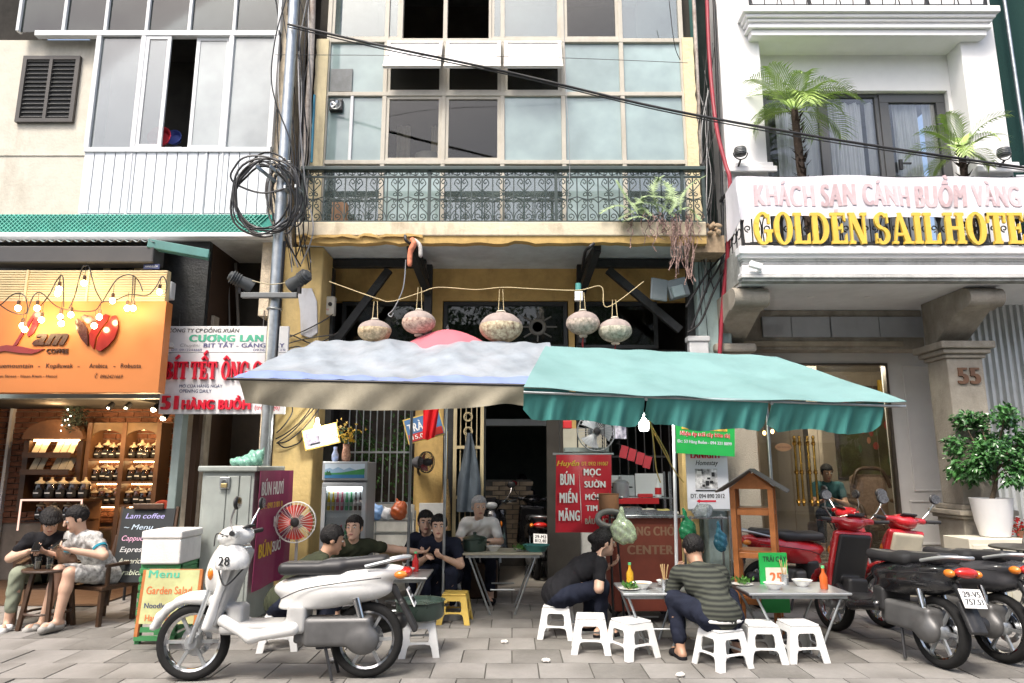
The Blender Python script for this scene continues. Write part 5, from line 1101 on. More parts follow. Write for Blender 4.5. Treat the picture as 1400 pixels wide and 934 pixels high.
text('lettering', 'KHÁCH SẠN CÁNH BUỒM VÀNG', (tx0, YHF - .038, tz0), XX(1394, 272, YHF) - tx0, ZZ(255, YHF) - tz0, PINK, bn, bold=.1, bend=banbend)
GOLD = M('gold_yellow_letter', (.74, .50, .07), .4, var=.1); YG_ = YHF - .05
gs = T('hotel_sign', 'row of raised golden yellow serif letters on the hotel balcony', 'sign', P(1215, 334, YG_))
for wd_, a, b in (('GOLDEN', 1031, 1187), ('SAIL', 1196, 1286), ('HOTEL', 1292, 1428)): serif_word(wd_, a, 334.5, b, 292, YG_, .032, GOLD, gs, 'gold_letter')
MB().box(hxl + .1, hxr, YHF - .045, YHF - .02, hz1 + .01, hz1 + .03).bd('letter_rail', BLACKM, gs)
# spotlights
def spot(px, py, Y, label, m=BLACKM):
 c = P(px, py, Y); t = T('spotlight', label, 'spotlight', c); MB().lathe([(.04, -.06), (.07, -.05), (.075, .03), (.068, .045), (.001, .04)], c, 16).bd('housing', M('dark_grey_cast_metal', (.045, .05, .052)), t, smooth=40)
 for k in range(3): MB().lathe([(.076, -.03 + k * .02), (.08, -.025 + k * .02), (.076, -.02 + k * .02)], c, 16).bd('cooling_fin', ALU, t)
 MB().tube(arc(c + Vc((0, 0, -.02)), .09, PI, 2 * PI, 10), .008, 5).bd('yoke', BLACKM, t, smooth=60); MB().beam(c + Vc((0, 0, -.11)), c + Vc((0, .12, -.16)), .02, .02).bd('foot', BLACKM, t)
spot(1012, 207, 8.1, 'black spotlight on the left pilaster foot of the hotel'); spot(1372, 208, 8.1, 'black spotlight on the right pilaster foot of the hotel')
wl = T('wall_lamp', 'small white floodlight at the left end of the hotel fascia', 'lamp', P(1033, 363, 7.42)); MB().obox(P(1033, 363, 7.42), (.07, .03, .035), MRot(.3, 3, 'Y')).bd('housing', WHITE, wl, bevel=.008); MB().beam(P(1040, 370, 7.44), P(1036, 372, 7.5), .03, .03).bd('bracket', WHITE, wl)
# ---- palms on the balcony
PALM = M('palm_leaf_green', (.20, .36, .07), .45, var=.3, scale=5, hue=(.34, .46, .12)); BARK = M('palm_bark', (.06, .045, .035), .9, var=.4, scale=15, bump=.8, bscale=30)
def palm(base, h_, r, nf, fl, label, seed, lean):
 rg = random.Random(seed); t = T('potted_palm', label, 'palm', base); base = Vc(base); top_ = base + Vc((lean, 0, h_)); pts = [base, base.lerp(top_, .5) + Vc((lean * .2, 0, 0)), top_]
 MB().tube(smp(pts, 6), [r * (1.15 - .03 * i) for i in range(13)], 10).bd('trunk', BARK, t, smooth=60)
 mb = MB()
 for k in range(130):
  f = rg.random(); p = base.lerp(top_, f); a = rg.uniform(0, 6.28); d = Vc((cos(a), sin(a), .9)).normalized(); q = p + Vc((cos(a), sin(a), 0)) * r * .9; s_ = d.cross(Vc((0, 0, 1))).normalized() * .02
  mb.add([q - s_, q + s_, q + d * rg.uniform(.05, .12)], [(0, 1, 2)])
 mb.bd('leaf_scales', BARK, t, fix=False)['kind'] = 'stuff'
 for k in range(nf):
  az = 2 * PI * k / nf + rg.uniform(-.25, .25); el = rg.uniform(.0, 1.2); L_ = fl * rg.uniform(.75, 1.1); mb = MB(); spine = []
  for i in range(15):
   s_ = i / 14; e = el - 1.7 * s_ * s_ * (1.1 - .5 * sin(el)); 
   prev = spine[-1] if spine else top_ + Vc((0, 0, -.03)); spine.append(prev + Vc((cos(az) * cos(e), sin(az) * cos(e), sin(e))) * (L_ / 14) if i else prev)
  mb.tube(spine, [.008 * (1 - .8 * i / 14) for i in range(15)], 5)
  for i in range(4, 15):
   for sub in (0, .5):
    f_ = min(13.99, i - 1 + sub + .0); i0 = int(f_); p = spine[i0].lerp(spine[min(i0 + 1, 14)], f_ - i0); d = (spine[min(i0 + 1, 14)] - spine[max(i0 - 1, 0)]).normalized(); sd = d.cross(Vc((0, 0, 1)));
    sd = sd.normalized() if sd.length > 1e-4 else Vc((1, 0, 0)); up = sd.cross(d)
    ll = L_ * .44 * sin(PI * (.12 + .8 * i / 15)) * rg.uniform(.8, 1.1)
    for s_ in (-1, 1):
     dd = (d * .75 + sd * s_ * .75 + up * .18).normalized(); w_ = up.cross(dd).normalized() * .0068; mid = p + dd * ll * .55; tip = p + dd * ll + Vc((0, 0, -ll * .28)); mb.add([p - w_ * .5, mid - w_, tip, mid + w_, p + w_ * .5], [(0, 1, 3, 4), (1, 2, 3)])
  mb.bd('frond', PALM, t, fix=False)
 return t
b1 = P(1104, 238, 8.0); b1.z = hz1 + .12; palm(b1, P(1090, 150, 8.0).z - b1.z, .055, 19, .78, 'tall palm with thick shaggy trunk on the hotel balcony', 3, -.1)
b2 = P(1318, 236, 8.0); b2.z = hz1 + .12; palm(b2, P(1319, 206, 8.0).z - b2.z, .05, 10, .62, 'short young palm at the right side of the hotel balcony', 8, 0)
for p_, l_ in ((b1, 'left'), (b2, 'right')): tag(MB().lathe([(.1, 0), (.14, .02), (.17, .25), (.185, .26), (.16, .25), (.001, .22)], (p_.x, p_.y, hz1), 18).bd('plant_pot', M('grey_pot', (.3, .3, .3), .6), smooth=50), 'grey plant pot under the %s balcony palm, mostly behind the banner' % l_, 'pot')
# ---- ground floor: columns, brackets, beam, glass front
PEB = M('pebbledash', (.40, .36, .29), .95, var=.35, scale=90, bump=.9, bscale=110, dirt=.3, dirtcol=(.2, .17, .12))
c0x0, c0x1 = XX(992, 640, 8.3), XX(1038, 640, 8.3)
MB().box(c0x0, c0x1, 8.3, 8.9, 0, ZZ(482, 8.3)).bd('column', PEB, HO, bevel=.01); MB().box(c0x0 - .06, c0x1 + .05, 8.24, 8.9, ZZ(482, 8.3) + .001, ZZ(470, 8.3)).bd('capital', STONE, HO, bevel=.03)
CY = 8.2; cx0, cx1 = XX(1307, 600, CY), XX(1350, 600, CY) + .06
zc0, zc1 = ZZ(690, CY), ZZ(490, CY)
MB().box(cx0, cx1, CY, 8.6, zc0, zc1).bd('column', STONE, HO, bevel=.012)
for k, (dz0, dz1, e) in enumerate(((0, .05, .03), (.051, .11, .07), (.111, .2, .11))): MB().box(cx0 - e, cx1 + e, CY - e, 8.6 + e, zc1 + dz0 + .001, zc1 + dz1).bd('capital', STONE, HO, bevel=.015)
for k, (dz0, dz1, e) in enumerate(((-.06, 0, .06), (-.12, -.061, .12), (-.16, -.121, .09))): MB().box(cx0 - e, cx1 + e, CY - e, 8.6 + e, zc0 + dz0, zc0 + dz1).bd('pedestal_moulding', STONE, HO, bevel=.012)
MB().box(cx0 - .05, cx1 + .05, CY - .05, 8.65, 0, zc0 - .161).bd('pedestal', STONE, HO, bevel=.012)
zt5 = ZZ(525, CY); text('house_number', '55', (XX(1309, 520, CY), CY - .001, zt5), XX(1340, 520, CY) - XX(1309, 520, CY), ZZ(503, CY) - zt5, M('rusty_brown_number', (.16, .085, .05), .7), HO, bold=.09, depth=.02)
def bracket(xa_, xb_, ztop, zbot, ya, yb):
 pts = [(yb, ztop), (ya, ztop), (ya - .06, ztop - .12), (ya - .03, ztop - .22), (ya + .08, ztop - .26)]
 n_ = 12
 for i in range(n_ + 1): t = i / n_; pts.append((ya + .12 + (yb - ya - .3) * t, ztop - .24 - (ztop - zbot - .24) * (t ** 1.5) - .05 * sin(PI * t)))
 pts.append((yb, zbot)); MB().prism([(a, b) for a, b in pts], (xa_, 0, 0), (0, 1, 0), (0, 0, 1), (xb_ - xa_, 0, 0)).bd('bracket', STONE, HO, bevel=.01)
 e = .03; MB().prism([(a + .05, b - .02) for a, b in pts[4:-1]] + [(pts[-2][0] - .02, pts[-2][1] - .02)], (xa_ + e + .03, 0, 0), (0, 1, 0), (0, 0, 1), (xb_ - xa_ - 2 * e - .06, 0, 0))
 MB().tube([(xa_ - .01, ya - .02, ztop - .13), (xb_ + .01, ya - .02, ztop - .13)], .11, 14).bd('scroll', STONE, HO, smooth=40)
bracket(c0x0 + .02, c0x1 - .0, hz0 - .012, ZZ(470, 8.3), 7.75, 8.9); bracket(cx0 + .0, cx1 - .05, hz0 - .012, zc1 + .201, 7.75, 8.6)
yb_ = 8.93
MB().box(c0x1 + .001, cx0 + .2, yb_, yb_ + .3, ZZ(478, yb_), hz0 - .011).bd('beam', STONE, HO, bevel=.01)
MB().box(c0x1 + .05, cx0 - .1, yb_ - .04, yb_ - .001, ZZ(474, yb_), ZZ(467, yb_)).bd('beam_moulding', M('pale_stone_moulding', (.34, .30, .23), .8, var=.2), HO, bevel=.008)
for i, (p0, p1) in enumerate(((1042, 1081), (1082, 1134), (1136, 1201), (1202, 1283))): q = RC(p0, 433.5, p1, 461, yb_ - .03); MB().box(q[0], q[1], yb_ - .05 + .002 * (i % 2), yb_ - .001, q[2], q[3]).bd('grey_panel', M('blue_grey_panel', (.36, .38, .40), .6, var=.08, dirt=.2), HO, bevel=.003)
sc_ = T('wall_sensor', 'small grey box lamp under the right porch bracket', 'lamp', P(1303, 448, 8.8)); MB().obox(P(1306, 448, 8.75), (.05, .06, .1)).bd('case', M('grey_case', (.2, .22, .22), .5), sc_, bevel=.01); MB().beam(P(1296, 445, 8.8), P(1286, 443, 8.92), .03, .02).bd('arm', BLACKM, sc_)
# entrance hall
HY = 9.35; q = RC(1040, 497, 1226, 790, HY); zfl = .3
MB().box(q[1], XX(1300, 600, HY), HY, HY + .15, 0, hz0 + .1).bd('hall_wall', M('warm_white_panel_wall', (.68, .66, .62), .6, var=.04), HO)
for a in ((1241, 500, 1284, 672), (1246, 684, 1288, 745)):
 w_ = RC(*a, HY); f = MB(); e = .025
 f.box(w_[0], w_[1], HY - .02, HY - .001, w_[3] - e, w_[3]); f.box(w_[0], w_[1], HY - .02, HY - .001, w_[2], w_[2] + e); f.box(w_[0], w_[0] + e, HY - .019, HY - .001, w_[2] + e, w_[3] - e); f.box(w_[1] - e, w_[1], HY - .019, HY - .001, w_[2] + e, w_[3] - e)
 f.bd('panel_moulding', M('warm_white_panel_wall', (.55,) * 3), HO, bevel=.004)
MB().box(c0x1 - .01, q[1] + .0, HY, HY + .15, q[3], hz0 + .1).bd('hall_header', M('warm_white_panel_wall', (.55,) * 3), HO); MB().box(c0x1 - .01, q[1], HY - .03, HY + .06, q[3] - .03, q[3] - .001).bd('door_head', M('bronze_frame', (.12, .1, .08), .4, .5), HO); MB().box(q[1] - .035, q[1] - .001, HY - .03, HY + .06, zfl, q[3] - .031).bd('door_jamb', M('bronze_frame', (.1,) * 3), HO)
gp = [XX(a, 640, HY) for a in (1040, 1084, 1122, 1204, 1224)]
for i in range(4): MB().box(gp[i] + .004, gp[i + 1] - .004, HY + .0, HY + .012, zfl + .01, q[3] - .04).bd('glass_panel', glass('hotel_door_glass', (.88, .9, .88), .02, .01), HO)
BRASS = M('polished_brass', (.62, .38, .09), .22, 1., var=.1)
dh = []
for i, a in enumerate((1089, 1096, 1107, 1115)):
 z0_, z1_ = ZZ(692, HY - .06), ZZ(600, HY - .06); x = XX(a, 645, HY - .06)
 t = MB().cyl((x, HY - .06, z0_), (x, HY - .06, z1_), .016, n=10).bd('door_handle', BRASS, HO, smooth=50)
 for zz in (z0_ + .06, (z0_ + z1_) / 2, z1_ - .06): MB().lathe([(.016, -.03), (.028, -.015), (.02, 0), (.028, .015), (.016, .03)], (x, HY - .06, zz), 10).bd('collar', BRASS, t, smooth=50); MB().cyl((x, HY - .06, zz), (x, HY + .001, zz), .01, n=8).bd('standoff', BRASS, t)
 MB().ell((x, HY - .06, z1_ + .015), (.022, .022, .03), None, 10, 6).bd('finial', BRASS, t, smooth=60)
ov = P(1071, 611.5, HY - .01); MBo = MB().lathe([(.001, .008), (.105, .008), (.112, 0)], (ov.x, HY - .004, ov.z), 24, MRot(D2R(90), 3, 'X') @ Matrix.Diagonal(Vc((1, .5, 1)))).bd('oval_plaque', M('tan_plaque', (.55, .32, .16), .4)); tag(MBo, 'oval tan plaque on the hotel door glass', 'plaque'); text('lettering', 'NON SMOKING', (ov.x - .08, HY - .0135, ov.z - .012), .16, .022, M('brown_print', (.2, .08, .04), .5), MBo)
for a in (MBo,): pass
fl_ = MB().box(c0x1 - .0, 7.0, 8.75, 13, .002, zfl).bd('hall_floor', M('polished_hall_floor', (.16, .13, .10), .25, var=.2), HO)
MB().box(c0x1 - .2, 7.0, 8.45, 8.749, .002, .15).bd('step', M('grey_granite_step', (.2, .19, .17), .5, var=.2, scale=40), HO, bevel=.008)
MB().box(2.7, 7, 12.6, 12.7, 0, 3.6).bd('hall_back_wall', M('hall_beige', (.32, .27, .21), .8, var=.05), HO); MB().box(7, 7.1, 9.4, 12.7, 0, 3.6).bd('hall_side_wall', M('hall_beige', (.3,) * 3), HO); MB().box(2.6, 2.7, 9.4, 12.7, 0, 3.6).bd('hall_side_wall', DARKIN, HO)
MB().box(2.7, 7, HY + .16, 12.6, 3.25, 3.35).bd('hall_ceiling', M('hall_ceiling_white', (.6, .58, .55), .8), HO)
MB().box(XX(1105, 640, 11), XX(1123, 640, 11), 10.9, 11.1, zfl, 3.24).bd('hall_pier', M('hall_beige', (.3,) * 3), HO)
# framed painting: loose dark red and green strokes, generic
q2 = RC(1150, 580, 1231, 650, 12.5); pt = T('painting', 'large dark framed painting in the hotel hall', 'painting', ((q2[0] + q2[1]) / 2, 12.5, q2[2])); MB().box(q2[0] - .06, q2[1] + .06, 12.54, 12.59, q2[2] - .06, q2[3] + .7).bd('frame', M('dark_frame', (.06, .04, .03), .4), pt, bevel=.01)
PNT = M('dark_abstract_canvas', (.05, .02, .012), .5, var=.7, scale=1.6, hue=(.06, .06, .02)); MB().box(q2[0], q2[1], 12.52, 12.539, q2[2], q2[3] + .64).bd('canvas', PNT, pt)
for i in range(14):
 cx_, cz_ = runi(q2[0] + .1, q2[1] - .1), runi(q2[2] + .08, q2[3] + .4); MB().ell((cx_, 12.52, cz_), (runi(.03, .09), .004, runi(.05, .14)), None, 8, 5).bd('dab', M(*[('red_dab', (.28, .03, .02), .5), ('green_dab', (.05, .09, .03), .5), ('orange_dab', (.4, .16, .08), .5)][i % 3]), pt)
# armchair, side table
arm = T('armchair', 'ornate armchair with patterned cushion in the hotel hall', 'armchair', P(1190, 700, 11)); c = P(1190, 690, 11); UPH = M('brocade_upholstery', (.22, .15, .11), .8, var=.4, scale=30)
MB().box(c.x - .28, c.x + .28, 10.95, 11.1, zfl + .35, zfl + 1.1).bd('backrest', UPH, arm, bevel=.08, seg=3); MB().box(c.x - .3, c.x + .3, 10.5, 10.949, zfl + .28, zfl + .48).bd('seat', UPH, arm, bevel=.05)
for s_ in (-1, 1): MB().tube(smp([(c.x + s_ * .34, 10.5, zfl + .3), (c.x + s_ * .36, 10.55, zfl + .62), (c.x + s_ * .34, 11, zfl + .7)]), .035, 8).bd('arm', WOODD, arm, smooth=60)
MB().tube(smp([(c.x - .3, 10.93, zfl + .9), (c.x - .2, 10.93, zfl + 1.15), (c.x, 10.93, zfl + 1.2), (c.x + .2, 10.93, zfl + 1.15), (c.x + .3, 10.93, zfl + .9)]), .03, 8).bd('crest', WOODD, arm, smooth=60)
for a in (-.27, .27):
 for b in (10.54, 11.06): MB().cyl((c.x + a, b, zfl), (c.x + a, b, zfl + .3), .02, .03, 8).bd('leg', WOODD, arm)
cb = T('console_table', 'dark console behind the seats in the hotel hall', 'table', P(1160, 700, 11.8)); q = RC(1128, 652, 1200, 700, 11.8); MB().box(q[0], q[1], 11.8, 12.2, zfl + .7, zfl + .76).bd('top', WOODD, cb, bevel=.01)
for a in (q[0] + .06, q[1] - .06): MB().box(a - .03, a + .03, 11.85, 12.15, zfl, zfl + .699).bd('leg', WOODD, cb)
cl_ = T('ceiling_lamp', 'small lit ceiling lamp in the hotel hall', 'lamp', (XX(1137, 513, 10.2), 10.2, 3.24)); MB().lathe([(.09, 0), (.09, -.02), (.06, -.04), (.001, -.045)], (XX(1137, 513, 10.2), 10.2, 3.249), 16).bd('glow', lamp('hall_lamp_glow', (1, .9, .75), 5.), cl_); li = bpy.data.lights.new('hall_light', 'POINT'); li.energy = 70; li.color = (1, .88, .72); li.shadow_soft_size = .15; lo = bpy.data.objects.new('hall_light', li); C.objects.link(lo); lo.location = (XX(1137, 513, 10.2), 10.2, 3.1); adopt(lo, cl_)
for i, (a, b) in enumerate(((1045, 592), (1056, 590))):
 t = T('pendant_bulb', 'tiny warm bulb behind the hotel glass, %s one' % ('left' if i == 0 else 'right'), 'bulb', P(a, b, 9.6)); MB().ell(P(a, b, 9.6), (.022, .022, .03), None, 10, 6).bd('glow', lamp('small_amber_glow', (1, .55, .2), 10.), t); MB().cyl(P(a, b, 9.6) + Vc((0, 0, .02)), (P(a, b, 9.6).x, 9.6, 3.24), .004, n=5).bd('cord', RUBBER, t)
dpl = T('display_cabinet', 'dark cabinet with red and yellow ornaments above the hall painting', 'cabinet', P(1190, 545, 12.2)); 
MB().cyl(P(1203, 520, 12.3), P(1205, 548, 12.3), .05, n=10).bd('yellow_tube', M('yellow_tube', (.55, .33, .03), .5), dpl); MB().ell(P(1215, 537, 12.3), (.1, .1, .13), None, 12, 8).bd('red_lantern', M('red_orange_lantern', (.5, .08, .03), .5), dpl, smooth=60); q = RC(1172, 528, 1196, 545, 12.35); MB().box(q[0], q[1], 12.3, 12.5, q[2], q[3]).bd('shelf_box', WOODD, dpl)
# ---- corrugated fence, green net and potted tree at the right edge
cf = T('corrugated_fence', 'grey corrugated metal sheet wall beside the numbered column', 'fence', (6.1, 8.5, 0)); x0, x1 = cx1 + .12, 7.4; SHT = M('grey_corrugated_sheet', (.58, .6, .59), .45, .35, var=.1, dirt=.35, dirtcol=(.22, .21, .19), dscale=3)
for k in range(3):
 a, b = x0 + (x1 - x0) * k / 3 + .003, x0 + (x1 - x0) * (k + 1) / 3; MB().sheet(lambda u, v: (a + (b - a) * u, 8.62 + .022 * (1 if sin(u * 38) > 0 else -1) * min(1, abs(sin(u * 38)) * 4) + .004 * k, hz0 * v), 90, 1, .003).bd('sheet', SHT, cf, smooth=30)
NET = M('dark_green_net', (.012, .04, .036), .8, var=.3, scale=60); sn = T('scaffold_net', 'dark green scaffolding net hanging right of the hotel', 'net', (6.5, 8.7, 5)); a, b = XX(1345, 100, 8.75), 10
MB().sheet(lambda u, v: (a + (b - a) * u, 8.75 + .1 * sin(u * 9) + .04 * sin(u * 31 + v * 2), 4.2 + 5.6 * v), 60, 6, .006).bd('net', NET, sn, smooth=70); MB().cyl((XX(1385, 100, 8.65), 8.62, 3.6), (XX(1385, 100, 8.65), 8.62, 9.8), .024, n=8).bd('scaffold_tube', STEEL, sn, smooth=50); MB().sheet(lambda u, v: (XX(1384, 200, 8.4) + u * 1.2, 8.4 + .05 * sin(u * 8), 4.9 + .35 * v - .12 * u + .06 * sin(u * 5)), 14, 3, .005).bd('white_tarp', BAN, sn, smooth=70)
cab = T('garden_cabinet', 'cream cabinet under the white tree pot', 'cabinet', (6.0, 7.8, 0)); q = RC(1328, 737, 1420, 800, 7.6); CRC = M('cream_cabinet_paint', (.6, .57, .47), .55, var=.06); MB().box(q[0], q[1], 7.6, 8.05, .06, q[3]).bd('body', CRC, cab, bevel=.008); MB().box(q[0] + .02, q[1] - .02, 7.62, 8.03, 0, .059).bd('plinth', M('dark_plinth', (.06, .055, .05), .7), cab)
w_ = (q[1] - q[0]) / 2
for k in range(2): dr = MB().box(q[0] + .03 + k * w_, q[0] + w_ * (k + 1) - .02, 7.585, 7.599, .12, q[3] - .06).bd('door', CRC, cab, bevel=.004); MB().box(q[0] + w_ * (k + .5) - .06, q[0] + w_ * (k + .5) + .06, 7.565, 7.584, q[3] - .12, q[3] - .1).bd('pull', STAIN, dr)
pb_ = P(1361, 735, 7.82); pb_.z = q[3] + .002
tr = T('potted_tree', 'glossy dark green bushy tree in a tall white pot', 'tree', pb_); rp = (XX(1387, 690, 7.82) - XX(1335, 690, 7.82)) / 2; hp = P(0, 681, 7.82).z - pb_.z
MB().lathe([(rp * .6, 0), (rp * .68, .01), (rp * .85, hp * .4), (rp * .98, hp * .97), (rp, hp), (rp * .93, hp), (rp * .88, hp * .9), (.001, hp * .88)], pb_, 28).bd('pot', M('white_glazed_pot', (.74, .74, .74), .35, var=.03), tr, smooth=40)
tb = pb_ + Vc((0, 0, hp * .88)); ct = P(1362, 618, 7.85); BRKT = M('tree_bark', (.11, .085, .06), .9, var=.3, scale=20, bump=.5)
mb = MB(); mb.tube(smp([tb, tb.lerp(ct, .4) + Vc((.03, 0, 0)), ct - Vc((0, 0, .1))]), [.03 - .0015 * i for i in range(13)], 8); limbs = []
for k in range(24):
 a = k * 2.4; e = ct + Vc((cos(a) * runi(.12, .44), sin(a) * runi(.1, .36), runi(-.32, .42))); s_ = tb.lerp(ct, runi(.35, .95)); mb.tube(smp([s_, s_.lerp(e, .5) + Vc((0, 0, .05)), e], 4), [.012 - .001 * i for i in range(9)], 5); limbs.append(e)
mb.bd('trunk', BRKT, tr, smooth=60)
LEAF = M('glossy_dark_leaf', (.016, .065, .024), .28, var=.5, scale=9, hue=(.055, .17, .04), coat=.2)
def leafmesh(mb, p, d, n_, L_, W_):
 s_ = d.cross(n_).normalized(); m_ = p + d * L_ * .45; mb.add([p, m_ - s_ * W_, p + d * L_ - n_ * L_ * .15, m_ + s_ * W_, m_ - n_ * -.12 * L_], [(0, 1, 4), (1, 2, 4), (2, 3, 4), (3, 0, 4)])
mb = MB()
for k in range(4600):
 e = rnd.choice(limbs); v = Vc((rgau(0, 1), rgau(0, 1), rgau(0, 1))).normalized() * (rnd.random() ** .4) * runi(.08, .17); p = e + v; o_ = (p - ct); 
 if (o_.x / .53) ** 2 + (o_.y / .46) ** 2 + (o_.z / .55) ** 2 > runi(.85, 1.25): continue
 d = (o_.normalized() * .6 + Vc((rgau(0, .6), rgau(0, .6), rgau(-.3, .5)))).normalized(); n_ = Vc((rgau(0, .4), rgau(-.3, .4), 1)).normalized(); leafmesh(mb, p, d, n_, runi(.05, .085), runi(.016, .026))
mb.bd('crown', LEAF, tr, fix=False)
fw_ = T('red_flowers', 'small clump of red flowers beside the white tree pot', 'flowers', P(1393, 733, 7.75)); mb = MB(); c = P(1395, 722, 7.75)
for k in range(110): p = c + Vc((rgau(0, .05), rgau(0, .04), rgau(0, .055))); d = Vc((rgau(0, 1), rgau(-.5, 1), rgau(.4, 1))).normalized(); leafmesh(mb, p, d, d.orthogonal().normalized(), .035, .012)
mb.bd('petals', M('red_petals', (.5, .02, .02), .6, var=.3), fw_, fix=False)['kind'] = 'stuff'; MB().lathe([(.04, 0), (.055, .07)], (c.x, c.y, pb_.z), 12).bd('pot', M('brown_pot', (.2, .09, .05), .7), fw_); mb = MB()
for k in range(30): mb.cyl((c.x, c.y, pb_.z + .05), c + Vc((rgau(0, .04), rgau(0, .03), rgau(0, .04))), .002, n=4)
mb.bd('stems', M('stem_green', (.05, .12, .03), .7), fw_)
# wrought-iron chair and table
IB = M('bronze_wrought_iron', (.05, .048, .04), .45, .3, var=.2)
def iron_chair(loc, rz, label):
 t = T('iron_chair', label, 'chair', loc, rz=rz); b = []
 def bd(nm, pts, r=.008): o = MB().tube(pts, r, 6).bd(nm, IB, None, smooth=60); o.parent = t; return o
 bd('back_frame', smp([(-.19, .18, .0), (-.2, .2, .45), (-.19, .22, .7), (-.1, .24, .86), (0, .245, .9), (.1, .24, .86), (.19, .22, .7), (.2, .2, .45), (.19, .18, 0)]), .011)
 for s_ in (-1, 1):
  bd('back_scroll', smp([(0, .2, .46), (s_ * .05, .21, .58), (s_ * .12, .22, .7), (s_ * .1, .235, .8), (s_ * .04, .24, .78), (s_ * .05, .23, .71), (s_ * .09, .23, .73)])); bd('back_scroll', smp([(s_ * .03, .21, .47), (s_ * .13, .21, .53), (s_ * .16, .215, .6), (s_ * .1, .22, .62)])); bd('leg', smp([(s_ * .17, -.18, .44), (s_ * .19, -.2, .2), (s_ * .2, -.24, 0)]), .011); bd('arm', smp([(s_ * .195, .21, .66), (s_ * .25, .05, .68), (s_ * .25, -.12, .66), (s_ * .2, -.17, .44)]), .01)
 o = MB().tube(arc((0, 0, .45), .2, 0, 2 * PI, 24, (1, 0, 0), (0, 1, 0))[:-1], .012, 6, True).bd('seat_ring', IB, None, smooth=60); o.parent = t
 for k in range(6): bd('seat_bar', [(-.19 + .001, -.15 + k * .06, .452), (.19, -.15 + k * .06, .452)], .006)
 return t
gp_ = G(1345, 822); iron_chair((gp_.x, 7.05, 0), .35, 'round-backed wrought iron chair in front of the cream cabinet')
tt = T('iron_table', 'small round wrought iron table cut by the right photo edge', 'table', (0, 0, 0)); tc_ = Vc((P(1402, 745, 6.9).x, 6.9, 0)); zt_ = ZZ(747, 6.9)
MB().lathe([(.001, .02), (.3, .02), (.305, .01), (.3, 0)], (tc_.x, 6.9, zt_ - .02), 28).bd('top', IB, tt, smooth=40)
for k in range(3): a = k * 2.094 + 3.3; u = Vc((cos(a), sin(a), 0)); MB().tube(smp([tc_ + u * .27 + Vc((0, 0, zt_ - .02)), tc_ + u * .24 + Vc((0, 0, zt_ - .15)), tc_ + u * .08 + Vc((0, 0, zt_ * .5)), tc_ + u * .2 + Vc((0, 0, .12)), tc_ + u * .3]), .011, 6).bd('leg', IB, tt, smooth=60); MB().tube([tc_ + u * (.13 + .06 * cos(b)) + Vc((0, 0, zt_ * .55 + .06 * sin(b))) for b in [i * .5 for i in range(12)]], .007, 5).bd('scroll', IB, tt, smooth=60)
# ---- pipes and cables in the gap between yellow house and hotel
gb = T('pipe_bundle', 'red conduit and dark pipes running down the gap beside the hotel', 'pipes', P(985, 300, 8))
RP = M('dull_red_conduit', (.27, .02, .035), .5, var=.2, scale=10)
MB().tube(smp([P(966, -20, 8.3), P(970, 80, 8.2), P(979, 170, 8.05), P(992, 225, 7.95), P(998, 250, 7.9), P(996, 330, 8.0), P(988, 420, 8.15), P(982, 520, 8.2)]), .026, 8).bd('red_conduit', RP, gb, smooth=60)
MB().tube(smp([P(948, -10, 8.3), P(953, 100, 8.3), P(958, 225, 8.3)]), .026, 8).bd('rusty_pipe', M('rusty_white_pipe', (.45,) * 3), gb, smooth=60); MB().tube(smp([P(976, 0, 8.3), P(982, 150, 8.25), P(988, 300, 8.25), P(984, 470, 8.3)]), .02, 8).bd('black_pipe', RUBBER, gb, smooth=60)
for k in range(14): MB().tube(smp([P(955 + runi(0, 22), y, 8.1 + runi(0, .4)) for y in (110 + runi(-60, 40), 180, 250, 330, 400 + runi(-20, 60))]), rnd.choice((.004, .006, .008)), 5).bd('strand', RUBBER if k % 3 else M('pale_grey_cable', (.3,) * 3), gb, smooth=60)
for a in ([(1000, 350), (975, 400), (958, 440), (940, 455)], [(992, 345), (968, 372), (950, 400), (938, 420)], [(1003, 300), (985, 360), (968, 390), (945, 450)]): MB().tube(smp([P(x, y, 8.15) for x, y in a]), .014, 6).bd('strand', RUBBER, gb, smooth=60)
ebx = T('junction_box', 'open grey junction box with cover hanging under the balcony', 'box', P(915, 395, 8.3)); GB = M('grey_plastic_box', (.2, .24, .25), .5, var=.1)
MB().obox(P(926, 395, 8.3), (.125, .06, .12), MRot(-.25, 3, 'Y')).bd('case', GB, ebx, bevel=.015); MB().obox(P(901, 396, 8.22), (.115, .015, .14), MRot(.08, 3, 'Y') @ MRot(.3, 3, 'Z')).bd('cover', GB, ebx, bevel=.02); MB().obox(P(927, 398, 8.22), (.075, .02, .07), MRot(-.25, 3, 'Y')).bd('meter', M('pale_meter', (.33, .42, .42), .4), ebx, bevel=.01)
wbx = T('junction_box', 'white sealed box above the green awning beside the red conduit', 'box', P(955, 475, 8.2)); q = RC(943, 467, 969, 486, 8.2); MB().box(q[0], q[1], 8.2, 8.33, q[2], q[3]).bd('case', M('white_grey_box', (.55,) * 3), wbx, bevel=.01); MB().box(q[0] - .02, q[1] + .02, 8.18, 8.34, q[3] + .001, q[3] + .07).bd('hood', M('white_grey_box', (.55,) * 3), wbx, bevel=.015)
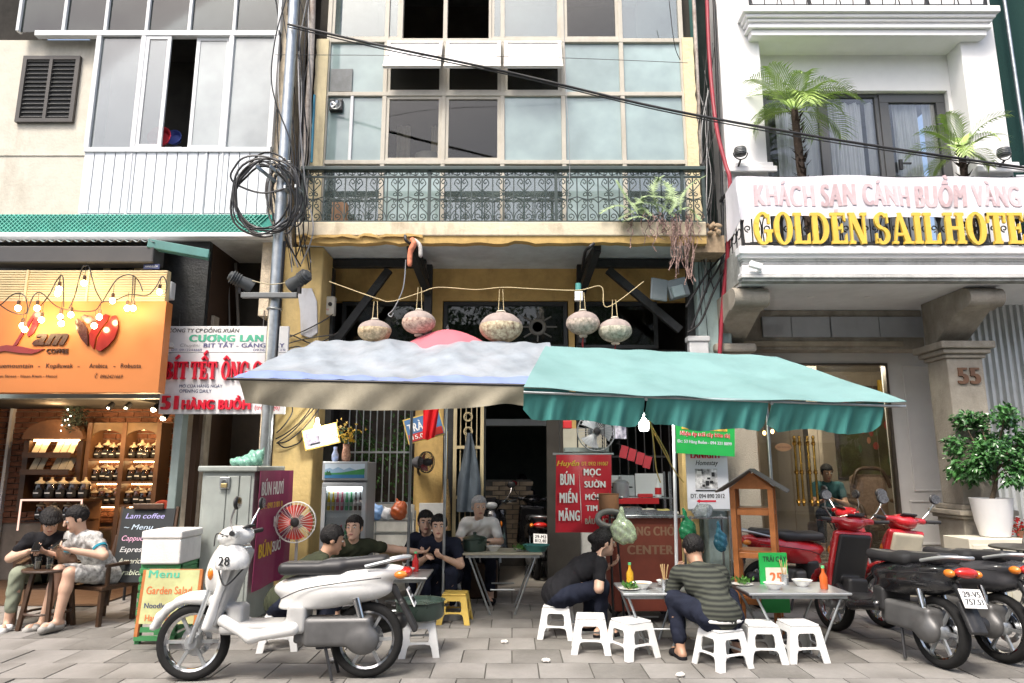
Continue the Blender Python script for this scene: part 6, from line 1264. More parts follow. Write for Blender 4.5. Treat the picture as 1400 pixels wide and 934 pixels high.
# ---- ferns, roots and rubble at the right end of the yellow house balcony
fe = T('balcony_fern', 'pale green ferns and dry hanging roots at the right end of the balcony', 'fern', P(900, 300, 7.8)); FERN = M('pale_fern_green', (.22, .33, .13), .6, var=.35, scale=8, hue=(.36, .45, .25))
def fern(pts, L_, m_=FERN):
 sp = smp(pts, 6); mb = MB(); mb.tube(sp, .005, 4); n_ = len(sp)
 for i in range(1, n_):
  d = (sp[i] - sp[i - 1]).normalized(); sd = d.cross(Vc((0, -.5, 1))).normalized(); f = sin(PI * (.08 + .87 * i / n_))
  for k in (0, .5):
   p = sp[i - 1].lerp(sp[i], k)
   for s_ in (-1, 1): dd = (d * .45 + sd * s_ + Vc((0, runi(-.25, .1), runi(-.25, .1)))).normalized(); w_ = d * .008; q_ = p + dd * L_ * f * runi(.8, 1.1); mb.add([p - w_, p + w_, q_ + w_ * .2], [(0, 1, 2)])
 mb.bd('frond', m_, fe, fix=False)
Yf = 7.72
for pts, L_ in (([(868, 295), (855, 283), (838, 282), (820, 292)], .13), ([(872, 292), (858, 272), (848, 256), (842, 246)], .06), ([(880, 292), (876, 272), (890, 268), (915, 272), (925, 284)], .14), ([(880, 294), (868, 280), (880, 276), (905, 282), (922, 296)], .14), ([(900, 290), (893, 262), (899, 246), (908, 240)], .1), ([(905, 290), (916, 262), (906, 248), (896, 243)], .1), ([(915, 292), (922, 278), (918, 262), (912, 250)], .1), ([(930, 292), (932, 270), (945, 252), (966, 240)], .05), ([(885, 300), (872, 296), (858, 300), (850, 304)], .09), ([(890, 295), (880, 285), (862, 290), (845, 300)], .1), ([(920, 292), (940, 284), (950, 292), (958, 302)], .08)):
 fern([P(a, b, Yf + .04 * sin(a)) for a, b in pts], L_)
ROOT = M('reddish_dry_root', (.19, .10, .085), .9, var=.5, scale=25, hue=(.35, .25, .22)); 
for k in range(46):
 a = rnd.choice((rgau(934, 9), rgau(934, 9), rgau(900, 14), runi(855, 950))); b0_ = runi(288, 304); ln = runi(40, 95) if abs(a - 934) < 18 else runi(12, 45); pts = [P(a + rgau(0, 2.5) + .3 * i * rnd.choice((-1, 1)), b0_ + ln * i / 5, Yf + runi(-.04, .05)) for i in range(6)]; sp = smp(pts, 4); mb = MB(); mb.tube(sp, .0045, 4)
 for p in sp[2:]:
  for _ in range(2): d = Vc((rgau(0, 1), rgau(0, 1), rgau(-.4, 1))).normalized() * runi(.012, .03); s_ = d.orthogonal().normalized() * .006; mb.add([p - s_, p + s_, p + d], [(0, 1, 2)])
 mb.bd('hanging_root', ROOT, fe, fix=False)
rub = T('rubble', 'broken masonry crumbling at the right balcony corner', 'rubble', P(970, 325, 7.85))
for k in range(16): p = P(952 + runi(0, 32), 312 + runi(-6, 18), 7.86 + runi(0, .25)); MB().ell(p, (runi(.02, .06), runi(.02, .05), runi(.015, .04)), Euler((rnd.random() * 3, rnd.random() * 3, 0)).to_matrix(), 7, 4).bd('chunk', M('broken_masonry', (.32, .24, .16), .95, var=.4, scale=14), rub)
MB().box(XX(945, 320, 7.9), XX(990, 320, 7.9), 7.9, 8.3, ZZ(345, 7.9), ZZ(322, 7.9)).bd('ledge', M('broken_masonry', (.3,) * 3), rub)
# ================================================================ tarpaulin awnings, umbrella, lanterns
TARP = M('pale_blue_tarpaulin', (.25, .285, .32), .45, var=.22, scale=3, bump=.5, bscale=9, dirt=.4, dirtcol=(.4, .4, .42), dscale=2, stretch=1)
BLUE = M('blue_tarpaulin', (.19, .25, .47), .5, var=.1, scale=4); BEIGE = M('beige_canvas', (.38, .345, .26), .85, var=.14, scale=4, bump=.2, bscale=150, dirt=.35, dirtcol=(.2, .17, .11), dscale=2.5)
tp = T('tarpaulin_awning', 'pale blue tarpaulin awning with blue hem and hanging beige flap', 'awning', P(540, 500, 6.6))
FL, FR, BR_, BL_ = P(318, 517, 5.9), P(764, 527, 5.9), P(752, 470, 7.3), P(432, 468, 7.3)
def bil(a, b, c_, d, u, v): return (a * (1 - u) + b * u) * (1 - v) + (d * (1 - u) + c_ * u) * v
def tarpf(u, v, off=0.):
 p = bil(FL, FR, BR_, BL_, u, v); s_ = sin(PI * v) * sin(PI * u)
 p.z += -.05 * s_ + .018 * sin(u * 9 + v * 4) * sin(PI * v) + .012 * sin(u * 23 - v * 7) * v * (1 - v) * 4 + .07 * math.exp(-((u - .62) / .07) ** 2 - ((v - .6) / .35) ** 2) + .04 * math.exp(-((u - .33) / .05) ** 2 - ((v - .8) / .4) ** 2) - .06 * v * (1 - abs(2 * u - 1)) * 0
 p.z += .02 * abs(sin(u * 5 + 1)) * v + off + .006 * sin(u * 60 + 9 * sin(v * 5)) * sin(v * 9 + u * 4) + .008 * sin((u * 3 + v) * 21); return p
MB().sheet(lambda u, v: tarpf(u, .16 + .84 * v), 70, 22, .004).bd('sheet', TARP, tp, smooth=80); MB().sheet(lambda u, v: tarpf(u, .158 * v), 70, 5, .004).bd('blue_hem', BLUE, tp, smooth=80)
def flapf(u, v):
 a = FL.lerp(FR, .02 + .955 * u); h_ = .17 + .05 * sin(u * 4.2 + .3) + .05 * u - .03 * math.exp(-((u - .86) / .05) ** 2) - .06 * math.exp(-((u - .97) / .03) ** 2) * 0
 return a + Vc((0, .06 * v + .035 * sin(u * 14) * v + .02 * sin(u * 41 + v * 3) * v + (.12 * v if u < .06 else 0) * (1 - u / .06), -.012 - h_ * v))
MB().sheet(flapf, 120, 10, .004).bd('flap', BEIGE, tp, smooth=80)
MB().cyl(FL + Vc((-.05, 0, -.006)), FR + Vc((.05, 0, -.006)), .012, n=8).bd('front_bar', BLACKM, tp, smooth=50); MB().cyl(BL_ - Vc((0, 0, .02)), BR_ - Vc((0, 0, .02)), .014, n=8).bd('rear_bar', STEEL, tp, smooth=50); MB().cyl((XX(561, 640, 7.33), 7.33, 0), (XX(561, 640, 7.33), 7.33, BL_.z - .03), .016, n=8).bd('pole', M('grey_angle_iron', (.5,) * 3), tp, smooth=50)
for a, b in ((FL, BL_), (FR, BR_)): MB().cyl(a + Vc((0, 0, -.02)), b + Vc((0, 0, -.02)), .012, n=8).bd('side_bar', STEEL, tp, smooth=50)
GREEN = M('lit_sea_green_canvas', (.165, .30, .295), .6, var=.1, scale=2, bump=.25, bscale=7, dirt=.35, dirtcol=(.1, .22, .2), dscale=2)  # base colour raised to paint in the light on the awning top
GREENV = M('shaded_sea_green_canvas', (.05, .235, .215), .65, var=.12, scale=3, bump=.1, bscale=200)  # deeper tone paints in the weaker light on the valance
ga = T('canvas_awning', 'large sea-green canvas awning with scalloped hanging valance', 'awning', P(980, 520, 6.4))
gFL, gFR, gBR, gBL = P(716, 529, 5.6), P(1240, 549, 5.6), P(1062, 487, 7.2), P(746, 473, 7.2)
def grf(u, v, off=0.): p = bil(gFL, gFR, gBR, gBL, u, v); p.z += -.035 * sin(PI * v) * sin(PI * u) + .006 * sin(u * 20 + v * 3) * (1 - v) - .035 * sin(PI * u) * (1 - v) + off + .007 * sin(u * 34 + 6 * v) * sin(v * 6 + u * 5) - .03 * abs(sin(u * 3 * PI)) * (1 - v) * v * 4; return p
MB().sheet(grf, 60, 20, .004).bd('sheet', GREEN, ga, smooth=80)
for a, b in ((.0, .318), (.325, .642), (.652, .945)):
 def vf(u, v):
  t = a + (b - a) * u; p = grf(t, 0.); h_ = .235 + .018 * sin(t * 31) - (.07 * max(0, abs(2 * u - 1) - .86) / .14); w_ = (.026 * sin(t * 95 + 1.5 * v + 2 * sin(t * 21)) + .012 * sin(t * 210 + 3 * v) + .028 * sin(t * 47 + 2 * sin(t * 13))) * v
  return p + Vc((.0, .03 + .1 * v + w_, -.006 - h_ * v))
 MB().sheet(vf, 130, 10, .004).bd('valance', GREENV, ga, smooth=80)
MB().cyl(grf(0, 0, -.04) + Vc((0, .03, 0)), grf(1, 0, -.04) + Vc((0, .03, 0)), .012, n=8).bd('front_bar', STEEL, ga, smooth=50); MB().cyl(grf(0, 1, -.02), grf(1, 1, -.02), .014, n=8).bd('rear_bar', STEEL, ga, smooth=50)
for u in (.32, .648): MB().cyl(grf(u, 0, -.03), grf(u, 1, -.1), .012, n=8).bd('rafter', STEEL, ga, smooth=50)
pw = G(921, 868); MB().cyl((pw.x, 6.5, 0), P(921, 560, 6.5) + Vc((0, 0, .05)), .016, n=10).bd('pole', M('white_pole', (.65, .66, .66), .4, .2), ga, smooth=50)
xx_ = XX(1045, 490, 7.15); MB().cyl((xx_, 7.18, 0), (xx_, 7.18, gBR.z - .02), .016, n=10).bd('pole', STEEL, ga, smooth=50)
for kr, pts in enumerate(([(886, 548), (884, 575), (882, 578)], [(886, 560), (893, 600), (897, 640), (903, 660)], [(884, 570), (898, 595), (912, 620), (916, 632)], [(890, 585), (920, 640), (935, 660)])): tag(MB().tube(smp([P(a, b, 6.3) for a, b in pts], 6), .006, 5).bd('guy_rope', M('yellow_rope', (.5, .36, .12), .8), smooth=60), ['shortest yellow rope end at the lit awning bulb', 'steep yellow rope falling left of the white awning pole', 'slanting yellow rope reaching the white awning pole', 'lowest slanting yellow rope crossing the white awning pole'][kr], 'rope')
# pinkish red parasol poking up behind the tarpaulin
um = T('parasol', 'faded red parasol showing above the blue tarpaulin', 'parasol', (P(612, 600, 7.45).x, 7.45, 0)); uc = P(612, 451, 7.45); PKR = M('faded_red_canvas', (.50, .12, .15), .7, var=.12, scale=4)
def uf(u, v): a = 2 * PI * u; r = .62 * v; sag = 1 - .05 * cos(8 * a) * v; return (uc.x + r * cos(a) * sag, uc.y + r * sin(a) * sag * .55, uc.z - .30 * v ** 1.7)
MB().sheet(uf, 64, 8, .003).bd('canopy', PKR, um, smooth=40); MB().cyl((uc.x, uc.y, 0), (uc.x, uc.y, uc.z + .01), .016, n=8).bd('pole', STEEL, um, smooth=50); MB().lathe([(.012, .0), (.02, .02), (.001, .06)], uc, 8).bd('finial', BLACKM, um)
for k in range(8): a = k * PI / 4 + .39; MB().tube([Vc(uf(a / (2 * PI), j / 6)) - Vc((0, 0, .012)) for j in range(7)], .005, 4).bd('rib', STEEL, um)
MB().lathe([(.22, 0), (.22, .06), (.1, .1), (.03, .12)], (uc.x, uc.y, 0), 16).bd('base', CONC, um)
# ---- five lanterns on a wire
LT = M('dusty_silk', (.31, .26, .235), .8, var=.18, scale=12); 
def lant_mat(name, col, col2): return M(name, col, .7, var=.55, scale=26, hue=col2, bump=.3, bscale=50)
wire = smp([P(450, 385, 7.6), P(515, 408, 7.42), P(536, 412, 7.42), P(575, 400, 7.42), P(600, 393, 7.42), P(650, 396, 7.4), P(688, 393, 7.4), P(730, 395, 7.4), P(790, 397, 7.42), P(822, 392, 7.42), P(830, 420, 7.42), P(880, 385, 7.6)], 8)
tag(MB().tube(wire, .005, 5).bd('hanging_wire', M('yellow_cord', (.55, .45, .26), .8), smooth=60), 'pale yellow cord strung across above the five lanterns', 'cord')
for i, (cx_, cy_, w_, h_, c1, c2, lb) in enumerate(((512, 453, 47, 31, (.34, .25, .12), (.5, .40, .26), 'olive-gold silk lantern farthest to the left'), (572.5, 441, 47, 33, (.42, .20, .16), (.5, .38, .3), 'reddish silk lantern second from the left'), (685, 448, 60, 42, (.40, .22, .12), (.48, .44, .3), 'largest silk lantern in the middle of the row'), (797, 442, 47, 33, (.30, .29, .2), (.5, .4, .34), 'greenish silk lantern second from the right'), (841, 452, 47, 33, (.28, .30, .19), (.46, .42, .34), 'grey-green silk lantern farthest to the right'))):
 c = P(cx_, cy_, 7.4); t = T('silk_lantern', lb, 'lantern', c, 'silk lanterns over the awning'); k = 7.4 / 940 / .99; rx, rz_ = w_ * k / 2, h_ * k / 2; m_ = lant_mat('lantern_silk_%d' % i, c1, c2)
 def shell(v0, v1, nm, mm):
  n_ = 48; vs = []; nv = 8
  mb = MB(); mb.sheet(lambda u, v: (c.x + rx * cos(2 * PI * u) * sin(PI * (v0 + (v1 - v0) * v)) * (1 - .035 * abs(sin(12 * PI * u))), c.y + rx * sin(2 * PI * u) * sin(PI * (v0 + (v1 - v0) * v)) * (1 - .035 * abs(sin(12 * PI * u))), c.z - rz_ * cos(PI * (v0 + (v1 - v0) * v))), 72, 8)
  mb.bd(nm, mm, t, smooth=70)
 shell(.06, .56, 'patterned_silk', m_); shell(.56, .95, 'dusty_top', LT)
 MB().lathe([(rx * .2, 0), (rx * .24, .012), (rx * .2, .025)], c + Vc((0, 0, rz_ * .97)), 14).bd('top_ring', M('pale_ring', (.5, .45, .36), .6), t); MB().lathe([(rx * .2, -.03), (rx * .26, -.015), (rx * .2, 0)], c - Vc((0, 0, rz_ * .97)), 14).bd('bottom_ring', M('pale_ring', (.5,) * 3), t)
 for s_ in (-1, 1): MB().cyl(c + Vc((s_ * .03, 0, rz_)), c + Vc((s_ * .018, .01, rz_ + .22 + (.05 if i in (1, 2) else 0))), .004, n=5).bd('hanger', M('yellow_cord', (.5,) * 3), t)
 if i in (3, 4): MB().tube([c - Vc((0, 0, rz_ + .02)), c - Vc((.01, 0, rz_ + .1)), c - Vc((0, 0, rz_ + .18))], [.006, .012, .004], 6).bd('tassel', M('dark_red_tassel', (.18, .03, .03), .8), t)
bbx = T('hanging_box', 'small white and teal box tied to the right balcony brace', 'box', P(791, 398, 7.9)); q = RC(786, 398, 797, 411, 7.9); MB().box(q[0], q[1], 7.9, 7.96, q[2], q[3]).bd('case', PLASTW, bbx, bevel=.008); q = RC(787, 387, 796, 397, 7.9); MB().cyl((XX(791, 392, 7.9), 7.93, q[2]), (XX(791, 392, 7.9), 7.93, q[3]), .035, n=12).bd('knob', M('teal_plastic', (.08, .3, .28), .4), bbx, smooth=40)
tag(MB().tube(smp([P(555, 355, 7.76), P(552, 390, 7.76), P(545, 410, 7.77), P(537, 424, 7.78), P(531, 430, 7.78), P(535, 433, 7.78), P(538, 428, 7.78)]), .006, 5).bd('hooked_wire', ALU, smooth=60), 'thin hooked wire dangling from the left balcony bracket', 'wire')
# ================================================================ under the awnings, left: cabinet, fridge, fan
GC = M('grey_green_cabinet_paint', (.30, .33, .31), .5, .1, var=.1, scale=5, dirt=.35, dirtcol=(.17, .16, .13), dscale=2.5)
kb_ = T('electric_cabinet', 'tall grey-green metal street cabinet with a sloping lid and latch', 'cabinet', (-2.8, 7.1, 0)); yc0, yc1 = 6.8, 7.55; x0, x1 = XX(273, 700, yc0), XX(345, 700, yc0); zt_ = ZZ(645, yc0)
MB().box(x0, x1, yc0, yc1, .06, zt_).bd('body', GC, kb_, bevel=.008); MB().box(x0 + .02, x1 - .02, yc0 + .02, yc1 - .02, 0, .059).bd('plinth', CONC, kb_); MB().box(x0 - .035, x1 + .035, yc0 - .04, yc1 + .04, zt_ + .001, zt_ + .055).bd('lid', GC, kb_, bevel=.012)
xm_ = (x0 + x1) / 2
for a, b in ((x0 + .03, xm_ - .01), (xm_ + .12, x1 - .03)): MB().box(a, b, yc0 - .012, yc0 - .001, .12, zt_ - .04).bd('door_panel', GC, kb_, bevel=.006)
MB().box(xm_ + .0, xm_ + .11, yc0 - .016, yc0 - .001, .12, zt_ - .04).bd('door_panel', GC, kb_, bevel=.006)
lt = MB().box(xm_ - .07, xm_ + .03, yc0 - .04, yc0 - .016, zt_ - .16, zt_ - .05).bd('latch', STEEL, kb_, bevel=.006); MB().tube(arc((xm_ - .02, yc0 - .05, zt_ - .1), .025, 0, PI, 8), .006, 5).bd('hasp', STEEL, lt, smooth=60); MB().box(xm_ - .05, xm_ + .01, yc0 - .055, yc0 - .041, zt_ - .15, zt_ - .11).bd('padlock', M('brass_lock', (.4, .32, .15), .4, .8), lt, bevel=.006)
text('lettering', 'CAP PHUC', (xm_ - .07, yc0 - .0175, zt_ - .21), .1, .02, M('faint_grey_print', (.2, .22, .2), .7), kb_)
bnn = T('menu_banner', 'maroon banner with white and yellow letters on the side of the street cabinet', 'banner', (x1, 7.2, 1)); xs_ = x1 + .05; MAG = M('maroon_banner', (.26, .03, .10), .5, var=.08)
MB().sheet(lambda u, v: (xs_ + .012 * sin(u * 7 + v * 2) + (.05 * u if u > .8 else 0), yc0 - .02 + .88 * u, .35 + (zt_ - .34) * v), 16, 8, .003).bd('sheet', MAG, bnn, smooth=80)
def sidet(s_, y, z, wd_, ht_, m_, b=.06): text('lettering', s_, (xs_ + .02, y, z), wd_, ht_, m_, bnn, bold=b, u=(0, 1, 0), v=(0, 0, 1))
YEL = M('yellow_lettering', (.7, .45, .04), .5)
sidet('BÚN HUYỀN', yc0 + .02, zt_ - .23, .78, .13, WHITE); sidet('ĐT: 090 2181 068', yc0 + .02, zt_ - .36, .74, .055, YEL, .03); sidet('MỌC', yc0 + .42, zt_ - .55, .3, .1, WHITE); sidet('BÚN', yc0 + .04, zt_ - .82, .36, .13, YEL); sidet('SƯỜN', yc0 + .42, zt_ - .8, .36, .1, WHITE)
gbag = blob('plastic_bag', [ball((0, 0, .05), (.13, .1, .06), .04), ball((.07, .02, .1), (.08, .07, .07), .04), ball((-.1, -.01, .05), (.08, .07, .045), .03), cap((.12, 0, .12), (.15, 0, .2), .02, .008, .03), cap((.02, 0, .13), (.04, .02, .18), .025, .01, .03)], M('green_thin_plastic', (.22, .47, .38), .25, var=.3, scale=18, trans=.25), h=.012, warp=lambda X, Y, Z: .012 * np.sin(X * 60 + Z * 30) * np.sin(Y * 50 + X * 20)); gbag.location = (P(340, 630, 7.05).x, 7.05, zt_ + .045); tag(gbag, 'crumpled green plastic bag lying on the street cabinet', 'bag')
rol = tag(MB().tube([(x0 - .06, 7.2, .5), (x0 - .06, 7.2, 1.0), (x0 - .05, 7.2, zt_ - .1)], [.05, .055, .04], 10).bd('rolled_sheet', M('white_roll', (.55, .55, .6), .6), smooth=60), 'whitish rolled sheet standing beside the street cabinet', 'roll')
MB().tube([(x0 - .06, 7.2, 0), (x0 - .06, 7.2, .5)], .05, 10).bd('sheet_core', M('white_roll', (.55,) * 3), rol)
# white foam box on a crate, menu board, chalkboard
yb0 = 6.3; q = RC(193, 726, 247, 772, yb0); fb = T('foam_box', 'white foam box standing on a green crate beside the street cabinet', 'box', ((q[0] + q[1]) / 2, 6.5, q[2])); FO = M('white_foam', (.70, .69, .66), .8, var=.06, scale=12, bump=.2, dirt=.2, dirtcol=(.4, .38, .33), dscale=6)
MB().box(q[0], q[1], yb0, yb0 + .42, q[2], q[3] - .07).bd('body', FO, fb, bevel=.015); MB().box(q[0] - .006, q[1] + .006, yb0 - .006, yb0 + .426, q[3] - .069, q[3]).bd('lid', FO, fb, bevel=.015)
ck = T('plastic_crate', 'green plastic crate under the white foam box', 'crate', ((q[0] + q[1]) / 2, 6.5, 0)); CG = M('green_crate_plastic', (.05, .22, .08), .45)
for k in range(9): MB().box(q[0], q[1], yb0 + .01, yb0 + .03, .03 + k * .07, .07 + k * .07).bd('slat', CG, ck); MB().box(q[1] - .02, q[1], yb0 + .031, yb0 + .40, .03 + k * .07, .07 + k * .07).bd('slat', CG, ck)
for a in (q[0] + .02, q[1] - .02):
 for b in (yb0 + .05, yb0 + .38): MB().box(a - .02, a + .02, b - .02, b + .02, 0, q[2] - .001).bd('corner_post', CG, ck)
MB().box(q[0], q[1], yb0 + .031, yb0 + .4, q[2] - .03, q[2] - .002).bd('top_board', CG, ck)
mn = T('menu_board', 'bright painted menu easel standing on the pavement before the foam box', 'menu board', (P(225, 815, 6.05).x, 6.05, 0)); q = RC(187, 782, 262, 856, 5.95); FLB = M('painted_menu_face', (.5, .42, .2), .5, var=.3, scale=3, hue=(.4, .45, .22))
tl = MRot(-.12, 3, 'X'); cen = Vc(((q[0] + q[1]) / 2, 6.05, (q[2] + q[3]) / 2)); hx_, hz_ = (q[1] - q[0]) / 2, (q[3] - q[2]) / 2
MB().obox(cen, (hx_, .012, hz_), tl).bd('face', FLB, mn); MB().obox(cen + Vc((0, .1, -.0)), (hx_, .01, hz_), MRot(.15, 3, 'X')).bd('back_board', WOODO, mn)
for s_ in (-1, 1): MB().obox(cen + Vc((s_ * (hx_ + .012), 0, -.05)), (.014, .016, hz_ + .05), tl).bd('rail', WOODO, mn)
def bt(s_, dx_, dz_, wd_, ht_, m_): text('lettering', s_, cen + tl @ Vc((dx_, -.0135, dz_)), wd_, ht_, m_, mn, bold=.04, u=(1, 0, 0), v=tl @ Vc((0, 0, 1)))
bt('Garden Salad', -.2, .02, .38, .06, M('orange_print', (.6, .16, .05), .5)); bt('Menu', -.2, .15, .26, .06, GRN); bt('Noodles - Beer', -.2, -.09, .36, .04, NAVY); bt('Happy Hour', -.18, -.19, .3, .05, M('orange_print', (.5,) * 3))
cb_ = T('chalkboard', 'black chalkboard with handwritten coffee menu leaning by the shop door', 'chalkboard', (P(196, 790, 7.25).x, 7.25, 0)); cen = P(197, 745, 7.25); tl = MRot(-.15, 3, 'X'); hz_ = .36
MB().obox(cen, (.27, .012, hz_), tl).bd('slate', M('slate_black', (.02, .024, .026), .7, var=.3, scale=6), cb_); 
for s_ in (-1, 1): MB().obox(cen + Vc((s_ * .282, 0, -.1)), (.014, .018, hz_ + .12), tl).bd('rail', WOODD, cb_)
for j, (s_, wd_, m_) in enumerate((('Lam coffee', .4, (.45, .42, .75)), ('~ Menu', .3, (.5, .6, .7)), ('Cappuccino', .34, (.7, .4, .55)), ('Espresso', .3, (.65, .65, .65)), ('Americano', .34, (.6, .6, .5)), ('Arabica', .26, (.6, .65, .5)))): text('chalk_writing', s_, cen + tl @ Vc((-.23, -.0135, hz_ - .1 - j * .11)), wd_, .05, M('chalk_%d' % j, m_, .9), cb_, italic=.25, bold=.01, u=(1, 0, 0), v=tl @ Vc((0, 0, 1)))
MB().obox(cen + Vc((0, .02, hz_ + .02)), (.16, .014, .03)).bd('crest', WOODD, cb_, bevel=.01)
# standing fan with red blades
def stand_fan(label, c, r, yaw, cage, blade, pole=True, wallarm=None):
 t = T('electric_fan', label, 'fan', (c.x, c.y, 0) if pole else c); Rm = MRot(yaw, 3, 'Z') @ MRot(D2R(90), 3, 'X'); W = lambda p: c + Rm @ Vc(p)
 for s_ in (-1, 1):
  MB().tube([W((r * cos(a), r * sin(a), .012 * s_)) for a in [2 * PI * i / 32 for i in range(32)]], .006, 5, True).bd('cage_ring', cage, t, smooth=60)
  mb = MB()
  for i in range(30): a = 2 * PI * i / 30; mb.tube([W((.05 * cos(a), .05 * sin(a), .07 * s_)), W((r * .6 * cos(a), r * .6 * sin(a), .06 * s_)), W((r * cos(a), r * sin(a), .012 * s_))], .0022, 3, cap=False)
  mb.bd('cage_wires', cage, t)
 for k in range(3 if not pole else 4):
  a0 = 2 * PI * k / (3 if not pole else 4); MB().sheet(lambda u, v: W(((.04 + (r * .86 - .04) * u) * cos(a0 + (v - .5) * (.9 + .35 * u)), (.04 + (r * .86 - .04) * u) * sin(a0 + (v - .5) * (.9 + .35 * u)), .05 * (v - .5))), 8, 6, .003).bd('blade', blade, t, smooth=60)
 MB().lathe([(.045, -.02), (.05, .03), (.04, .075), (.001, .085)], c, 16, Rm).bd('hub', BLACKM, t, smooth=40); MB().lathe([(.07, -.09), (.075, -.16), (.05, -.22), (.001, -.225)], c, 16, Rm).bd('motor', M('fan_motor_grey', (.12, .12, .13), .5), t, smooth=40)
 if pole: b = c + Rm @ Vc((0, 0, -.13)); MB().cyl((b.x, b.y, .04), (b.x, b.y, b.z), .016, n=8).bd('stand', cage, t); MB().lathe([(.19, 0), (.19, .02), (.04, .05), (.02, .06)], (b.x, b.y, 0), 20).bd('base', M('fan_base_green', (.06, .16, .1), .5), t, smooth=40)
 else: b = c + Rm @ Vc((0, 0, -.15)); MB().tube(smp([b, b + Vc((0, .05, -.12)), b + Vc((0, .2, -.16))]), .018, 6).bd('wall_arm', cage, t, smooth=60)
 return t
stand_fan('standing fan with red and white blades below the yellow pillar', P(404, 714, 7.35), .205, .12, M('white_fan_cage', (.6, .6, .58), .4), M('red_fan_blade', (.62, .07, .05), .35, var=.1))
stand_fan('silver wall fan above the red menu banner', P(815, 590, 8.55), .235, .1, ALU, M('grey_fan_blade', (.35, .38, .4), .35), False)
stand_fan('small black wall fan beneath the tilted price sign', P(583, 632, 8.75), .13, .9, BLACKM, M('dark_red_blade', (.2, .03, .03), .4), False)
# tilted photograph and lit bulb on the pillar
fr = T('framed_picture', 'tilted yellow-edged picture on the pillar behind the lit bulb', 'picture', P(439, 597, 7.95)); cen = P(439, 597, 7.95); rt = MRot(-.24, 3, 'Y'); MB().obox(cen, (.205, .012, .12), rt).bd('frame', M('yellow_frame', (.6, .42, .1), .5), fr, bevel=.004); MB().obox(cen + Vc((0, -.014, 0)), (.19, .003, .105), rt).bd('paper', M('cream_paper', (.68, .66, .55), .6), fr); MB().obox(cen + rt @ Vc((-.09, -.019, .0)), (.075, .003, .075), rt).bd('photo', M('dim_photo', (.18, .16, .2), .5, var=.7, scale=30), fr); MB().obox(cen + rt @ Vc((.02, -.019, -.07)), (.15, .003, .012), rt).bd('caption_strip', M('grey_caption', (.3, .3, .32), .6), fr)
def cfl(label, c, e, col=(1, .97, .9), r=.035, h_=.13, watts=8, off=Vc((0, -.12, -.05))):
 t = T('light_bulb', label, 'bulb', c); MB().lathe([(.001, -h_), (r * .8, -h_ * .92), (r, -h_ * .6), (r * .95, -h_ * .2), (r * .6, 0)], c, 16).bd('glow', lamp('cool_bulb_glow', col, e), t, smooth=60); MB().lathe([(r * .6, .0), (r * .75, .01), (r * .7, .05), (.012, .07)], c, 12).bd('socket', PLASTW, t, smooth=40); MB().cyl(c + Vc((0, 0, .06)), c + Vc((0, 0, .3)), .005, n=5).bd('cord', RUBBER, t)
 li = bpy.data.lights.new('bulb_light', 'POINT'); li.energy = watts; li.color = col; li.shadow_soft_size = .05; lo = bpy.data.objects.new('bulb_light', li); C.objects.link(lo); lo.location = c + off; adopt(lo, t)
cfl('lit white bulb hanging in front of the tilted picture', P(434, 579, 7.85), 10., watts=7); cfl('lit round bulb under the green awning above the food cart', P(880, 574, 6.5), 14., r=.05, h_=.11, watts=16)
# drinks fridge
fg = T('drinks_fridge', 'silver drinks fridge with mountain picture header and glass door', 'fridge', (P(470, 700, 7.5).x, 7.7, 0)); FY = 7.5; q = RC(440, 632, 501, 700, FY); SIL = M('silver_grey_plastic', (.42, .45, .47), .4, .3, var=.06); x0, x1 = q[0], q[1]; zh0, zh1 = ZZ(657, FY), ZZ(631, FY); zd1 = ZZ(660, FY)
MB().box(x0, x1, FY + .06, FY + .5, .05, zh1 - .003).bd('cabinet', M('fridge_grey', (.3, .32, .34), .5), fg, bevel=.01); MB().box(x0 - .005, x1 + .005, FY, FY + .059, zh0, zh1).bd('header', SIL, fg, bevel=.01)
hp_ = MB().box(x0 + .025, x1 - .025, FY - .006, FY - .001, zh0 + .025, zh1 - .025).bd('header_picture', M('pale_sky_print', (.55, .66, .75), .4), fg)
w_ = x1 - x0 - .05; hh_ = zh1 - zh0 - .05; bx0, bz0_ = x0 + .025, zh0 + .025
def hpoly(pts, m_, d): MB().prism([(bx0 + a * w_, bz0_ + b * hh_) for a, b in pts], (0, FY - .0065 - d, 0), (1, 0, 0), (0, 0, 1), (0, -.0006, 0)).bd('print', m_, hp_)
hpoly([(0, .35), (0, .6), (.12, .72), (.2, .6), (.33, .78), (.48, .58), (.62, .74), (.8, .55), (1, .7), (1, .35)], M('blue_hills_print', (.25, .4, .55), .5), 0); hpoly([(0, .22), (0, .42), (.2, .36), (.45, .4), (.7, .52), (.85, .6), (1, .66), (1, .22)], M('green_hills_print', (.05, .26, .08), .5), .001); hpoly([(0, 0), (0, .24), (1, .24), (1, 0)], M('blue_lake_print', (.04, .18, .36), .4), .002); hpoly([(.02, .2), (.06, .55), (.09, .42), (.13, .5), (.18, .2)], M('dark_tree_print', (.02, .1, .04), .5), .003)
f = MB(); e = .045; f.box(x0, x1, FY + .005, FY + .055, zd1 - e, zd1); f.box(x0, x1, FY + .005, FY + .055, .1, .1 + e); f.box(x0, x0 + e, FY + .006, FY + .054, .1 + e, zd1 - e); f.box(x1 - e, x1, FY + .006, FY + .054, .1 + e, zd1 - e); dr = f.bd('door', SIL, fg, bevel=.005); MB().box(x0 + e, x1 - e, FY + .02, FY + .026, .1 + e, zd1 - e).bd('glass', CLEAR, dr)
WI = M('fridge_inside_white', (.62, .66, .66), .5); MB().box(x0 + .03, x1 - .03, FY + .053, FY + .0595, .12, zd1 - .03).bd('liner', WI, fg); shz = [ZZ(697, FY + .1), ZZ(697, FY + .1) - .34, ZZ(697, FY + .1) - .66]
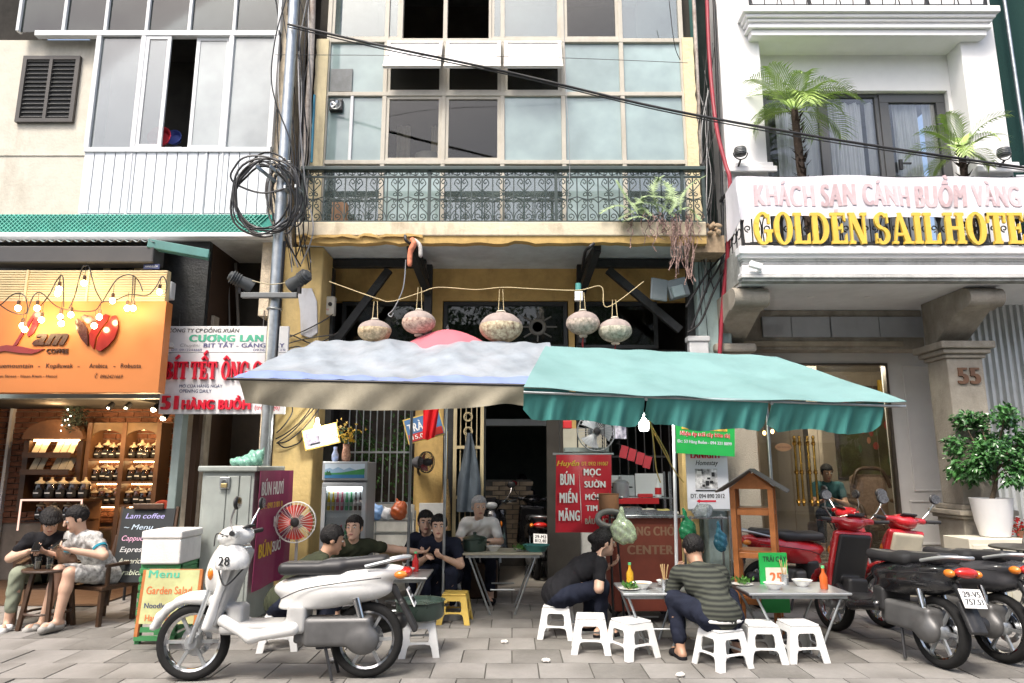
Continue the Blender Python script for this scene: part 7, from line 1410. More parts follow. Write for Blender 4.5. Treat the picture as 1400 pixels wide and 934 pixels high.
MB().box(x0 + e, x1 - e, FY + .03, FY + .05, zd1 - e - .02, zd1 - e - .004).bd('lamp_tube', lamp('fridge_lamp_glow', (.9, .97, 1), 8.), fg)
# the cabinet is hollow in front: bottles stand on wire shelves just behind the glass
for zz in shz: MB().box(x0 + e, x1 - e, FY + .028, FY + .052, zz - .012, zz - .004).bd('wire_shelf', WHITE, fg)
BC = [('yellow', (.6, .45, .03)), ('yellow', (.6, .45, .03)), ('pink', (.5, .08, .14)), ('pink', (.5, .1, .18)), ('green', (.05, .35, .12)), ('green', (.06, .4, .16)), ('dark cola', (.05, .012, .012)), ('dark cola', (.05, .012, .012))]
def bottle(loc, col, nm, label, s=1., group='bottles in the fridge'):
 t = T('bottle', label, 'bottle', loc, group); loc = Vc(loc); r = .011 * 1.0
 MB().lathe([(.8 * .014 * s, 0), (.015 * s, .006 * s), (.015 * s, .09 * s), (.006 * s, .13 * s), (.006 * s, .15 * s)], loc, 12).bd('body', M('drink_' + nm, col, .15, coat=.5, var=.1), t, smooth=40); MB().cyl(loc + Vc((0, 0, .15 * s)), loc + Vc((0, 0, .165 * s)), .008 * s, n=10).bd('cap', M('cap_' + nm, tuple(min(1, c_ * 1.3 + .05) for c_ in col), .4), t); MB().lathe([(.0155 * s, .04 * s), (.0155 * s, .075 * s)], loc, 12).bd('label', M('lab_' + nm, tuple(.5 * c_ + .3 for c_ in col), .5), t); return t
od = ['first', 'second', 'third', 'fourth', 'fifth', 'sixth', 'seventh', 'last']
for k, (nm, col) in enumerate(BC): bottle((x0 + e + .025 + k * (x1 - x0 - 2 * e - .05) / 7, FY + .041, shz[0] - .003), col, nm.split()[0], '%s bottle on the top fridge shelf, %s from the left' % (nm, od[k]), 1.15)
for k in range(8): nm, col = BC[(k * 3 + 1) % 8]; bottle((x0 + e + .025 + k * (x1 - x0 - 2 * e - .05) / 7, FY + .041, shz[1] - .003), col, nm.split()[0], '%s bottle on the middle fridge shelf, %s from the left' % (nm, od[k]), 1.15)
# vases on the fridge
vs_ = T('flower_vase', 'red-brown vase of yellow flowers on top of the fridge', 'vase', P(473, 628, 7.6)); vb = Vc((XX(473, 628, 7.65), 7.65, zh1 + .0)); MB().lathe([(.03, 0), (.045, .02), (.05, .08), (.035, .15), (.04, .19), (.036, .19), (.001, .16)], vb, 16).bd('vase', M('painted_vase', (.32, .06, .04), .3, var=.6, scale=25, hue=(.5, .3, .2)), vs_, smooth=50)
mb = MB(); mg = MB()
for k in range(90):
 p = vb + Vc((rgau(0, .06), rgau(0, .05), .3 + rgau(0, .055))); 
 for j in range(4): d = Vc((rgau(0, 1), rgau(0, 1), rgau(.3, 1))).normalized(); leafmesh(mb if k % 4 else mg, p, d, d.orthogonal().normalized(), .028, .01)
mb.bd('blossoms', M('yellow_petals', (.65, .42, .03), .6, var=.2), vs_, fix=False); mg.bd('leaves', M('stem_green', (.05,) * 3), vs_, fix=False); mb = MB()
for k in range(14): mb.cyl(vb + Vc((0, 0, .15)), vb + Vc((rgau(0, .05), rgau(0, .03), .28)), .002, n=4)
mb.bd('stems', M('stem_green', (.05,) * 3), vs_)
sv = Vc((XX(458, 628, 7.62), 7.62, zh1)); tag(MB().lathe([(.022, 0), (.035, .02), (.038, .07), (.018, .12), (.022, .16), (.016, .16), (.001, .1)], sv, 16).bd('small_vase', M('blue_white_porcelain', (.6, .62, .68), .2, var=.5, scale=20, hue=(.3, .4, .7)), smooth=50), 'small blue and white porcelain vase on the fridge', 'vase')
# shelf rack with bags beside the fridge
rk = T('storage_rack', 'low metal rack loaded with bags and boxes right of the fridge', 'rack', P(535, 790, 8.3)); q = RC(506, 690, 562, 790, 8.3)
for a in (q[0], q[1]):
 for b in (8.3, 8.6): MB().cyl((a, b, 0), (a, b, ZZ(700, 8.3)), .01, n=6).bd('post', STEEL, rk)
for zz in (.3, ZZ(730, 8.3), ZZ(712, 8.3)): MB().box(q[0], q[1], 8.3, 8.6, zz - .01, zz).bd('shelf', STEEL, rk)
zz = ZZ(712, 8.3)
for k, (a, c_, w_, h_, nm, col, lb) in enumerate(((515, 0, .08, .16, 'bag', (.2, .35, .62), 'blue plastic bag on the rack right of the fridge'), (528, 0, .07, .12, 'bag', (.55, .56, .58), 'pale plastic bag in the middle of the rack'), (545, 0, .1, .2, 'bag', (.45, .1, .03), 'orange bag on the right end of the rack'))):
 o = blob('plastic_bag', [ball((0, 0, h_ * .45), (w_, w_ * .8, h_ * .5), .04), ball((w_ * .4, 0, h_ * .8), (w_ * .5, w_ * .4, h_ * .3), .04), cap((0, 0, h_ * .8), (-w_ * .3, 0, h_ * 1.2), .03, .008, .03)], M('bag_plastic_%d' % k, col, .35, var=.25, scale=20), h=.014, warp=lambda X, Y, Z: .01 * np.sin(X * 55 + Z * 40) * np.sin(Z * 45 + Y * 30)); o.location = (XX(a, 700, 8.42), 8.42, zz + .004); tag(o, lb, 'bag')
cbx = tag(MB().box(XX(520, 720, 8.35), XX(548, 720, 8.35), 8.34, 8.56, .302, .302 + .28).bd('cardboard_box', M('cardboard', (.36, .25, .14), .85, var=.1), bevel=.004), 'brown cardboard box on the lower shelf of the rack', 'box')
wbd = T('white_panel', 'white leaning board with dark curved edge behind the diners', 'board', P(590, 760, 8.6)); q = RC(572, 688, 606, 790, 8.75); MB().box(q[0], q[1], 8.75, 8.79, .0, q[3]).bd('board', M('offwhite_board', (.5, .5, .48), .5), wbd, bevel=.004)
# price sign, red cloth, broom, garment
ps = T('price_sign', 'tilted blue drink price sign behind the hanging red cloth', 'sign', P(580, 585, 8.5)); cen = P(580, 584, 8.5); rt = MRot(-.28, 3, 'Y'); MB().obox(cen, (.235, .01, .155), rt).bd('board', M('yellow_frame', (.6,) * 3), ps); MB().obox(cen + Vc((0, -.012, 0)), (.22, .003, .14), rt).bd('face', M('blue_sign_face', (.07, .17, .34), .5), ps); MB().obox(cen + rt @ Vc((0, -.017, -.09)), (.21, .002, .045), rt).bd('price_band', M('red_sign_band', (.5, .04, .03), .5), ps)
text('lettering', 'TRÀ ĐÁ', cen + rt @ Vc((-.2, -.0165, -.02)), .36, .1, WHITE, ps, bold=.06, u=rt @ Vc((1, 0, 0)), v=rt @ Vc((0, 0, 1))); text('lettering', '15.000đ', cen + rt @ Vc((-.17, -.021, -.115)), .28, .05, WHITE, ps, bold=.04, u=rt @ Vc((1, 0, 0)), v=rt @ Vc((0, 0, 1)))
c0, c1 = P(590, 552, 8.3), P(588, 602, 8.3); tag(MB().sheet(lambda u, v: (c0.x + (u - .5) * (.2 - .06 * v) - .03 * v, 8.3 + .025 * sin(u * 12 + v * 2) , c0.z + (c1.z - c0.z) * v + .06 * v * abs(u - .4)), 18, 8, .004).bd('red_cloth', M('red_cloth', (.55, .015, .02), .8, var=.15), smooth=70), 'bright red cloth hanging in front of the price sign', 'cloth')
brm = T('broom', 'broom with yellow handle leaning on the dark door jamb', 'broom', P(611, 690, 8.85)); MB().cyl(P(611, 590, 8.85), P(610, 655, 8.85), .012, n=8).bd('handle', M('yellow_bamboo', (.5, .34, .1), .6), brm, smooth=50); MB().tube([P(610, 655, 8.85), P(609, 690, 8.83), P(608, 725, 8.83)], [.025, .06, .08], 8).bd('bristles', M('broom_straw', (.3, .2, .09), .9, var=.4, scale=40), brm, smooth=50)
g0 = P(642, 592, 8.85); tag(MB().sheet(lambda u, v: (g0.x + (u - .5) * (.06 + .22 * min(1, v * 1.6)) , 8.85 + .03 * sin(u * 11 + v * 3), g0.z - .98 * v), 20, 12, .012).bd('hanging_garment', M('grey_blue_raincoat', (.075, .095, .115), .55, var=.3, scale=6), smooth=70), 'grey-blue raincoat hanging on the yellow door grille', 'garment')
# plants behind the window bars
pv = T('window_plants', 'trailing green plants behind the white bar grille', 'plants', P(515, 650, 9.2)); mb = MB()
for k in range(420):
 p = P(rnd.choice((rgau(505, 12), rgau(552, 10), runi(480, 565))), rnd.choice((rgau(612, 14), runi(570, 690))), 9.15 + runi(-.1, .15)); d = Vc((rgau(0, 1), rgau(-.4, 1), rgau(-.3, 1))).normalized(); leafmesh(mb, p, d, d.orthogonal().normalized(), runi(.04, .1), runi(.015, .035))
mb.bd('leaves', M('mid_green_leaf', (.06, .14, .035), .5, var=.4, scale=6), pv, fix=False); MB().tube(smp([P(490, 560, 9.2), P(510, 600, 9.2), P(545, 620, 9.2), P(556, 680, 9.2)]), .006, 5).bd('vine', M('stem_green', (.05,) * 3), pv)
# ================================================================ under the awnings, right: menu banner, food cart, posters
rbn = T('menu_banner', 'red hanging menu banner listing noodle dishes in white letters', 'banner', P(796, 675, 7.4)); q = RC(759, 622, 835, 728, 7.4); RBM = M('red_vinyl', (.52, .015, .03), .4, var=.07, scale=5)
MB().sheet(lambda u, v: (q[0] + (q[1] - q[0]) * u + .015 * v, 7.4 + .012 * sin(u * 7 + v * 4), q[2] + (q[3] - q[2]) * v), 20, 12, .003).bd('sheet', RBM, rbn, smooth=80)
yb_ = 7.38
def rt_(s_, a, b, c_, d, m_=WHITE, bold=.08, **k): st(s_, a, b, c_, d, m_, rbn, yb_, bold=bold, **k)
rt_('Huyền', 761, 637, 792, 630, YEL, .04, italic=.3); rt_('ĐT: 0932 191067', 795, 636.5, 831.5, 631.5, YEL, .03)
for s_, a, b, c_, d in (('BÚN', 766, 663, 785.5, 648), ('MIẾN', 765, 687.5, 789.5, 674), ('MĂNG', 764, 712, 793, 698), ('MỌC', 798, 650, 821.5, 641), ('SƯỜN', 799, 666.5, 828, 658), ('MÓNG', 800, 683.5, 831, 675.5), ('TIM', 801, 698.6, 817, 691), ('BẦU DỤC', 800, 716.5, 831, 709)): rt_(s_, a, b, c_, d, WHITE if d < 705 else M('cream_lettering2', (.6, .5, .4), .5))
MB().prism([(P(791.5, 643, yb_).x, ZZ(643, yb_)), (P(794.5, 690, yb_).x, ZZ(690, yb_)), (P(795, 716, yb_).x, ZZ(716, yb_)), (P(793.5, 690, yb_).x, ZZ(690, yb_))], (0, yb_, 0), (1, 0, 0), (0, 0, 1), (0, -.002, 0)).bd('divider', WHITE, rbn)
MB().cyl((q[0] - .02, 7.405, q[3] + .01), (q[1] + .04, 7.405, q[3] + .01), .012, n=8).bd('top_rod', ALU, rbn); 
for a in (q[0] + .05, q[1] - .05): MB().cyl((a, 7.405, q[3] + .02), (a + .02, 7.6, 2.6), .004, n=4).bd('string', GREYC, rbn)
tag(MB().box(*RC(770, 575, 782, 586, 7.9)[:2], 7.9, 7.97, *RC(770, 575, 782, 586, 7.9)[2:]).bd('red_box', M('red_paint', (.5,) * 3), bevel=.008), 'small red box fixed beside the wall fan', 'box')
sf = T('wall_shelf', 'white towel shelf below the silver wall fan', 'shelf', P(800, 617, 8.8)); q = RC(772, 612, 832, 618, 8.75); MB().box(q[0], q[1], 8.7, 8.95, q[2], q[3]).bd('board', M('grey_green_post', (.2,) * 3), sf); MB().box(q[0] + .1, q[0] + .4, 8.72, 8.75, q[2] - .12, q[2] - .002).bd('towel', M('striped_towel', (.55, .52, .42), .9), sf); MB().box(q[0], q[1], 8.951, 8.99, q[2] - .02, q[3] + .25).bd('back_board', M('pale_tiled_board', (.4, .38, .3), .6), sf)
bs = T('blue_white_banner', 'blue and white hanging cloth right of the wall fan', 'cloth', P(846, 590, 8.8)); q = RC(838, 570, 856, 600, 8.8); MB().sheet(lambda u, v: (q[0] + (q[1] - q[0]) * u, 8.8 + .02 * sin(u * 9), q[2] + (q[3] - q[2]) * v), 10, 4, .003).bd('cloth', M('blue_cloth', (.05, .08, .35), .8, var=.8, scale=9, hue=(.5, .5, .6)), bs, smooth=70)
for k, (a, b) in enumerate(((853, 618), (864, 622), (875, 627), (885, 632))): tag(MB().obox(P(a, b, 8.6), (.045, .004, .075), MRot(.25, 3, 'Y')).bd('red_pennant', M('dull_red_pennant', (.3, .02, .03), .7)), 'dull red pennant in the bunting over the food cart, %s from the left' % od[k], 'pennant', 'red bunting')
tag(MB().tube(smp([P(842, 606, 8.6), P(865, 614, 8.6), P(892, 626, 8.6)]), .004, 4).bd('bunting_cord', RUBBER), 'dark cord carrying the red pennants', 'cord')
ct_ = T('food_cart', 'stainless food cart with red stripe and glass case beneath the green awning', 'cart', (P(885, 800, 7.2).x, 7.2, 0)); cy0 = 7.1; q = RC(838, 704, 932, 790, cy0); x0, x1 = q[0], q[1]; zc_ = ZZ(704, cy0); zu = ZZ(684, cy0)
MB().box(x0, x1, cy0, cy0 + .6, .12, zc_ - .03).bd('body', M('dull_red_brown_panel', (.20, .045, .025), .55, var=.2, scale=4), ct_, bevel=.006); MB().box(x0 - .03, x1 + .03, cy0 - .05, cy0 + .63, zc_ - .029, zc_).bd('counter', STAIN, ct_, bevel=.006)
text('lettering', 'MĂNG CHÓ', (x0 + .1, cy0 - .002, zc_ - .2), .52, .085, M('faded_cream_print', (.3, .17, .1), .6), ct_, bold=.08); text('lettering', 'CENTER', (x0 + .14, cy0 - .002, zc_ - .38), .46, .085, M('faded_cream_print', (.4,) * 3), ct_, bold=.08)
for a in (x0 + .02, x1 - .02):
 for b in (cy0 + .32, cy0 + .6): MB().box(a - .012, a + .012, b - .012, b + .012, zc_, zu + .28).bd('upright', STAIN, ct_)
MB().box(x0, x1, cy0 + .3, cy0 + .62, zu, zu + .012).bd('upper_shelf', STAIN, ct_); MB().box(x0 + .03, x1 - .15, cy0 + .28, cy0 + .299, zu - .05, zu + .01).bd('red_stripe', M('red_paint', (.5,) * 3), ct_)
MB().box(x0 + .35, x1 - .03, cy0 + .6, cy0 + .615, zu + .02, zu + .26).bd('white_back_panel', WHITE, ct_); MB().box(x0 + .05, x0 + .34, cy0 + .6, cy0 + .612, zu + .02, zu + .24).bd('metal_back_panel', ALU, ct_)
for a in (x0 + .08, x1 - .08):
 for b in (cy0 + .08, cy0 + .52): MB().tube([(a + .06 * cos(t), b, .06 + .06 * sin(t)) for t in [k * PI / 6 for k in range(12)]], .018, 6, True).bd('wheel', RUBBER, ct_, smooth=60)
def tray(px, py, Y, w_, d_, h_, label, fill): c = P(px, py, Y); t = T('food_tray', label, 'tray', (c.x, Y, zc_ + .001)); MB().box(c.x - w_, c.x + w_, Y - d_, Y + d_, zc_ + .001, zc_ + .006).bd('bottom', STAIN, t); [MB().box(*b_, zc_ + .0061, zc_ + h_).bd('side', STAIN, t) for b_ in ((c.x - w_, c.x + w_, Y - d_, Y - d_ + .004), (c.x - w_, c.x + w_, Y + d_ - .004, Y + d_), (c.x - w_, c.x - w_ + .004, Y - d_ + .004, Y + d_ - .004), (c.x + w_ - .004, c.x + w_, Y - d_ + .004, Y + d_ - .004))]; o = blob('food', [ball((runi(-w_ * .7, w_ * .7), runi(-d_ * .7, d_ * .7), h_ * .6), .025, .02) for _ in range(16)] + [rbox((0, 0, h_ * .4), (w_ * .9, d_ * .9, h_ * .25), .01)], fill, h=.01); o.location = (c.x, Y, zc_); adopt(o, t)
tray(862, 700, 7.22, .1, .1, .07, 'steel tray of dark broth meat on the cart counter', M('brown_food', (.2, .12, .07), .6, var=.4, scale=40)); tray(885, 700, 7.2, .085, .09, .05, 'steel tray of pale noodles on the cart counter', M('pale_food', (.6, .55, .42), .6, var=.2, scale=40)); tray(907, 702, 7.2, .08, .09, .04, 'steel tray of yellow bamboo shoots on the cart counter', M('yellow_food', (.55, .45, .15), .6, var=.3, scale=40))
def pot(c, r, h_, m_, label, lid=True, nm='cooking_pot'):
 t = T(nm, label, 'pot', c); c = Vc(c); MB().lathe([(r * .93, 0), (r, .02), (r, h_), (r * 1.06, h_ + .006), (r * .97, h_ + .004), (r * .94, h_ * .8), (.001, h_ * .78)], c, 22).bd('body', m_, t, smooth=40)
 for s_ in (-1, 1): MB().tube([c + Vc((s_ * (r + .035 * sin(a)), .04 * cos(a), h_ * .75)) for a in [PI * i / 8 for i in range(9)]], .007, 5).bd('handle', BLACKM, t, smooth=60)
 if lid: MB().lathe([(r * 1.05, h_ + .007), (r * .8, h_ + .03), (r * .2, h_ + .045), (.018, h_ + .05), (.022, h_ + .075), (.001, h_ + .08)], c, 22).bd('lid', m_, t, smooth=40)
 return t
pot((XX(849, 672, 7.5), 7.52, zu + .013), .09, .14, ALU, 'small aluminium pot on the left of the cart shelf'); 
bt_ = Vc((XX(900, 675, 7.5), 7.5, zu + .013)); t = T('sauce_bottle', 'white sauce bottle with red label on the cart shelf', 'bottle', bt_); MB().lathe([(.03, 0), (.035, .01), (.035, .12), (.015, .16), (.015, .2)], bt_, 14).bd('body', PLASTW, t, smooth=40); MB().lathe([(.0355, .03), (.0355, .1)], bt_, 14).bd('label', M('red_paint', (.5,) * 3), t)
rdb = tag(MB().box(XX(873, 680, 7.45), XX(893, 680, 7.45), 7.45, 7.52, zu + .013, zu + .05).bd('red_packet', M('red_paint', (.5,) * 3), bevel=.006), 'red packet lying on the cart shelf', 'packet')
pot((XX(832, 690, 7.0), 6.98, ZZ(697, 6.98)), .1, .15, M('brown_clay', (.23, .11, .05), .6, var=.3), 'brown clay pot beside the red menu banner', False, 'clay_pot'); q_ = P(832, 697, 6.98)
sd = T('pot_stand', 'dark metal stand holding the brown clay pot', 'stand', (q_.x, 6.98, 0)); 
for k in range(3): a = k * 2.1 + .5; MB().cyl((q_.x + .16 * cos(a), 6.98 + .16 * sin(a), 0), (q_.x + .08 * cos(a), 6.98 + .08 * sin(a), q_.z - .004), .012, n=6).bd('leg', BLACKM, sd)
MB().tube([(q_.x + .1 * cos(a), 6.98 + .1 * sin(a), q_.z - .012) for a in [i * .35 for i in range(18)]], .01, 5, True).bd('ring', BLACKM, sd); MB().tube([(q_.x + .13 * cos(a), 6.84 + .03 * sin(a), q_.z - .08 + .07 * sin(a)) for a in [i * .35 for i in range(18)]], .03, 6, True).bd('cable_loop', M('grey_hose', (.13, .13, .12), .7), sd, smooth=60)
bgc = P(851, 722, 6.75); bgo = blob('plastic_bag', [ball((0, 0, -.02), (.12, .08, .11), .05), ball((.03, 0, -.08), (.1, .08, .07), .04), cap((0, 0, .06), (-.01, 0, .19), .03, .006, .05), cap((-.03, 0, .05), (0, 0, .18), .03, .006, .05)], M('clear_white_plastic', (.55, .6, .5), .25, var=.3, scale=22, trans=.3, hue=(.5, .62, .35)), h=.012, warp=lambda X, Y, Z: .008 * np.sin(X * 60 + Z * 30) * np.sin(Z * 50 + Y * 30)); bgo.location = bgc; tag(bgo, 'translucent bag of greens hanging from the cart edge', 'bag')
tag(MB().tube(smp([bgc + Vc((0, 0, .18)), P(849, 700, 6.9), (P(849, 704, 7.03).x, 7.03, zc_ - .012)]), .006, 5).bd('bag_hook', STEEL), 'steel hook carrying the translucent bag', 'hook')
# green fruit sign, homestay poster
gsn = T('fruit_sign', 'green juice sign hanging under the green awning edge', 'sign', P(963, 605, 8.05)); q = RC(921, 572, 1004, 622, 8.05); rt = MRot(.06, 3, 'Y'); cen = Vc(((q[0] + q[1]) / 2, 8.05, (q[2] + q[3]) / 2)); MB().obox(cen, ((q[1] - q[0]) / 2, .012, (q[3] - q[2]) / 2), rt).bd('board', M('bright_green_vinyl', (.015, .36, .07), .45, var=.06), gsn); U, V_ = rt @ Vc((1, 0, 0)), rt @ Vc((0, 0, 1)); hw_ = (q[1] - q[0]) / 2
text('lettering', 'Nhận ép trái cây kiên thị', cen + rt @ Vc((-hw_ * .8, -.013, -.0)), hw_ * 1.64, .05, WHITE, gsn, bold=.14, u=U, v=V_); text('lettering', 'Nhận ép trái cây kiên thị', cen + rt @ Vc((-hw_ * .79, -.0175, -.0)), hw_ * 1.62, .05, RED, gsn, bold=.05, u=U, v=V_); text('lettering', 'Đc: 53 Hàng Buồm - 094 321 8899', cen + rt @ Vc((-hw_ * .88, -.013, -.085)), hw_ * 1.78, .034, M('pale_lilac_print', (.6, .6, .7), .5), gsn, bold=.05, u=U, v=V_)
MB().obox(cen + rt @ Vc((.0, -.014, .1)), (hw_ * .75, .002, .03), rt).bd('fruit_print', M('fruit_print', (.4, .05, .03), .5, var=.9, scale=18, hue=(.5, .35, .05)), gsn)
hsn = T('homestay_poster', 'white homestay poster with black photo print and red arrow', 'poster', P(966, 660, 8.2)); q = RC(939, 616, 996, 696, 8.2); MB().box(q[0], q[1], 8.2, 8.22, q[2], q[3]).bd('board', M('white_poster', (.66, .68, .72), .5, var=.03), hsn, bevel=.003); MB().box(q[0], q[1], 8.18, 8.199, q[2] - .02, q[2]).bd('lower_edge', M('grey_case', (.2,) * 3), hsn); yy = 8.1985
st('LANIGHT', 944, 626.5, 986, 617, REDL, hsn, yy, bold=.1); st('Homestay', 951, 636, 982, 629.5, INK, hsn, yy, italic=.35, bold=.03); st('ĐT. 094 890 2012', 944, 681, 991, 675.5, INK, hsn, yy, bold=.04)
PH = RC(950.5, 641, 981, 668, yy); MB().box(PH[0], PH[1], yy - .002, yy - .0005, PH[2], PH[3]).bd('photo_print', M('grainy_bw_print', (.10, .10, .10), .6, var=.95, scale=14, hue=(.75, .75, .75)), hsn); MB().box(PH[0], PH[1], yy - .003, yy - .0021, PH[2] - .03, PH[2] - .015).bd('underline', INK, hsn)
for k in range(9): a = PH[0] + (PH[1] - PH[0]) * rnd.random() * .8; b = PH[2] + (PH[3] - PH[2]) * rnd.random() * .75; MB().box(a, a + runi(.02, .06), yy - .004 - .0002 * k, yy - .0022, b, b + runi(.02, .06)).bd('print_block', INK if k % 3 else WHITE, hsn)
ar = [(P(a, b, yy).x, ZZ(b, yy)) for a, b in ((952, 685.2), (957, 682.5), (957, 684), (979, 684), (979, 686.4), (957, 686.4), (957, 688))]; MB().prism(ar, (0, yy, 0), (1, 0, 0), (0, 0, 1), (0, -.0015, 0)).bd('red_arrow', REDL, hsn)
# stainless wash stand with bags
wsd = T('wash_stand', 'steel rack with glass basket below the homestay poster', 'rack', (P(970, 800, 7.9).x, 7.9, 0)); q = RC(946, 708, 1000, 800, 7.8)
for a in (q[0], q[1]):
 for b in (7.8, 8.1): MB().cyl((a, b, 0), (a, b, q[3] + .02), .012, n=6).bd('post', STEEL, wsd)
for zz in (q[3], .35): MB().box(q[0], q[1], 7.8, 8.1, zz - .012, zz).bd('shelf', STAIN, wsd)
for k, (a, py, Y, s_, col, lb, tr_) in enumerate(((960, 704, 7.95, .12, (.55, .6, .6), 'crumpled clear plastic bag on the steel rack', .3), (985, 738, 7.75, .09, (.08, .3, .42), 'blue plastic bag hanging at the steel rack', .1), (940, 722, 7.1, .11, (.03, .3, .12), 'long green plastic bag hung on the white awning pole', .1))):
 pr = [ball((0, 0, .05), (s_, s_ * .7, .07), .04), ball((s_ * .5, 0, .09), (s_ * .5, s_ * .5, .05), .04), cap((0, 0, .08), (-.05, 0, .14), .03, .01, .03)] if k < 1 else [ball((0, 0, -.03), (s_ * .8, s_ * .6, .1), .04), cap((0, 0, .05), (-.02 * k, 0, .2), .04, .008, .05)]
 o = blob('plastic_bag', pr, M('bag_sheet_%d' % k, col, .25, var=.3, scale=20, trans=tr_), h=.012, warp=lambda X, Y, Z: .01 * np.sin(X * 55 + Z * 35) * np.sin(Z * 48 + Y * 30)); p = P(a, py, Y); o.location = p if k else (p.x, Y, q[3] + .005); tag(o, lb, 'bag')
# small wooden roofed cart
wc = T('wooden_kiosk', 'small varnished wooden kiosk with a grey pitched roof on four posts', 'kiosk', (P(1040, 830, 6.6).x, 6.62, 0), rz=D2R(-24)); zr_ = 1.31; wx, wy = .165, .16
def wk(nm, mb_, m_, **k): o = mb_.bd(nm, m_, None, **k); o.parent = wc; return o
for sx in (-1, 1):
 for sy in (-1, 1): wk('post', MB().box(sx * wx - .024, sx * wx + .024, sy * wy - .024, sy * wy + .024, 0, zr_), WOODO, bevel=.005)
for zz in (.32, .72, 1.1):
 for sy in (-1, 1): wk('rail', MB().box(-wx + .025, wx - .025, sy * wy - .014, sy * wy + .014, zz - .025, zz + .025), WOODO, bevel=.004)
 for sx in (-1, 1): wk('rail', MB().box(sx * wx - .014, sx * wx + .014, -wy + .025, wy - .025, zz - .025, zz + .025), WOODO, bevel=.004)
 for k in range(4): wk('shelf_board', MB().box(-wx + .026, wx - .026, -wy + .02 + k * .08, -wy + .09 + k * .08, zz + .026, zz + .04), WOODO)
wk('gable', MB().prism([(-wx - .03, 0), (wx + .03, 0), (0, .15)], (0, -wy - .03, zr_ + .001), (1, 0, 0), (0, 0, 1), (0, .018, 0)), WOODO); wk('gable', MB().prism([(-wx - .03, 0), (wx + .03, 0), (0, .15)], (0, wy + .012, zr_ + .001), (1, 0, 0), (0, 0, 1), (0, .018, 0)), WOODO)
RFM = M('grey_corrugated_roof', (.16, .15, .14), .7, var=.25, scale=10, bump=.2)
for s_ in (-1, 1): wk('roof_sheet', MB().sheet(lambda u, v: (s_ * (.31 * v), -wy - .12 + (2 * wy + .24) * u, zr_ + .175 - .20 * v + .007 * sin(u * 55)), 50, 3, .006), RFM, smooth=60)
trs = T('fruit_price_sign', 'green fruit price board at the foot of the wooden kiosk', 'sign', P(1060, 800, 6.3)); q = RC(1040, 756, 1078, 838, 6.3); MB().box(q[0], q[1], 6.3, 6.32, q[2], q[3]).bd('board', M('bright_green_vinyl', (.5,) * 3), trs); MB().box((q[0] + q[1]) / 2 - .01, (q[0] + q[1]) / 2 + .01, 6.325, 6.34, 0, q[2] + .1).bd('stake', WOODO, trs); st('TRÁI CÂY', 1043, 768, 1075, 761, INK, trs, 6.298, bold=.03); MB().box(*RC(1047, 776, 1076, 802, 6.298)[:2], 6.29, 6.299, *RC(1047, 776, 1076, 802, 6.298)[2:]).bd('price_card', M('cream_paper', (.6,) * 3), trs); st('25', 1053, 797, 1070, 783, M('orange_print', (.6,) * 3), trs, 6.288, bold=.08)
# ================================================================ stools, low tables, dishes
def stool_proto():
 t = T('plastic_stool', 'x', 'stool', (0, 0, 0)); tw, bw_, h_ = .118, .165, .28
 me = MB().box(-tw, tw, -tw, tw, h_ - .018, h_); st_ = me.bd('seat', PLASTW, None, bevel=.014, seg=3); st_.parent = t
 def side(k):
  mb = MB(); c_, s_ = cos(k * PI / 2), sin(k * PI / 2)
  def pt(x, z, d=0.): f = 1 - z / h_; w_ = tw + (bw_ - tw) * f; X, Y = x * w_, -w_ + d; return Vc((X * c_ - Y * s_, X * s_ + Y * c_, z))
  def quad(a, b, c2, d2):
   o_ = [pt(*p_) for p_ in (a, b, c2, d2)]; i_ = [pt(p_[0] * .97, p_[1], .01) for p_ in (a, b, c2, d2)]; mb.add(o_ + i_, [(0, 1, 2, 3), (7, 6, 5, 4), (0, 4, 5, 1), (1, 5, 6, 2), (2, 6, 7, 3), (3, 7, 4, 0)])
  zt2, zw1, zw0, za = h_ - .019, .215, .115, .07
  quad((-1, 0), (-.68, 0), (-.64, za), (-1, za)); quad((.68, 0), (1, 0), (1, za), (.64, za)); quad((-1, za), (-.64, za), (-.5, zw0), (-1, zw0)); quad((.64, za), (1, za), (1, zw0), (.5, zw0)); quad((-.64, za + .022), (-.3, za + .03), (-.3, zw0), (-.5, zw0)) ; quad((.3, za + .03), (.64, za + .022), (.5, zw0), (.3, zw0)); quad((-.3, za + .03), (.3, za + .03), (.3, zw0), (-.3, zw0))
  quad((-1, zw0), (-.5, zw0), (-.56, zw0 + .02), (-1, zw0 + .02)); quad((.5, zw0), (1, zw0), (.56 + .44, zw0 + .02), (.56, zw0 + .02)); quad((-1, zw0 + .02), (-.56, zw0 + .02), (-.56, zw1 - .02), (-1, zw1 - .02)); quad((.56, zw0 + .02), (1, zw0 + .02), (1, zw1 - .02), (.56, zw1 - .02)); quad((-1, zw1 - .02), (-.56, zw1 - .02), (-.46, zw1), (-1, zw1)); quad((.56, zw1 - .02), (1, zw1 - .02), (1, zw1), (.46, zw1)); quad((-1, zw1), (1, zw1), (1, zt2), (-1, zt2))
  o = mb.bd('side_panel', PLASTW, None); o.parent = t
 for k in range(4): side(k)
 return t
sp0 = stool_proto(); sp0.location = G(573, 893); sp0['label'] = 'white plastic stool under the dark basin right of the white scooter'; sp0['group'] = 'plastic stools on the pavement'; sp0.rotation_euler.z = .12; sg_ = 'plastic stools on the pavement'
for (px, py, rz, lb) in ((808, 889, -.1, 'white plastic stool below the red menu banner'), (864, 896, .5, 'white plastic stool left of the seated diner seen from behind'), (960, 908, .42, 'white plastic stool under the diner seen from behind'), (1041, 901, -.06, 'white plastic stool left in the pair nearest the parked scooters'), (1094, 900, .1, 'white plastic stool right in the pair nearest the parked scooters')): copytree(sp0, G(px, py), rz, lb, sg_)
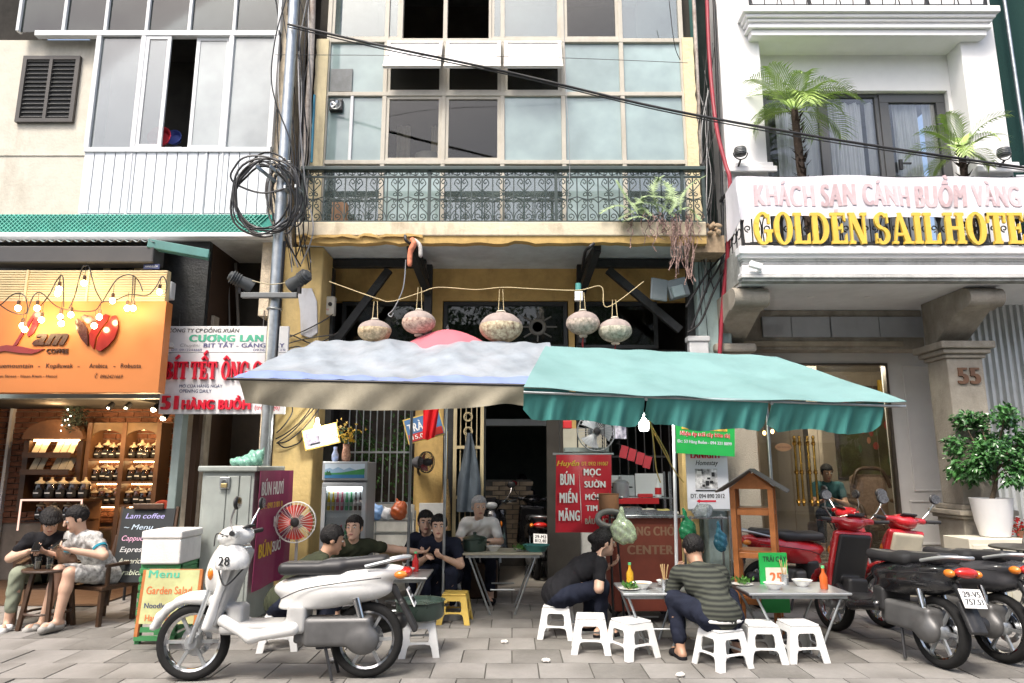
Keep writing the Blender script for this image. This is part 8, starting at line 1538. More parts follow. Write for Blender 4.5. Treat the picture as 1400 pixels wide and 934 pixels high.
YST = M('yellow_plastic', (.62, .44, .1), .4)
ys = copytree(sp0, G(622, 850), -.05, 'yellow plastic stool behind the dark basin', sg_)
for ch in ys.children: ch.data = ch.data.copy(); ch.data.materials[0] = YST
bsn = pot(G(573, 893) + Vc((0, 0, .281)), .2, .13, M('dark_green_enamel', (.03, .05, .04), .3, var=.3), 'wide dark basin on the stool right of the white scooter', False, 'wash_pot')
def low_table(name, label, cx_, cy_, w_, d_, h_, rz=0., m_=ALU, nm='low_table'):
 t = T(nm, label, 'table', (cx_, cy_, 0), rz=rz); z = h_
 def pp(n_, b, mm, **k): o = b.bd(n_, mm, None, **k); o.parent = t
 pp('top', MB().box(-w_, w_, -d_, d_, z - .02, z), m_, bevel=.006); pp('apron', MB().box(-w_ + .03, w_ - .03, -d_ + .03, d_ - .03, z - .05, z - .0201), STEEL)
 for sy in (-1, 1):
  for sx in (-1, 1): pp('leg', MB().cyl((sx * w_ * .85, sy * d_ * .85 + .012 * sx, z - .03), (-sx * w_ * .7 + sx * w_ * 1.0, sy * d_ * .85 + .012 * sx, 0), .011, n=8), STEEL, smooth=50)
  pp('stretcher', MB().cyl((-w_ * .3, sy * d_ * .85, z * .4), (w_ * .3, sy * d_ * .85, z * .4), .008, n=6), STEEL)
 return t
TT = {}
TT['r'] = low_table('t', 'low metal folding table nearest the fruit price board', 2.35, 6.15, .42, .28, .5); TT['w'] = low_table('t', 'low metal table before the woman with tied hair', 1.22, 6.25, .3, .28, .48); TT['l'] = low_table('t', 'low metal table between the diners left of the doorway', -1.15, 6.95, .36, .28, .5); TT['g'] = low_table('t', 'low table in front of the grey-haired woman', -.1, 7.75, .42, .25, .62, m_=M('worn_beige_top', (.36, .33, .25), .5, var=.15))
BOWL = M('white_porcelain', (.65,) * 3)
def dish(x, y, z, r, col, label, h_=.05): t = T('bowl', label, 'bowl', (x, y, z)); MB().lathe([(r * .5, 0), (r * .55, .008), (r, h_), (r * 1.02, h_ + .002), (r * .94, h_), (r * .5, .015), (.001, .013)], (x, y, z), 18).bd('bowl_body', BOWL, t, smooth=50); MB().lathe([(r * .82, h_ * .75), (.001, h_ * .82)], (x, y, z), 16).bd('soup', M('soup_%d' % int(col[0] * 100), col, .3, var=.3, scale=50), t)
for x, y, tz, c_, lb in ((2.2, 6.05, .5, (.35, .2, .08), 'noodle bowl on the folding table, left one'), (2.5, 6.2, .5, (.3, .25, .1), 'noodle bowl on the folding table, right one'), (1.12, 6.2, .48, (.4, .25, .1), 'noodle bowl before the woman with tied hair'), (1.35, 6.3, .48, (.15, .25, .06), 'herb bowl on the table before the woman with tied hair'), (-1.3, 6.95, .5, (.4, .22, .1), 'left noodle bowl on the diners table beside the fridge'), (-1.02, 6.9, .5, (.3, .2, .08), 'right noodle bowl on the diners table beside the fridge'), (-.2, 7.7, .62, (.3, .22, .12), 'noodle bowl before the grey-haired woman')): dish(x, y, tz + .001, .085, c_, lb)
tb_ = T('basin', 'teal plastic basin on the table beside the grey-haired woman', 'basin', (P(733, 745, 7.7).x, 7.7, .621)); MB().lathe([(.1, 0), (.14, .06), (.15, .065), (.135, .06), (.09, .01), (.001, .008)], (P(733, 745, 7.7).x, 7.7, .621), 20).bd('body', M('teal_plastic', (.5,) * 3), tb_, smooth=50)
for k, (x, y, tz, col) in enumerate(((2.62, 6.05, .5, (.5, .1, .02)), (-.95, 7.05, .5, (.5, .02, .02)), (1.05, 6.4, .48, (.55, .3, .02)))): t = T('sauce_bottle', ['orange chilli bottle on the folding table', 'red sauce bottle on the diners table beside the fridge', 'amber vinegar bottle before the woman with tied hair'][k], 'bottle', (x, y, tz)); MB().lathe([(.028, 0), (.032, .01), (.032, .1), (.012, .14), (.012, .17)], (x, y, tz + .001), 12).bd('body', M('sauce_%d' % k, col, .2), t, smooth=40); MB().cyl((x, y, tz + .17), (x, y, tz + .19), .014, n=10).bd('cap', M('cap_green', (.03, .3, .08), .4), t)
# coffee table and chairs of the two men
LTX, LTY = P(72, 778, 6.95).x, 6.95; lt = T('round_table', 'small dark round coffee table between the two seated men', 'table', (LTX, LTY, 0)); zt_ = ZZ(779, 6.8)
MB().lathe([(.001, zt_), (.25, zt_), (.255, zt_ - .012), (.25, zt_ - .024), (.001, zt_ - .024)], (LTX, LTY, 0), 28).bd('top', WOODD, lt, smooth=30)
for k in range(4): a = k * PI / 2 + .6; MB().beam((LTX + .15 * cos(a), LTY + .15 * sin(a), zt_ - .025), (LTX + .22 * cos(a), LTY + .22 * sin(a), 0), .035, .035).bd('leg', WOODD, lt)
MB().tube([(LTX + .19 * cos(a), LTY + .19 * sin(a), .15) for a in [i * PI / 10 for i in range(20)]], .012, 6, True).bd('foot_ring', WOODD, lt)
for k, (dx_, dy_, col, lb) in enumerate(((-.07, -.12, (.5, .42, .3), 'glass of milky coffee on the round table, left one'), (.03, -.1, (.25, .27, .2), 'half-empty drinking glass on the round table, right one'))):
 c = (LTX + dx_, LTY + dy_, zt_ + .001); t = T('drinking_glass', lb, 'glass', c); MB().lathe([(.024, 0), (.03, .002), (.036, .115), (.034, .115), (.028, .006), (.001, .005)], c, 16).bd('tumbler', CLEAR, t, smooth=40); MB().lathe([(.027, .007), (.031, .07 - k * .03), (.001, .0705 - k * .03)], c, 14).bd('drink', M('coffee_drink_%d' % k, col, .3), t, smooth=40)
at_ = tag(MB().lathe([(.04, 0), (.05, .02), (.045, .02), (.035, .006), (.001, .006)], (LTX + .13, LTY - .06, zt_ + .001), 16).bd('ashtray', M('black_glass', (.01, .01, .01), .1), smooth=40), 'small black ashtray on the round table', 'ashtray')
def low_chair(label, loc, rz):
 t = T('wooden_chair', label, 'chair', loc, rz=rz); m_ = WOODD
 def pp(n_, b, **k): o = b.bd(n_, m_, None, **k); o.parent = t
 pp('seat', MB().box(-.23, .23, -.22, .22, .33, .37), bevel=.012)
 for sx in (-1, 1): pp('leg', MB().box(sx * .2 - .02, sx * .2 + .02, .17, .21, 0, .329), bevel=.004); pp('leg', MB().box(sx * .2 - .02, sx * .2 + .02, -.21, -.17, 0, .329), bevel=.004); pp('back_post', MB().beam((sx * .2, -.2, .371), (sx * .2, -.28, .8), .04, .035), bevel=.004); pp('arm', MB().beam((sx * .22, -.23, .57), (sx * .22, .18, .56), .05, .03), bevel=.004); pp('arm_post', MB().box(sx * .22 - .015, sx * .22 + .015, .14, .17, .371, .545))
 for k in range(3): pp('back_slat', MB().box(-.18, .18, -.012, .012, -.03, .03).__class__().beam((-.18, -.21 - .022 * (k + 1), .45 + k * .13), (.18, -.21 - .022 * (k + 1), .45 + k * .13), .02, .07), bevel=.004)
 return t
for k, (a, b) in enumerate(((1003, 886), (1012, 880), (690, 880), (455, 905), (930, 925), (745, 905), (1118, 872))):
 o = blob('paper_tissue', [ball((runi(-.02, .02), runi(-.02, .02), .014), (.028, .02, .012), .01) for _ in range(3)], M('white_tissue', (.62, .6, .56), .9, var=.1), h=.006, warp=lambda X, Y, Z: .005 * np.sin(X * 160 + Z * 90) * np.sin(Y * 140)); o.location = G(a, b); tag(o, 'crumpled paper tissue on the pavement ' + ['right of the stool of the striped diner', 'just behind the other tissue near the striped diner', 'alone on open paving left of centre', 'under the tail of the white scooter', 'at the lower edge below the striped diner', 'left of the stool below the red banner', 'between the stools and the red scooter'][k], 'tissue')
pot((XX(649, 742, 7.72), 7.72, .621), .13, .12, M('dark_green_enamel', (.5,) * 3), 'dark pot on the low table before the old woman')
HB = M('herb_green', (.07, .2, .03), .5, var=.4, scale=30)
for k, (x, y, z, lb) in enumerate(((2.0, 6.25, .5, 'plate of green herbs at the left of the folding table'), (1.0, 6.15, .48, 'plate of green herbs beside the woman with tied hair'), (-1.2, 7.08, .5, 'plate of green herbs on the diners table beside the fridge'), (.1, 7.7, .62, 'plate of green herbs before the old woman'))):
 t = T('herb_plate', lb, 'plate', (x, y, z)); MB().lathe([(.04, 0), (.09, .012), (.085, .012), (.001, .004)], (x, y, z + .001), 18).bd('plate', BOWL, t, smooth=50); mb = MB()
 for _ in range(60): d = Vc((rgau(0, 1), rgau(0, 1), abs(rgau(0, .8)))).normalized(); leafmesh(mb, Vc((x + rgau(0, .03), y + rgau(0, .03), z + .015 + rnd.random() * .03)), d, d.orthogonal().normalized(), .045, .012)
 mb.bd('herbs', HB, t, fix=False)['kind'] = 'stuff'
for k, (x, y, z, lb) in enumerate(((2.38, 6.28, .5, 'chopstick cup on the folding table'), (1.3, 6.12, .48, 'chopstick cup before the woman with tied hair'))):
 t = T('chopstick_cup', lb, 'cup', (x, y, z)); MB().lathe([(.03, 0), (.035, .09), (.031, .09), (.001, .01)], (x, y, z + .001), 14).bd('cup', STAIN, t, smooth=40)
 for _ in range(9): a = runi(0, 6.28); MB().cyl((x, y, z + .02), (x + .035 * cos(a), y + .035 * sin(a), z + .21), .003, n=5).bd('chopstick', M('bamboo_stick', (.5, .34, .16), .7), t)
# ================================================================ people
SKIN = M('warm_skin', (.42, .245, .16), .5, var=.08, scale=14, sss=.08); SKIN2 = M('fair_skin', (.56, .36, .26), .5, var=.08, scale=14, sss=.08)
HAIRB = M('black_hair', (.009, .008, .008), .5, spec=.25, var=.5, scale=60, bump=.6, bscale=90); HAIRG = M('grey_hair', (.33, .33, .34), .6, var=.4, scale=60, bump=.6, bscale=90)
EYEW, IRIS, LIP = M('eye_white', (.6, .58, .55), .3), M('dark_iris', (.02, .012, .01), .2), M('lip', (.33, .12, .10), .5)
def hand(w_, d, ac, curl, side):
 d = d.normalized(); ac = (ac - d * ac.dot(d)).normalized(); nr = d.cross(ac) * side; pr = [ball(w_ + d * .045, (.034, .05, .016), .012, rot=Matrix((ac, d, ac.cross(d))).transposed())]
 for i, (o, L_) in enumerate(((-.028, .06), (-.009, .072), (.01, .068), (.028, .052))):
  b = w_ + d * .085 + ac * o; q = b + (d * cos(curl) + nr * sin(curl)) * L_ * .55; e = q + (d * cos(curl * 2) + nr * sin(curl * 2)) * L_ * .5; pr += [cap(b - d * .02, q, .0095, .009, .004), cap(q, e, .009, .0075, .004)]
 b = w_ + d * .03 - ac * .03 * side; q = b + (d * .6 - ac * side * .7 + nr * .3).normalized() * .04; return pr + [cap(b, q, .012, .01, .008), cap(q, q + (d + nr * .4).normalized() * .03, .01, .008, .004)]
def person(label, px, py, Y, rz, hz=.37, pose=None, pitch=-.2, yaw=0., shirt=None, pants=None, hair='short', hm=HAIRB, sleeve=.55, leg=.9, skin=SKIN, shoes=None, h=.009, ground=0., tilt=0., lean=None, sw=.165, nm='shirt'):
 tgt = P(px, py, Y); pose = pose or {}
 def neck(L): return Vc((sin(tilt) * .48 * cos(L), sin(L) * .48, hz + cos(L) * .48 * cos(tilt)))
 def headc(L): s_ = Vc((sin(tilt) * .5, sin(L), cos(L))); return neck(L) + (s_ + Vc((0, .15, .5))).normalized() * .165
 if lean is None: lean = min([i * .02 for i in range(60)], key=lambda L: abs(headc(L).z + ground - tgt.z))
 Z = MRot(rz, 3, 'Z'); pel = Vc((0, 0, hz)); nb = neck(lean); hd = headc(lean); loc = Vc((tgt.x, tgt.y, ground)) - Z @ Vc((hd.x, hd.y, 0)); loc.z = ground
 t = T('person', label, 'person', loc, rz=rz); ch = pel.lerp(nb, .64); wa = pel.lerp(nb, .3); SH = {}; EL = {}; WR = {}; KN = {}; AN = {}
 for s_ in (-1, 1):
  SH[s_] = nb + Vc((s_ * sw, -.01, -.045)); EL[s_] = Vc(pose.get('e%d' % s_, (s_ * .22, nb.y * .6 + .16, hz + .17))); WR[s_] = Vc(pose.get('w%d' % s_, (s_ * .1, nb.y + .22, hz + .22))); KN[s_] = Vc(pose.get('k%d' % s_, (s_ * .14, .38, max(.43, hz + .04)))); AN[s_] = Vc(pose.get('a%d' % s_, (s_ * .14, .36, .075)))
  for J, A, L1, L2 in ((EL, SH, .28, .0),): v = J[s_] - A[s_]; J[s_] = A[s_] + v.normalized() * min(max(v.length, .22), .30)
  v = WR[s_] - EL[s_]; WR[s_] = EL[s_] + v.normalized() * min(max(v.length, .2), .27)
 RH = MRot(yaw, 3, 'Z') @ MRot(pitch, 3, 'X') @ MRot(-tilt * .5, 3, 'Y'); Hh = lambda x, y, z: hd + RH @ Vc((x, y, z))
 tor = lambda e: [ball(pel, (.165 + e, .125 + e, .115 + e), .04), cap(pel, wa, .115 + e, .12 + e, .05), ball(ch, (sw - .01 + e, .11 + e, .15 + e), .05, rot=MRot(-lean, 3, 'X')), cap(SH[-1] + Vc((.03, 0, 0)), SH[1] - Vc((.03, 0, 0)), .062 + e, None, .05)]
 body = tor(0) + [cap(nb - Vc((0, 0, .03)), hd - RH @ Vc((0, .01, .05)), .056, .05, .03)]
 body += [ball(Hh(0, -.012, .025), (.077, .095, .095), .02, rot=RH), ball(Hh(0, .028, -.045), (.058, .062, .072), .03, rot=RH), cap(Hh(0, .096, .02), Hh(0, .112, -.018), .009, .014, .012), ball(Hh(0, .083, -.055), (.026, .014, .014), .012, rot=RH), ball(Hh(0, .07, -.095), (.025, .022, .018), .02, rot=RH)]
 for s_ in (-1, 1):
  body += [ball(Hh(s_ * .033, .098, .014), (.019, .014, .011), .012, -1, rot=RH), ball(Hh(s_ * .078, -.008, -.005), (.012, .02, .032), .008, rot=RH), cap(SH[s_], EL[s_], .05, .04, .03), cap(EL[s_], WR[s_], .041, .027, .02)]
  body += hand(WR[s_], WR[s_] - EL[s_], Vc((1, 0, 0)), pose.get('curl', .6), s_); hp = pel + Vc((s_ * .09, .02, -.01)); body += [cap(hp, KN[s_], .085, .058, .04), cap(KN[s_], KN[s_].lerp(AN[s_], .35), .056, .056, .02), cap(KN[s_].lerp(AN[s_], .3), AN[s_], .056, .036, .02)]
  fd = Vc((s_ * .04, 1, 0)).normalized(); f0 = Vc((AN[s_].x, AN[s_].y - .035, AN[s_].z - .04)); body += [cap(f0, f0 + fd * .17 - Vc((0, 0, .005)), .034, .03, .03)]
 blob('body', body, skin, t, h)
 fold = lambda X, Y_, Z_: .006 * np.sin(Z_ * 38 + X * 26 + 3 * np.sin(X * 17 + Y_ * 19)) * np.sin(Y_ * 34 + Z_ * 14 + X * 8)
 sl = tor(.014) + [cap(nb - Vc((0, 0, .05)), nb + Vc((0, 0, -.01)), .08, .066, .03)]
 for s_ in (-1, 1):
  f = min(1, sleeve); sl.append(cap(SH[s_], SH[s_].lerp(EL[s_], f), .066, .062 - .01 * f, .03))
  if sleeve > 1: sl.append(cap(EL[s_], EL[s_].lerp(WR[s_], sleeve - 1), .054, .042, .02))
 blob(nm, sl, shirt, t, h, fold); pt = [ball(pel - Vc((0, 0, .02)), (.178, .138, .12), .04)]
 for s_ in (-1, 1):
  hp = pel + Vc((s_ * .09, .02, -.01)); f = min(1, leg * 2); pt.append(cap(hp, hp.lerp(KN[s_], f), .1, .1 - .026 * f, .04))
  if leg > .5: pt.append(cap(KN[s_], KN[s_].lerp(AN[s_], leg * 2 - 1), .073, .056, .02))
 blob('trousers' if leg > .5 else 'shorts', pt, pants or shirt, t, h, fold)
 hr = [ball(Hh(0, -.018, .035), (.09, .105, .1), .02, rot=RH)]
 if hair == 'long': hr += [cap(Hh(0, -.075, -.02), Hh(0, -.09, -.2), .07, .05, .04)]
 if hair == 'bun': hr += [ball(Hh(0, -.125, .03), .042, .02), cap(Hh(0, -.06, 0), Hh(0, -.085, -.06), .06, .04, .03)]
 hr += [rbox(Hh(0, .098, -.055), (.12, .068, .112), .03, .012, -1, rot=RH)] + ([rbox(Hh(0, .0, -.17), (.15, .2, .125), .02, .01, -1, rot=RH)] if hair == 'short' else [rbox(Hh(0, .05, -.17), (.15, .09, .12), .02, .01, -1, rot=RH)])
 if hair == 'fringe': hr = [ball(Hh(0, -.01, .035), (.096, .112, .102), .02, rot=RH), ball(Hh(0, .07, .06), (.075, .05, .035), .02, rot=RH), rbox(Hh(0, .11, -.075), (.12, .068, .112), .03, .012, -1, rot=RH), rbox(Hh(0, .0, -.17), (.15, .2, .125), .02, .01, -1, rot=RH)]
 blob('hair', hr, hm, t, .007, lambda X, Y_, Z_: .002 * np.sin(X * 150 + Y_ * 50 + 3 * np.sin(Z_ * 40)) * np.sin(Y_ * 120 + Z_ * 70) + .003 * np.sin(X * 330 + Z_ * 30))
 for s_ in (-1, 1):
  e = MB().ell(Hh(s_ * .033, .083, .013), (.0135, .009, .0085), RH, 10, 6).bd('eye', EYEW, None, smooth=60); e.parent = t; i_ = MB().ell(Hh(s_ * .033, .0895, .012), (.006, .004, .007), RH, 8, 5).bd('iris', IRIS, None); i_.parent = e
  b = MB().tube([Hh(s_ * .015, .096, .033), Hh(s_ * .033, .0955, .039), Hh(s_ * .051, .083, .034)], [.004, .0055, .003], 5).bd('eyebrow', hm, None, smooth=60); b.parent = t
 m_ = MB().ell(Hh(0, .0945, -.055), (.024, .006, .0085), RH, 10, 6).bd('mouth', LIP, None, smooth=60); m_.parent = t
 if shoes:
  for s_ in (-1, 1): f0 = Vc((AN[s_].x, AN[s_].y - .035, AN[s_].z - .045)); blob('shoe', [cap(f0 - Vc((0, 0, .022)), f0 + Vc((s_ * .007, .18, -.022)), .036, .04, .02), rbox(f0 + Vc((0, .075, .12)), (.1, .2, .105), .01, .01, -1), cap(f0 + Vc((-.04, .12, .0)), f0 + Vc((.045, .12, .0)), .03, None, .01)], shoes, t, .009)
 t['_head'] = 0; del t['_head']; return t, loc, Z, (pel, nb, hd, EL, WR)
def seat_of(loc, label): copytree(sp0, (loc.x, loc.y, 0), runi(-.3, .3), label, sg_)
BLK, DKG, DNV = M('black_cotton', (.012, .012, .014), .85, var=.3, bump=.4, bscale=22), M('dark_olive_cotton', (.035, .04, .024), .85, var=.3, bump=.4, bscale=22), M('dark_navy_cotton', (.014, .017, .03), .85, var=.3, bump=.4, bscale=22)
FLOR = M('grey_white_floral_cotton', (.36, .36, .34), .85, var=.55, scale=22, hue=(.44, .44, .43), bump=.3, bscale=22, dirt=.7, dirtcol=(.04, .05, .06), dscale=12, stretch=1, fray=.58); SLIDE = M('grey_rubber_slide', (.3, .29, .27), .6)
phone = lambda c, R_, lb: tag(MB().obox(c, (.036, .075, .005), R_).bd('smartphone', M('black_glass', (.5,) * 3), bevel=.004), lb, 'phone')
t1, l1, z1_, k1 = person('man in black tee bent over his phone at the far left', 68, 722, 7.0, D2R(-158), .46, {'w-1': (-.02, .5, .72), 'w1': (.06, .49, .72), 'e-1': (-.24, .28, .66), 'e1': (.25, .28, .66), 'k-1': (-.2, .38, .5), 'a-1': (-.22, .36, .075), 'k1': (.16, .4, .5), 'a1': (.2, .38, .075), 'curl': .8}, -.75, .25, BLK, M('grey_green_trousers', (.22, .24, .18), .85, var=.15), 'fringe', shoes=M('white_shoe', (.6, .6, .58), .6), leg=.86, lean=.62, tilt=-.1, skin=SKIN2)
t2, l2, z2_, k2 = person('man in grey floral tee and shorts looking at his phone', 104, 714, 6.95, D2R(160), .46, {'w-1': (-.06, .48, .74), 'w1': (.1, .46, .74), 'e-1': (-.25, .26, .68), 'e1': (.25, .26, .68), 'k-1': (-.04, .42, .52), 'a-1': (-.0, .46, .11), 'k1': (.1, .42, .53), 'a1': (.24, .42, .075), 'curl': .8}, -.42, -.5, FLOR, FLOR, 'short', shoes=SLIDE, leg=.42, lean=.55, tilt=.16, skin=SKIN2)
for (t_, l_, zz_, k_), lb in (((t1, l1, z1_, k1), 'smartphone held by the man in black'), ((t2, l2, z2_, k2), 'smartphone held by the man in floral tee')):
 m_ = (k_[4][1] + k_[4][-1]) / 2; d = (k_[4][1] - k_[3][1] + k_[4][-1] - k_[3][-1]).normalized(); phone(l_ + zz_ @ (m_ + d * .09 + Vc((0, .0, .022))), zz_ @ MRot(-.5, 3, 'X'), lb)
TEALC = M('teal_cuff', (.02, .2, .28), .8)
for s_ in (-1, 1):
 a, b = k2[1] + Vc((s_ * .165, -.01, -.045)), k2[3][s_]; c = a.lerp(b, .55); d = (b - a).normalized(); o = MB().cyl(c - d * .012, c + d * .012, .066, n=20).bd('cuff', TEALC, None, smooth=50); o.parent = t2
low_chair('dark wooden chair under the man in black', (l1.x, l1.y, 0), D2R(-158)); low_chair('dark wooden chair under the man in floral tee', (l2.x, l2.y, 0), D2R(160))
GP = [('short-haired diner in profile in front of the fridge', 455, 738, 6.35, -70, DKG, 'short', -.3, 0., {}), ('smiling woman reaching her arm out beside the fridge', 484, 722, 7.25, -165, DKG, 'bun', 0., -.35, {'e-1': (-.42, .2, .66), 'w-1': (-.66, .3, .64)}), ('dark-haired woman half hidden behind her neighbour', 582, 714, 7.75, 170, DNV, 'long', -.1, .35, {}), ('woman in dark top facing the street in the middle', 600, 720, 7.5, 172, DNV, 'bun', -.05, .2, {}), ('woman with tied hair in black top, hand at her chin', 826, 742, 6.75, -75, BLK, 'bun', -.1, 0., {'e1': (.2, .34, .56), 'w1': (.06, .4, .78)})]
for lb, a, b, Y, r, sh_, hs, pt_, yw, ps_ in GP:
 t, l_, _, _ = person(lb, a, b, Y, D2R(r), .37, ps_, pt_, yw, sh_, DNV, hs, skin=SKIN2 if 'woman' in lb else SKIN, shoes=BLK); seat_of(l_, 'white stool under the ' + lb.split(',')[0])
t, l_, _, _ = person('grey-haired old woman in white blouse leaning on the table', 655, 693, 8.25, D2R(178), .5, {'e-1': (-.24, .3, .68), 'e1': (.24, .3, .68), 'w-1': (.02, .4, .665), 'w1': (-.04, .43, .675)}, -.12, .3, M('white_blouse', (.72, .72, .7), .85, var=.06), DNV, 'bun', HAIRG, sleeve=.7, skin=SKIN2, shoes=BLK)
tag(MB().box(l_.x - .2, l_.x + .2, l_.y - .16, l_.y + .16, .0, .4).bd('wooden_stool', WOODD, bevel=.02), 'dark wooden box stool under the old woman', 'stool')
STR = M('dark_striped_cotton', (.03, .033, .03), .85, var=.2); n_ = STR.node_tree.nodes; L_ = STR.node_tree.links; wv = n_.new('ShaderNodeTexWave'); wv.bands_direction = 'Z'; wv.inputs['Scale'].default_value = 9; wv.inputs['Distortion'].default_value = 1; tc_ = n_.new('ShaderNodeTexCoord'); L_.new(tc_.outputs['Object'], wv.inputs['Vector']); mx = n_.new('ShaderNodeMix'); mx.data_type = 'RGBA'; mx.inputs[6].default_value = (.022, .024, .022, 1); mx.inputs[7].default_value = (.07, .075, .06, 1); L_.new(wv.outputs[0], mx.inputs[0]); L_.new(mx.outputs[2], n_['Principled BSDF'].inputs['Base Color'])
t, l_, _, k_ = person('diner in dark striped shirt seen from behind on a stool', 948, 752, 6.15, D2R(8), .37, {'k-1': (-.24, .34, .43), 'k1': (.24, .34, .43), 'a-1': (-.24, .24, .075), 'a1': (.24, .24, .075)}, -.5, 0., STR, DNV, 'short', sleeve=.8, shoes=BLK, sw=.185)
sp4 = [o for o in bpy.data.objects if o.get('label', '').startswith('white plastic stool under the diner')][0]; sp4.location = (l_.x, l_.y, 0)
MB().lathe([(.178, .0), (.182, .012), (.178, .024)], (0, 0, .33), 24, None, (1, .8, 1)).bd('belt', M('white_paint', (.5,) * 3), None).parent = t
person('dim figure sitting deep inside the dark passage', 714, 640, 12.6, D2R(180), .62, {'k-1': (-.14, .4, .62), 'k1': (.14, .4, .62)}, -.4, 0., DNV, DNV, 'short', h=.014); tag(MB().box(XX(714, 700, 13) - .3, XX(714, 700, 13) + .3, 12.6, 13.2, .02, .5).bd('bench', WOODD, bevel=.02), 'dark bench in the deep passage under the seated figure', 'bench')
t, l_, _, _ = person('dark-haired guest seated in the hotel hall', 1131, 652, 10.6, D2R(160), .5, {}, -.3, .3, M('teal_grey_shirt', (.03, .09, .10), .8), DNV, 'short', ground=.3, h=.012, lean=.2); tag(MB().box(l_.x - .26, l_.x + .26, l_.y - .22, l_.y + .25, .3, .69).bd('hall_seat', UPH, bevel=.04), 'low upholstered seat under the hotel guest', 'seat')
# ================================================================ scooters
TYRE, SEATM, CHR, BLP = M('tyre_rubber', (.018, .018, .018), .8, var=.2, scale=30), M('black_vinyl_seat', (.022, .022, .024), .5, var=.2), M('chrome', (.7, .7, .7), .12, 1.), M('black_plastic', (.022, .022, .023), .5, var=.15)
ORA, TAIL, LENS = M('orange_lens', (.7, .2, .02), .2, coat=.5), M('red_tail_lens', (.5, .02, .015), .2, coat=.5), M('clear_lens', (.6, .62, .62), .1, coat=.6)
def scooter(label, rear, front, paint, trim, plate=None, steer=.0, h=.012, roll=.05, tailp=None):
 rear, front = Vc(rear), Vc(front); d = front - rear; rz = math.atan2(d.y, d.x); t = T('motor_scooter', label, 'scooter', (rear.x, rear.y, rear.z), rz=rz); t.rotation_euler = (roll, 0, rz); B = 1.25
 def pa(nm, mb, m_, par=None, **k): o = mb.bd(nm, m_, None, **k); o.parent = par or t; return o
 def bl(nm, pr, m_, par=None): return blob(nm, pr, m_, par or t, h)
 RX = MRot(D2R(90), 3, 'X')
 for x in (0, B):
  c = (x, 0, .26); w_ = pa('wheel', MB().lathe([(.2, -.03), (.225, -.042), (.25, -.036), (.262, 0), (.25, .036), (.225, .042), (.2, .03)], c, 36, RX, ring=True), TYRE, smooth=60); pa('rim', MB().lathe([(.2, -.03), (.185, -.024), (.18, 0), (.185, .024), (.2, .03)], c, 32, RX, ring=True), CHR, w_, smooth=50); pa('hub', MB().lathe([(.045, -.06), (.06, -.03), (.06, .03), (.045, .06)], c, 16, RX), ALU, w_, smooth=40)
  for k in range(6): a = k * PI / 3; u = Vc((cos(a), 0, sin(a))); pa('spoke', MB().beam(Vc(c) + u * .05, Vc(c) + u * .187, .022, .02, (0, 1, 0)), ALU, w_)
  pa('brake_disc', MB().lathe([(.07, .058), (.11, .058), (.11, .062), (.07, .062)], c, 24, RX, ring=True), STAIN, w_)
 arc_ = lambda cx, r, a0, a1, n, rr, k: [cap((cx + r * cos(a), s_ * .028, .26 + r * sin(a)), (cx + r * cos(a + (a1 - a0) / n), s_ * .028, .26 + r * sin(a + (a1 - a0) / n)), rr, None, k) for a in [a0 + (a1 - a0) * i / n for i in range(n)] for s_ in (-1, 1)]
 bl('front_fender', arc_(B, .305, .35, 2.5, 8, .026, .03) + [ball((B - .05, 0, .56), (.16, .07, .05), .04)], paint)
 for s_ in (-1, 1): pa('fork_leg', MB().cyl((B, s_ * .075, .26), (B - .1, s_ * .065, .62), .018, n=10), ALU, smooth=50)
 tl = MRot(-.28, 3, 'Y')
 bl('front_shield', [rbox((1.04, 0, .64), (.03, .2, .3), .03, .03, rot=tl), ball((1.1, 0, .78), (.09, .13, .2), .08, rot=tl), ball((1.06, 0, .44), (.1, .15, .13), .06), rbox((.96, 0, .62), (.03, .26, .26), .02, .03, -1, rot=tl)], paint); bl('inner_shield', [rbox((1.0, 0, .64), (.022, .165, .27), .02, .02, rot=tl), rbox((.95, 0, .42), (.06, .1, .1), .03, .03)], trim)
 bl('headset', [ball((1.0, 0, 1.0), (.12, .13, .075), .04), ball((1.06, 0, .98), (.07, .1, .075), .03), cap((.97, -.2, 1.02), (.97, .2, 1.02), .03, None, .04)], paint)
 pa('headlight', MB().ell((1.105, 0, .985), (.035, .085, .05), None, 16, 9), LENS, smooth=60); pa('dashboard', MB().obox((.945, 0, 1.055), (.05, .08, .008), MRot(.5, 3, 'Y')), BLP, bevel=.006)
 for s_ in (-1, 1):
  pa('indicator', MB().ell((1.13, s_ * .1, .74), (.03, .04, .05), None, 10, 7), ORA, smooth=60); pa('grip', MB().cyl((.965, s_ * .23, 1.02), (.93, s_ * .36, 1.03), .018, n=10), BLP, smooth=50); pa('brake_lever', MB().tube(smp([(.99, s_ * .2, 1.01), (1.02, s_ * .27, 1.01), (.99, s_ * .36, 1.01)]), .006, 5), CHR, smooth=60)
  m_ = pa('mirror', MB().ell((.93, s_ * .3, 1.24), (.018, .062, .048), None, 14, 8), BLP, smooth=60); pa('mirror_glass', MB().lathe([(.001, 0), (.05, 0)], (.91, s_ * .3, 1.24), 18, MRot(D2R(90), 3, 'Y') @ Matrix.Diagonal(Vc((.8, 1.05, 1)))), M('mirror_silver', (.85, .86, .88), .05, 1., var=0), m_); pa('mirror_stalk', MB().tube(smp([(.98, s_ * .2, 1.04), (.97, s_ * .27, 1.12), (.94, s_ * .3, 1.2)]), .007, 6), CHR, m_, smooth=60)
 bl('floorboard', [rbox((.78, 0, .36), (.26, .15, .04), .03, .03), rbox((.5, 0, .42), (.07, .14, .1), .03, .05)], trim)
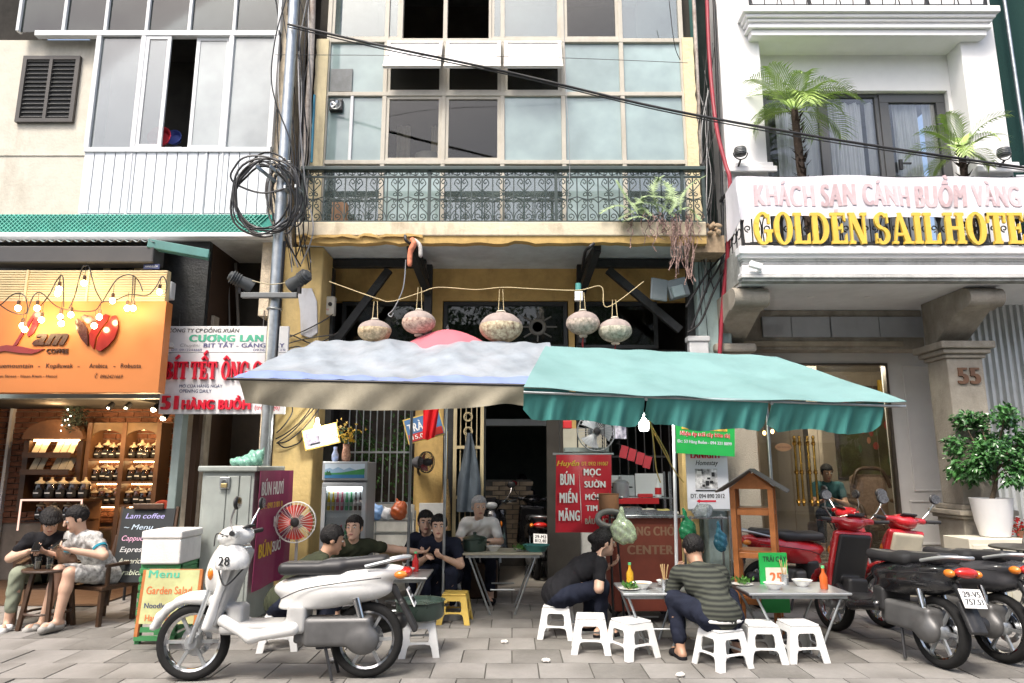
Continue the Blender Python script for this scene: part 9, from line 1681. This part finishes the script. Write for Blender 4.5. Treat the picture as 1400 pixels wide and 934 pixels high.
 bl('rear_body', [ball((.26, 0, .62), (.44, .155, .12), .05), ball((.08, 0, .7), (.36, .125, .08), .05, rot=MRot(.12, 3, 'Y')), cap((.55, 0, .45), (.3, 0, .6), .12, .14, .06), rbox((.2, 0, .4), (.5, .3, .08), .03, .03, -1)], tailp or paint); bl('side_skirt', [cap((1.02, s_ * .12, .42), (.8, s_ * .15, .31), .042, .036, .05) for s_ in (-1, 1)] + [cap((.8, s_ * .15, .31), (.52, s_ * .13, .36), .036, .05, .05) for s_ in (-1, 1)], tailp or paint)
 bl('seat', [rbox((.42, 0, .765), (.24, .13, .045), .04, .04), rbox((.1, 0, .795), (.24, .11, .045), .04, .05, rot=MRot(.08, 3, 'Y'))], SEATM); pa('tail_light', MB().ell((-.27, 0, .73), (.05, .1, .04), None, 14, 8), TAIL, smooth=60)
 for s_ in (-1, 1): pa('rear_indicator', MB().ell((-.24, s_ * .12, .72), (.05, .03, .03), None, 10, 6), ORA, smooth=60); pa('shock_absorber', MB().tube([(.0, s_ * .1, .3), (.08, s_ * .1, .56)], .028, 10), CHR, smooth=50)
 pa('grab_rail', MB().tube(smp([(.02, -.13, .78), (-.2, -.12, .83), (-.3, 0, .84), (-.2, .12, .83), (.02, .13, .78)]), .013, 8), ALU, smooth=60); bl('rear_fender', [cap((-.18, 0, .62), (-.34, 0, .36), .03, .02, .02), rbox((-.3, 0, .42), (.02, .07, .12), .01, .02, rot=MRot(.5, 3, 'Y'))], BLP)
 rp = MRot(.45, 3, 'Y'); pl_ = pa('number_plate', MB().obox((-.315, 0, .555), (.004, .095, .07), rp), WHITE, bevel=.002)
 for i, s_ in enumerate(plate or ()): o = text('plate_print', s_, Vc((-.32, .075, .555)) + rp @ Vc((0, 0, .012 - .055 * i)), .15, .04, INK, None, bold=.05, u=(0, -1, 0), v=rp @ Vc((0, 0, 1))); o.parent = pl_
 bl('engine', [rbox((.2, .05, .33), (.24, .09, .1), .03, .03), ball((.02, .1, .27), (.12, .06, .1), .03), rbox((.42, 0, .33), (.1, .1, .08), .02, .03)], M('engine_grey', (.14, .14, .14), .5, .5, var=.2)); bl('muffler', [cap((.25, -.13, .26), (-.22, -.15, .36), .055, .062, .02)], BLP); pa('muffler_shield', MB().obox((-.03, -.212, .33), (.15, .004, .045), MRot(.2, 3, 'Y')), CHR, bevel=.003)
 for s_ in (-1, 1):
  pa('panel_gap', MB().tube(smp([(.62, s_ * .13, .56), (.45, s_ * .165, .63), (.2, s_ * .168, .67), (-.1, s_ * .135, .70)]), .004, 4), BLP, smooth=60); pa('brake_cable', MB().tube(smp([(1.0, s_ * .22, 1.0), (1.1, s_ * .16, 1.02), (1.14, s_ * .08, .93)]), .005, 5), BLP, smooth=60)
 for s_ in (-1, 1): pa('centre_stand', MB().cyl((.3, s_ * .09, .28), (.22, s_ * .13, .01), .012, n=6), BLP)
 return t
REDP = M('red_scooter_paint', (.45, .015, .02), .25, coat=.8, var=.05); WHP = M('pearl_white_paint', (.70, .70, .68), .25, coat=.8, var=.03); BKP = M('black_scooter_paint', (.012, .012, .014), .25, coat=.8)
scooter('white scooter parked side-on at the lower left, facing left', G(500, 926), G(268, 930), WHP, M('light_grey_plastic', (.4, .4, .39), .5), ('29-H1', '338.85')); a = G(1288, 913); b = G(1158, 868); scooter('red and black scooter with cream plate parked beside the stools', a, b, REDP, BLP, ('29-V5', '757.51'), roll=.07, tailp=BKP)
a2 = G(1372, 906); scooter('red scooter parked nearest the right photo edge', a2, G(1210, 858), REDP, M('cream_plastic', (.55, .5, .38), .5), None, roll=.1, tailp=M('dark_grey_paint', (.05, .05, .055), .3, coat=.6))
scooter('red scooter parked behind the wooden kiosk at the hotel glass', (2.75, 7.85, 0), (4.0, 8.0, 0), REDP, BLP, None, h=.016); scooter('black scooter standing on the left in the dark passage', (XX(668, 700, 10.2), 10.6, .02), (XX(677, 700, 9.4), 9.45, .02), BKP, BLP, None, h=.018); scooter('black scooter with pale plate standing on the right in the dark passage', (XX(733, 700, 9.6), 9.75, .02), (XX(722, 700, 10.8), 10.9, .02), BKP, BLP, ('29-M3', '812.40'), h=.018)
hl = T('helmet', 'white open-face helmet hanging on the white scooter handlebar', 'helmet', P(318, 768, 5.15)); c = P(318, 768, 5.15); o = blob('shell', [ball((0, 0, 0), (.115, .13, .115), .01), ball((0, 0, -.01), (.1, .115, .1), .01, -1), rbox((0, 0, -.13), (.2, .2, .08), .02, .01, -1)], M('white_helmet', (.72, .72, .7), .25, coat=.5), None, .009); o.location = c; adopt(o, hl); text('print', '28', c + Vc((-.05, -.131, -.01)), .08, .06, INK, hl, bold=.05); MB().tube(smp([c + Vc((-.1, 0, -.05)), c + Vc((-.03, -.03, -.16)), c + Vc((.08, 0, -.05))]), .006, 5).bd('strap', BLP, hl)
cr = tag(MB().box(XX(376, 760, 5.3) - .0, XX(376, 760, 5.3) + .001, 5.3, 5.301, 1, 1.001).bd('spare', BLP), None, None) if False else None
# ================================================================ the other side of the street: added houses, and trees mirrored in the panes
FH = M('added_house_wall', (.58, .55, .48), .85, var=.1, dirt=.4)  # unseen houses added to cut low sky light and bounce light back
for i, (x0, x1, h_) in enumerate(((-16, -5.5, 8.5), (-5.4, 1.2, 7.2), (1.3, 6.5, 9.5), (6.6, 16, 8))):
 t = T('added_opposite_house', 'unseen house %s across the street, added to cut low sky light' % ['far left', 'left of centre', 'right of centre', 'far right'][i], 'house', ((x0 + x1) / 2, -9, 0)); MB().box(x0, x1, -14, -9, -.15, h_).bd('wall', FH, t); n = int((x1 - x0) / 2)
 for k in range(n):
  for z in (.3, 3.6): MB().box(x0 + .5 + k * (x1 - x0) / n, x0 + 1.6 + k * (x1 - x0) / n, -9.02, -8.97, z, z + 2.2).bd('window', BLACKW, t)
def street_tree(x, y, h_, r, lb, seed):
 rg = random.Random(seed); t = T('street_tree', lb, 'tree', (x, y, -.15)); mb = MB(); mb.tube(smp([(x, y, -.15), (x + .1, y, h_ * .3), (x, y + .1, h_ * .6)]), [.2 - .008 * i for i in range(13)], 8); tips = []
 for k in range(22): a = rg.uniform(0, 6.28); e = Vc((x + cos(a) * r * rg.uniform(.3, 1), y + sin(a) * r * rg.uniform(.3, 1), h_ * rg.uniform(.6, 1.15))); mb.tube(smp([(x, y, h_ * rg.uniform(.3, .6)), Vc((x, y, h_ * .6)).lerp(e, .5), e], 4), [.07 - .007 * i for i in range(9)], 5); tips.append(e)
 mb.bd('trunk', BRKT, t, smooth=60); mb = MB()
 for k in range(3500): p = rg.choice(tips) + Vc((rg.gauss(0, .5), rg.gauss(0, .5), rg.gauss(0, .4))); d = Vc((rg.gauss(0, 1), rg.gauss(0, 1), rg.gauss(-.2, 1))).normalized(); leafmesh(mb, p, d, d.orthogonal().normalized(), .2, .06)
 mb.bd('crown', M('mid_green_leaf', (.5,) * 3), t, fix=False)
street_tree(-2.2, -6, 6.5, 2.4, 'leafy street tree across the road, mirrored in the left panes', 3); street_tree(3.4, -6.3, 7, 2.6, 'leafy street tree across the road, mirrored in the right panes', 5)
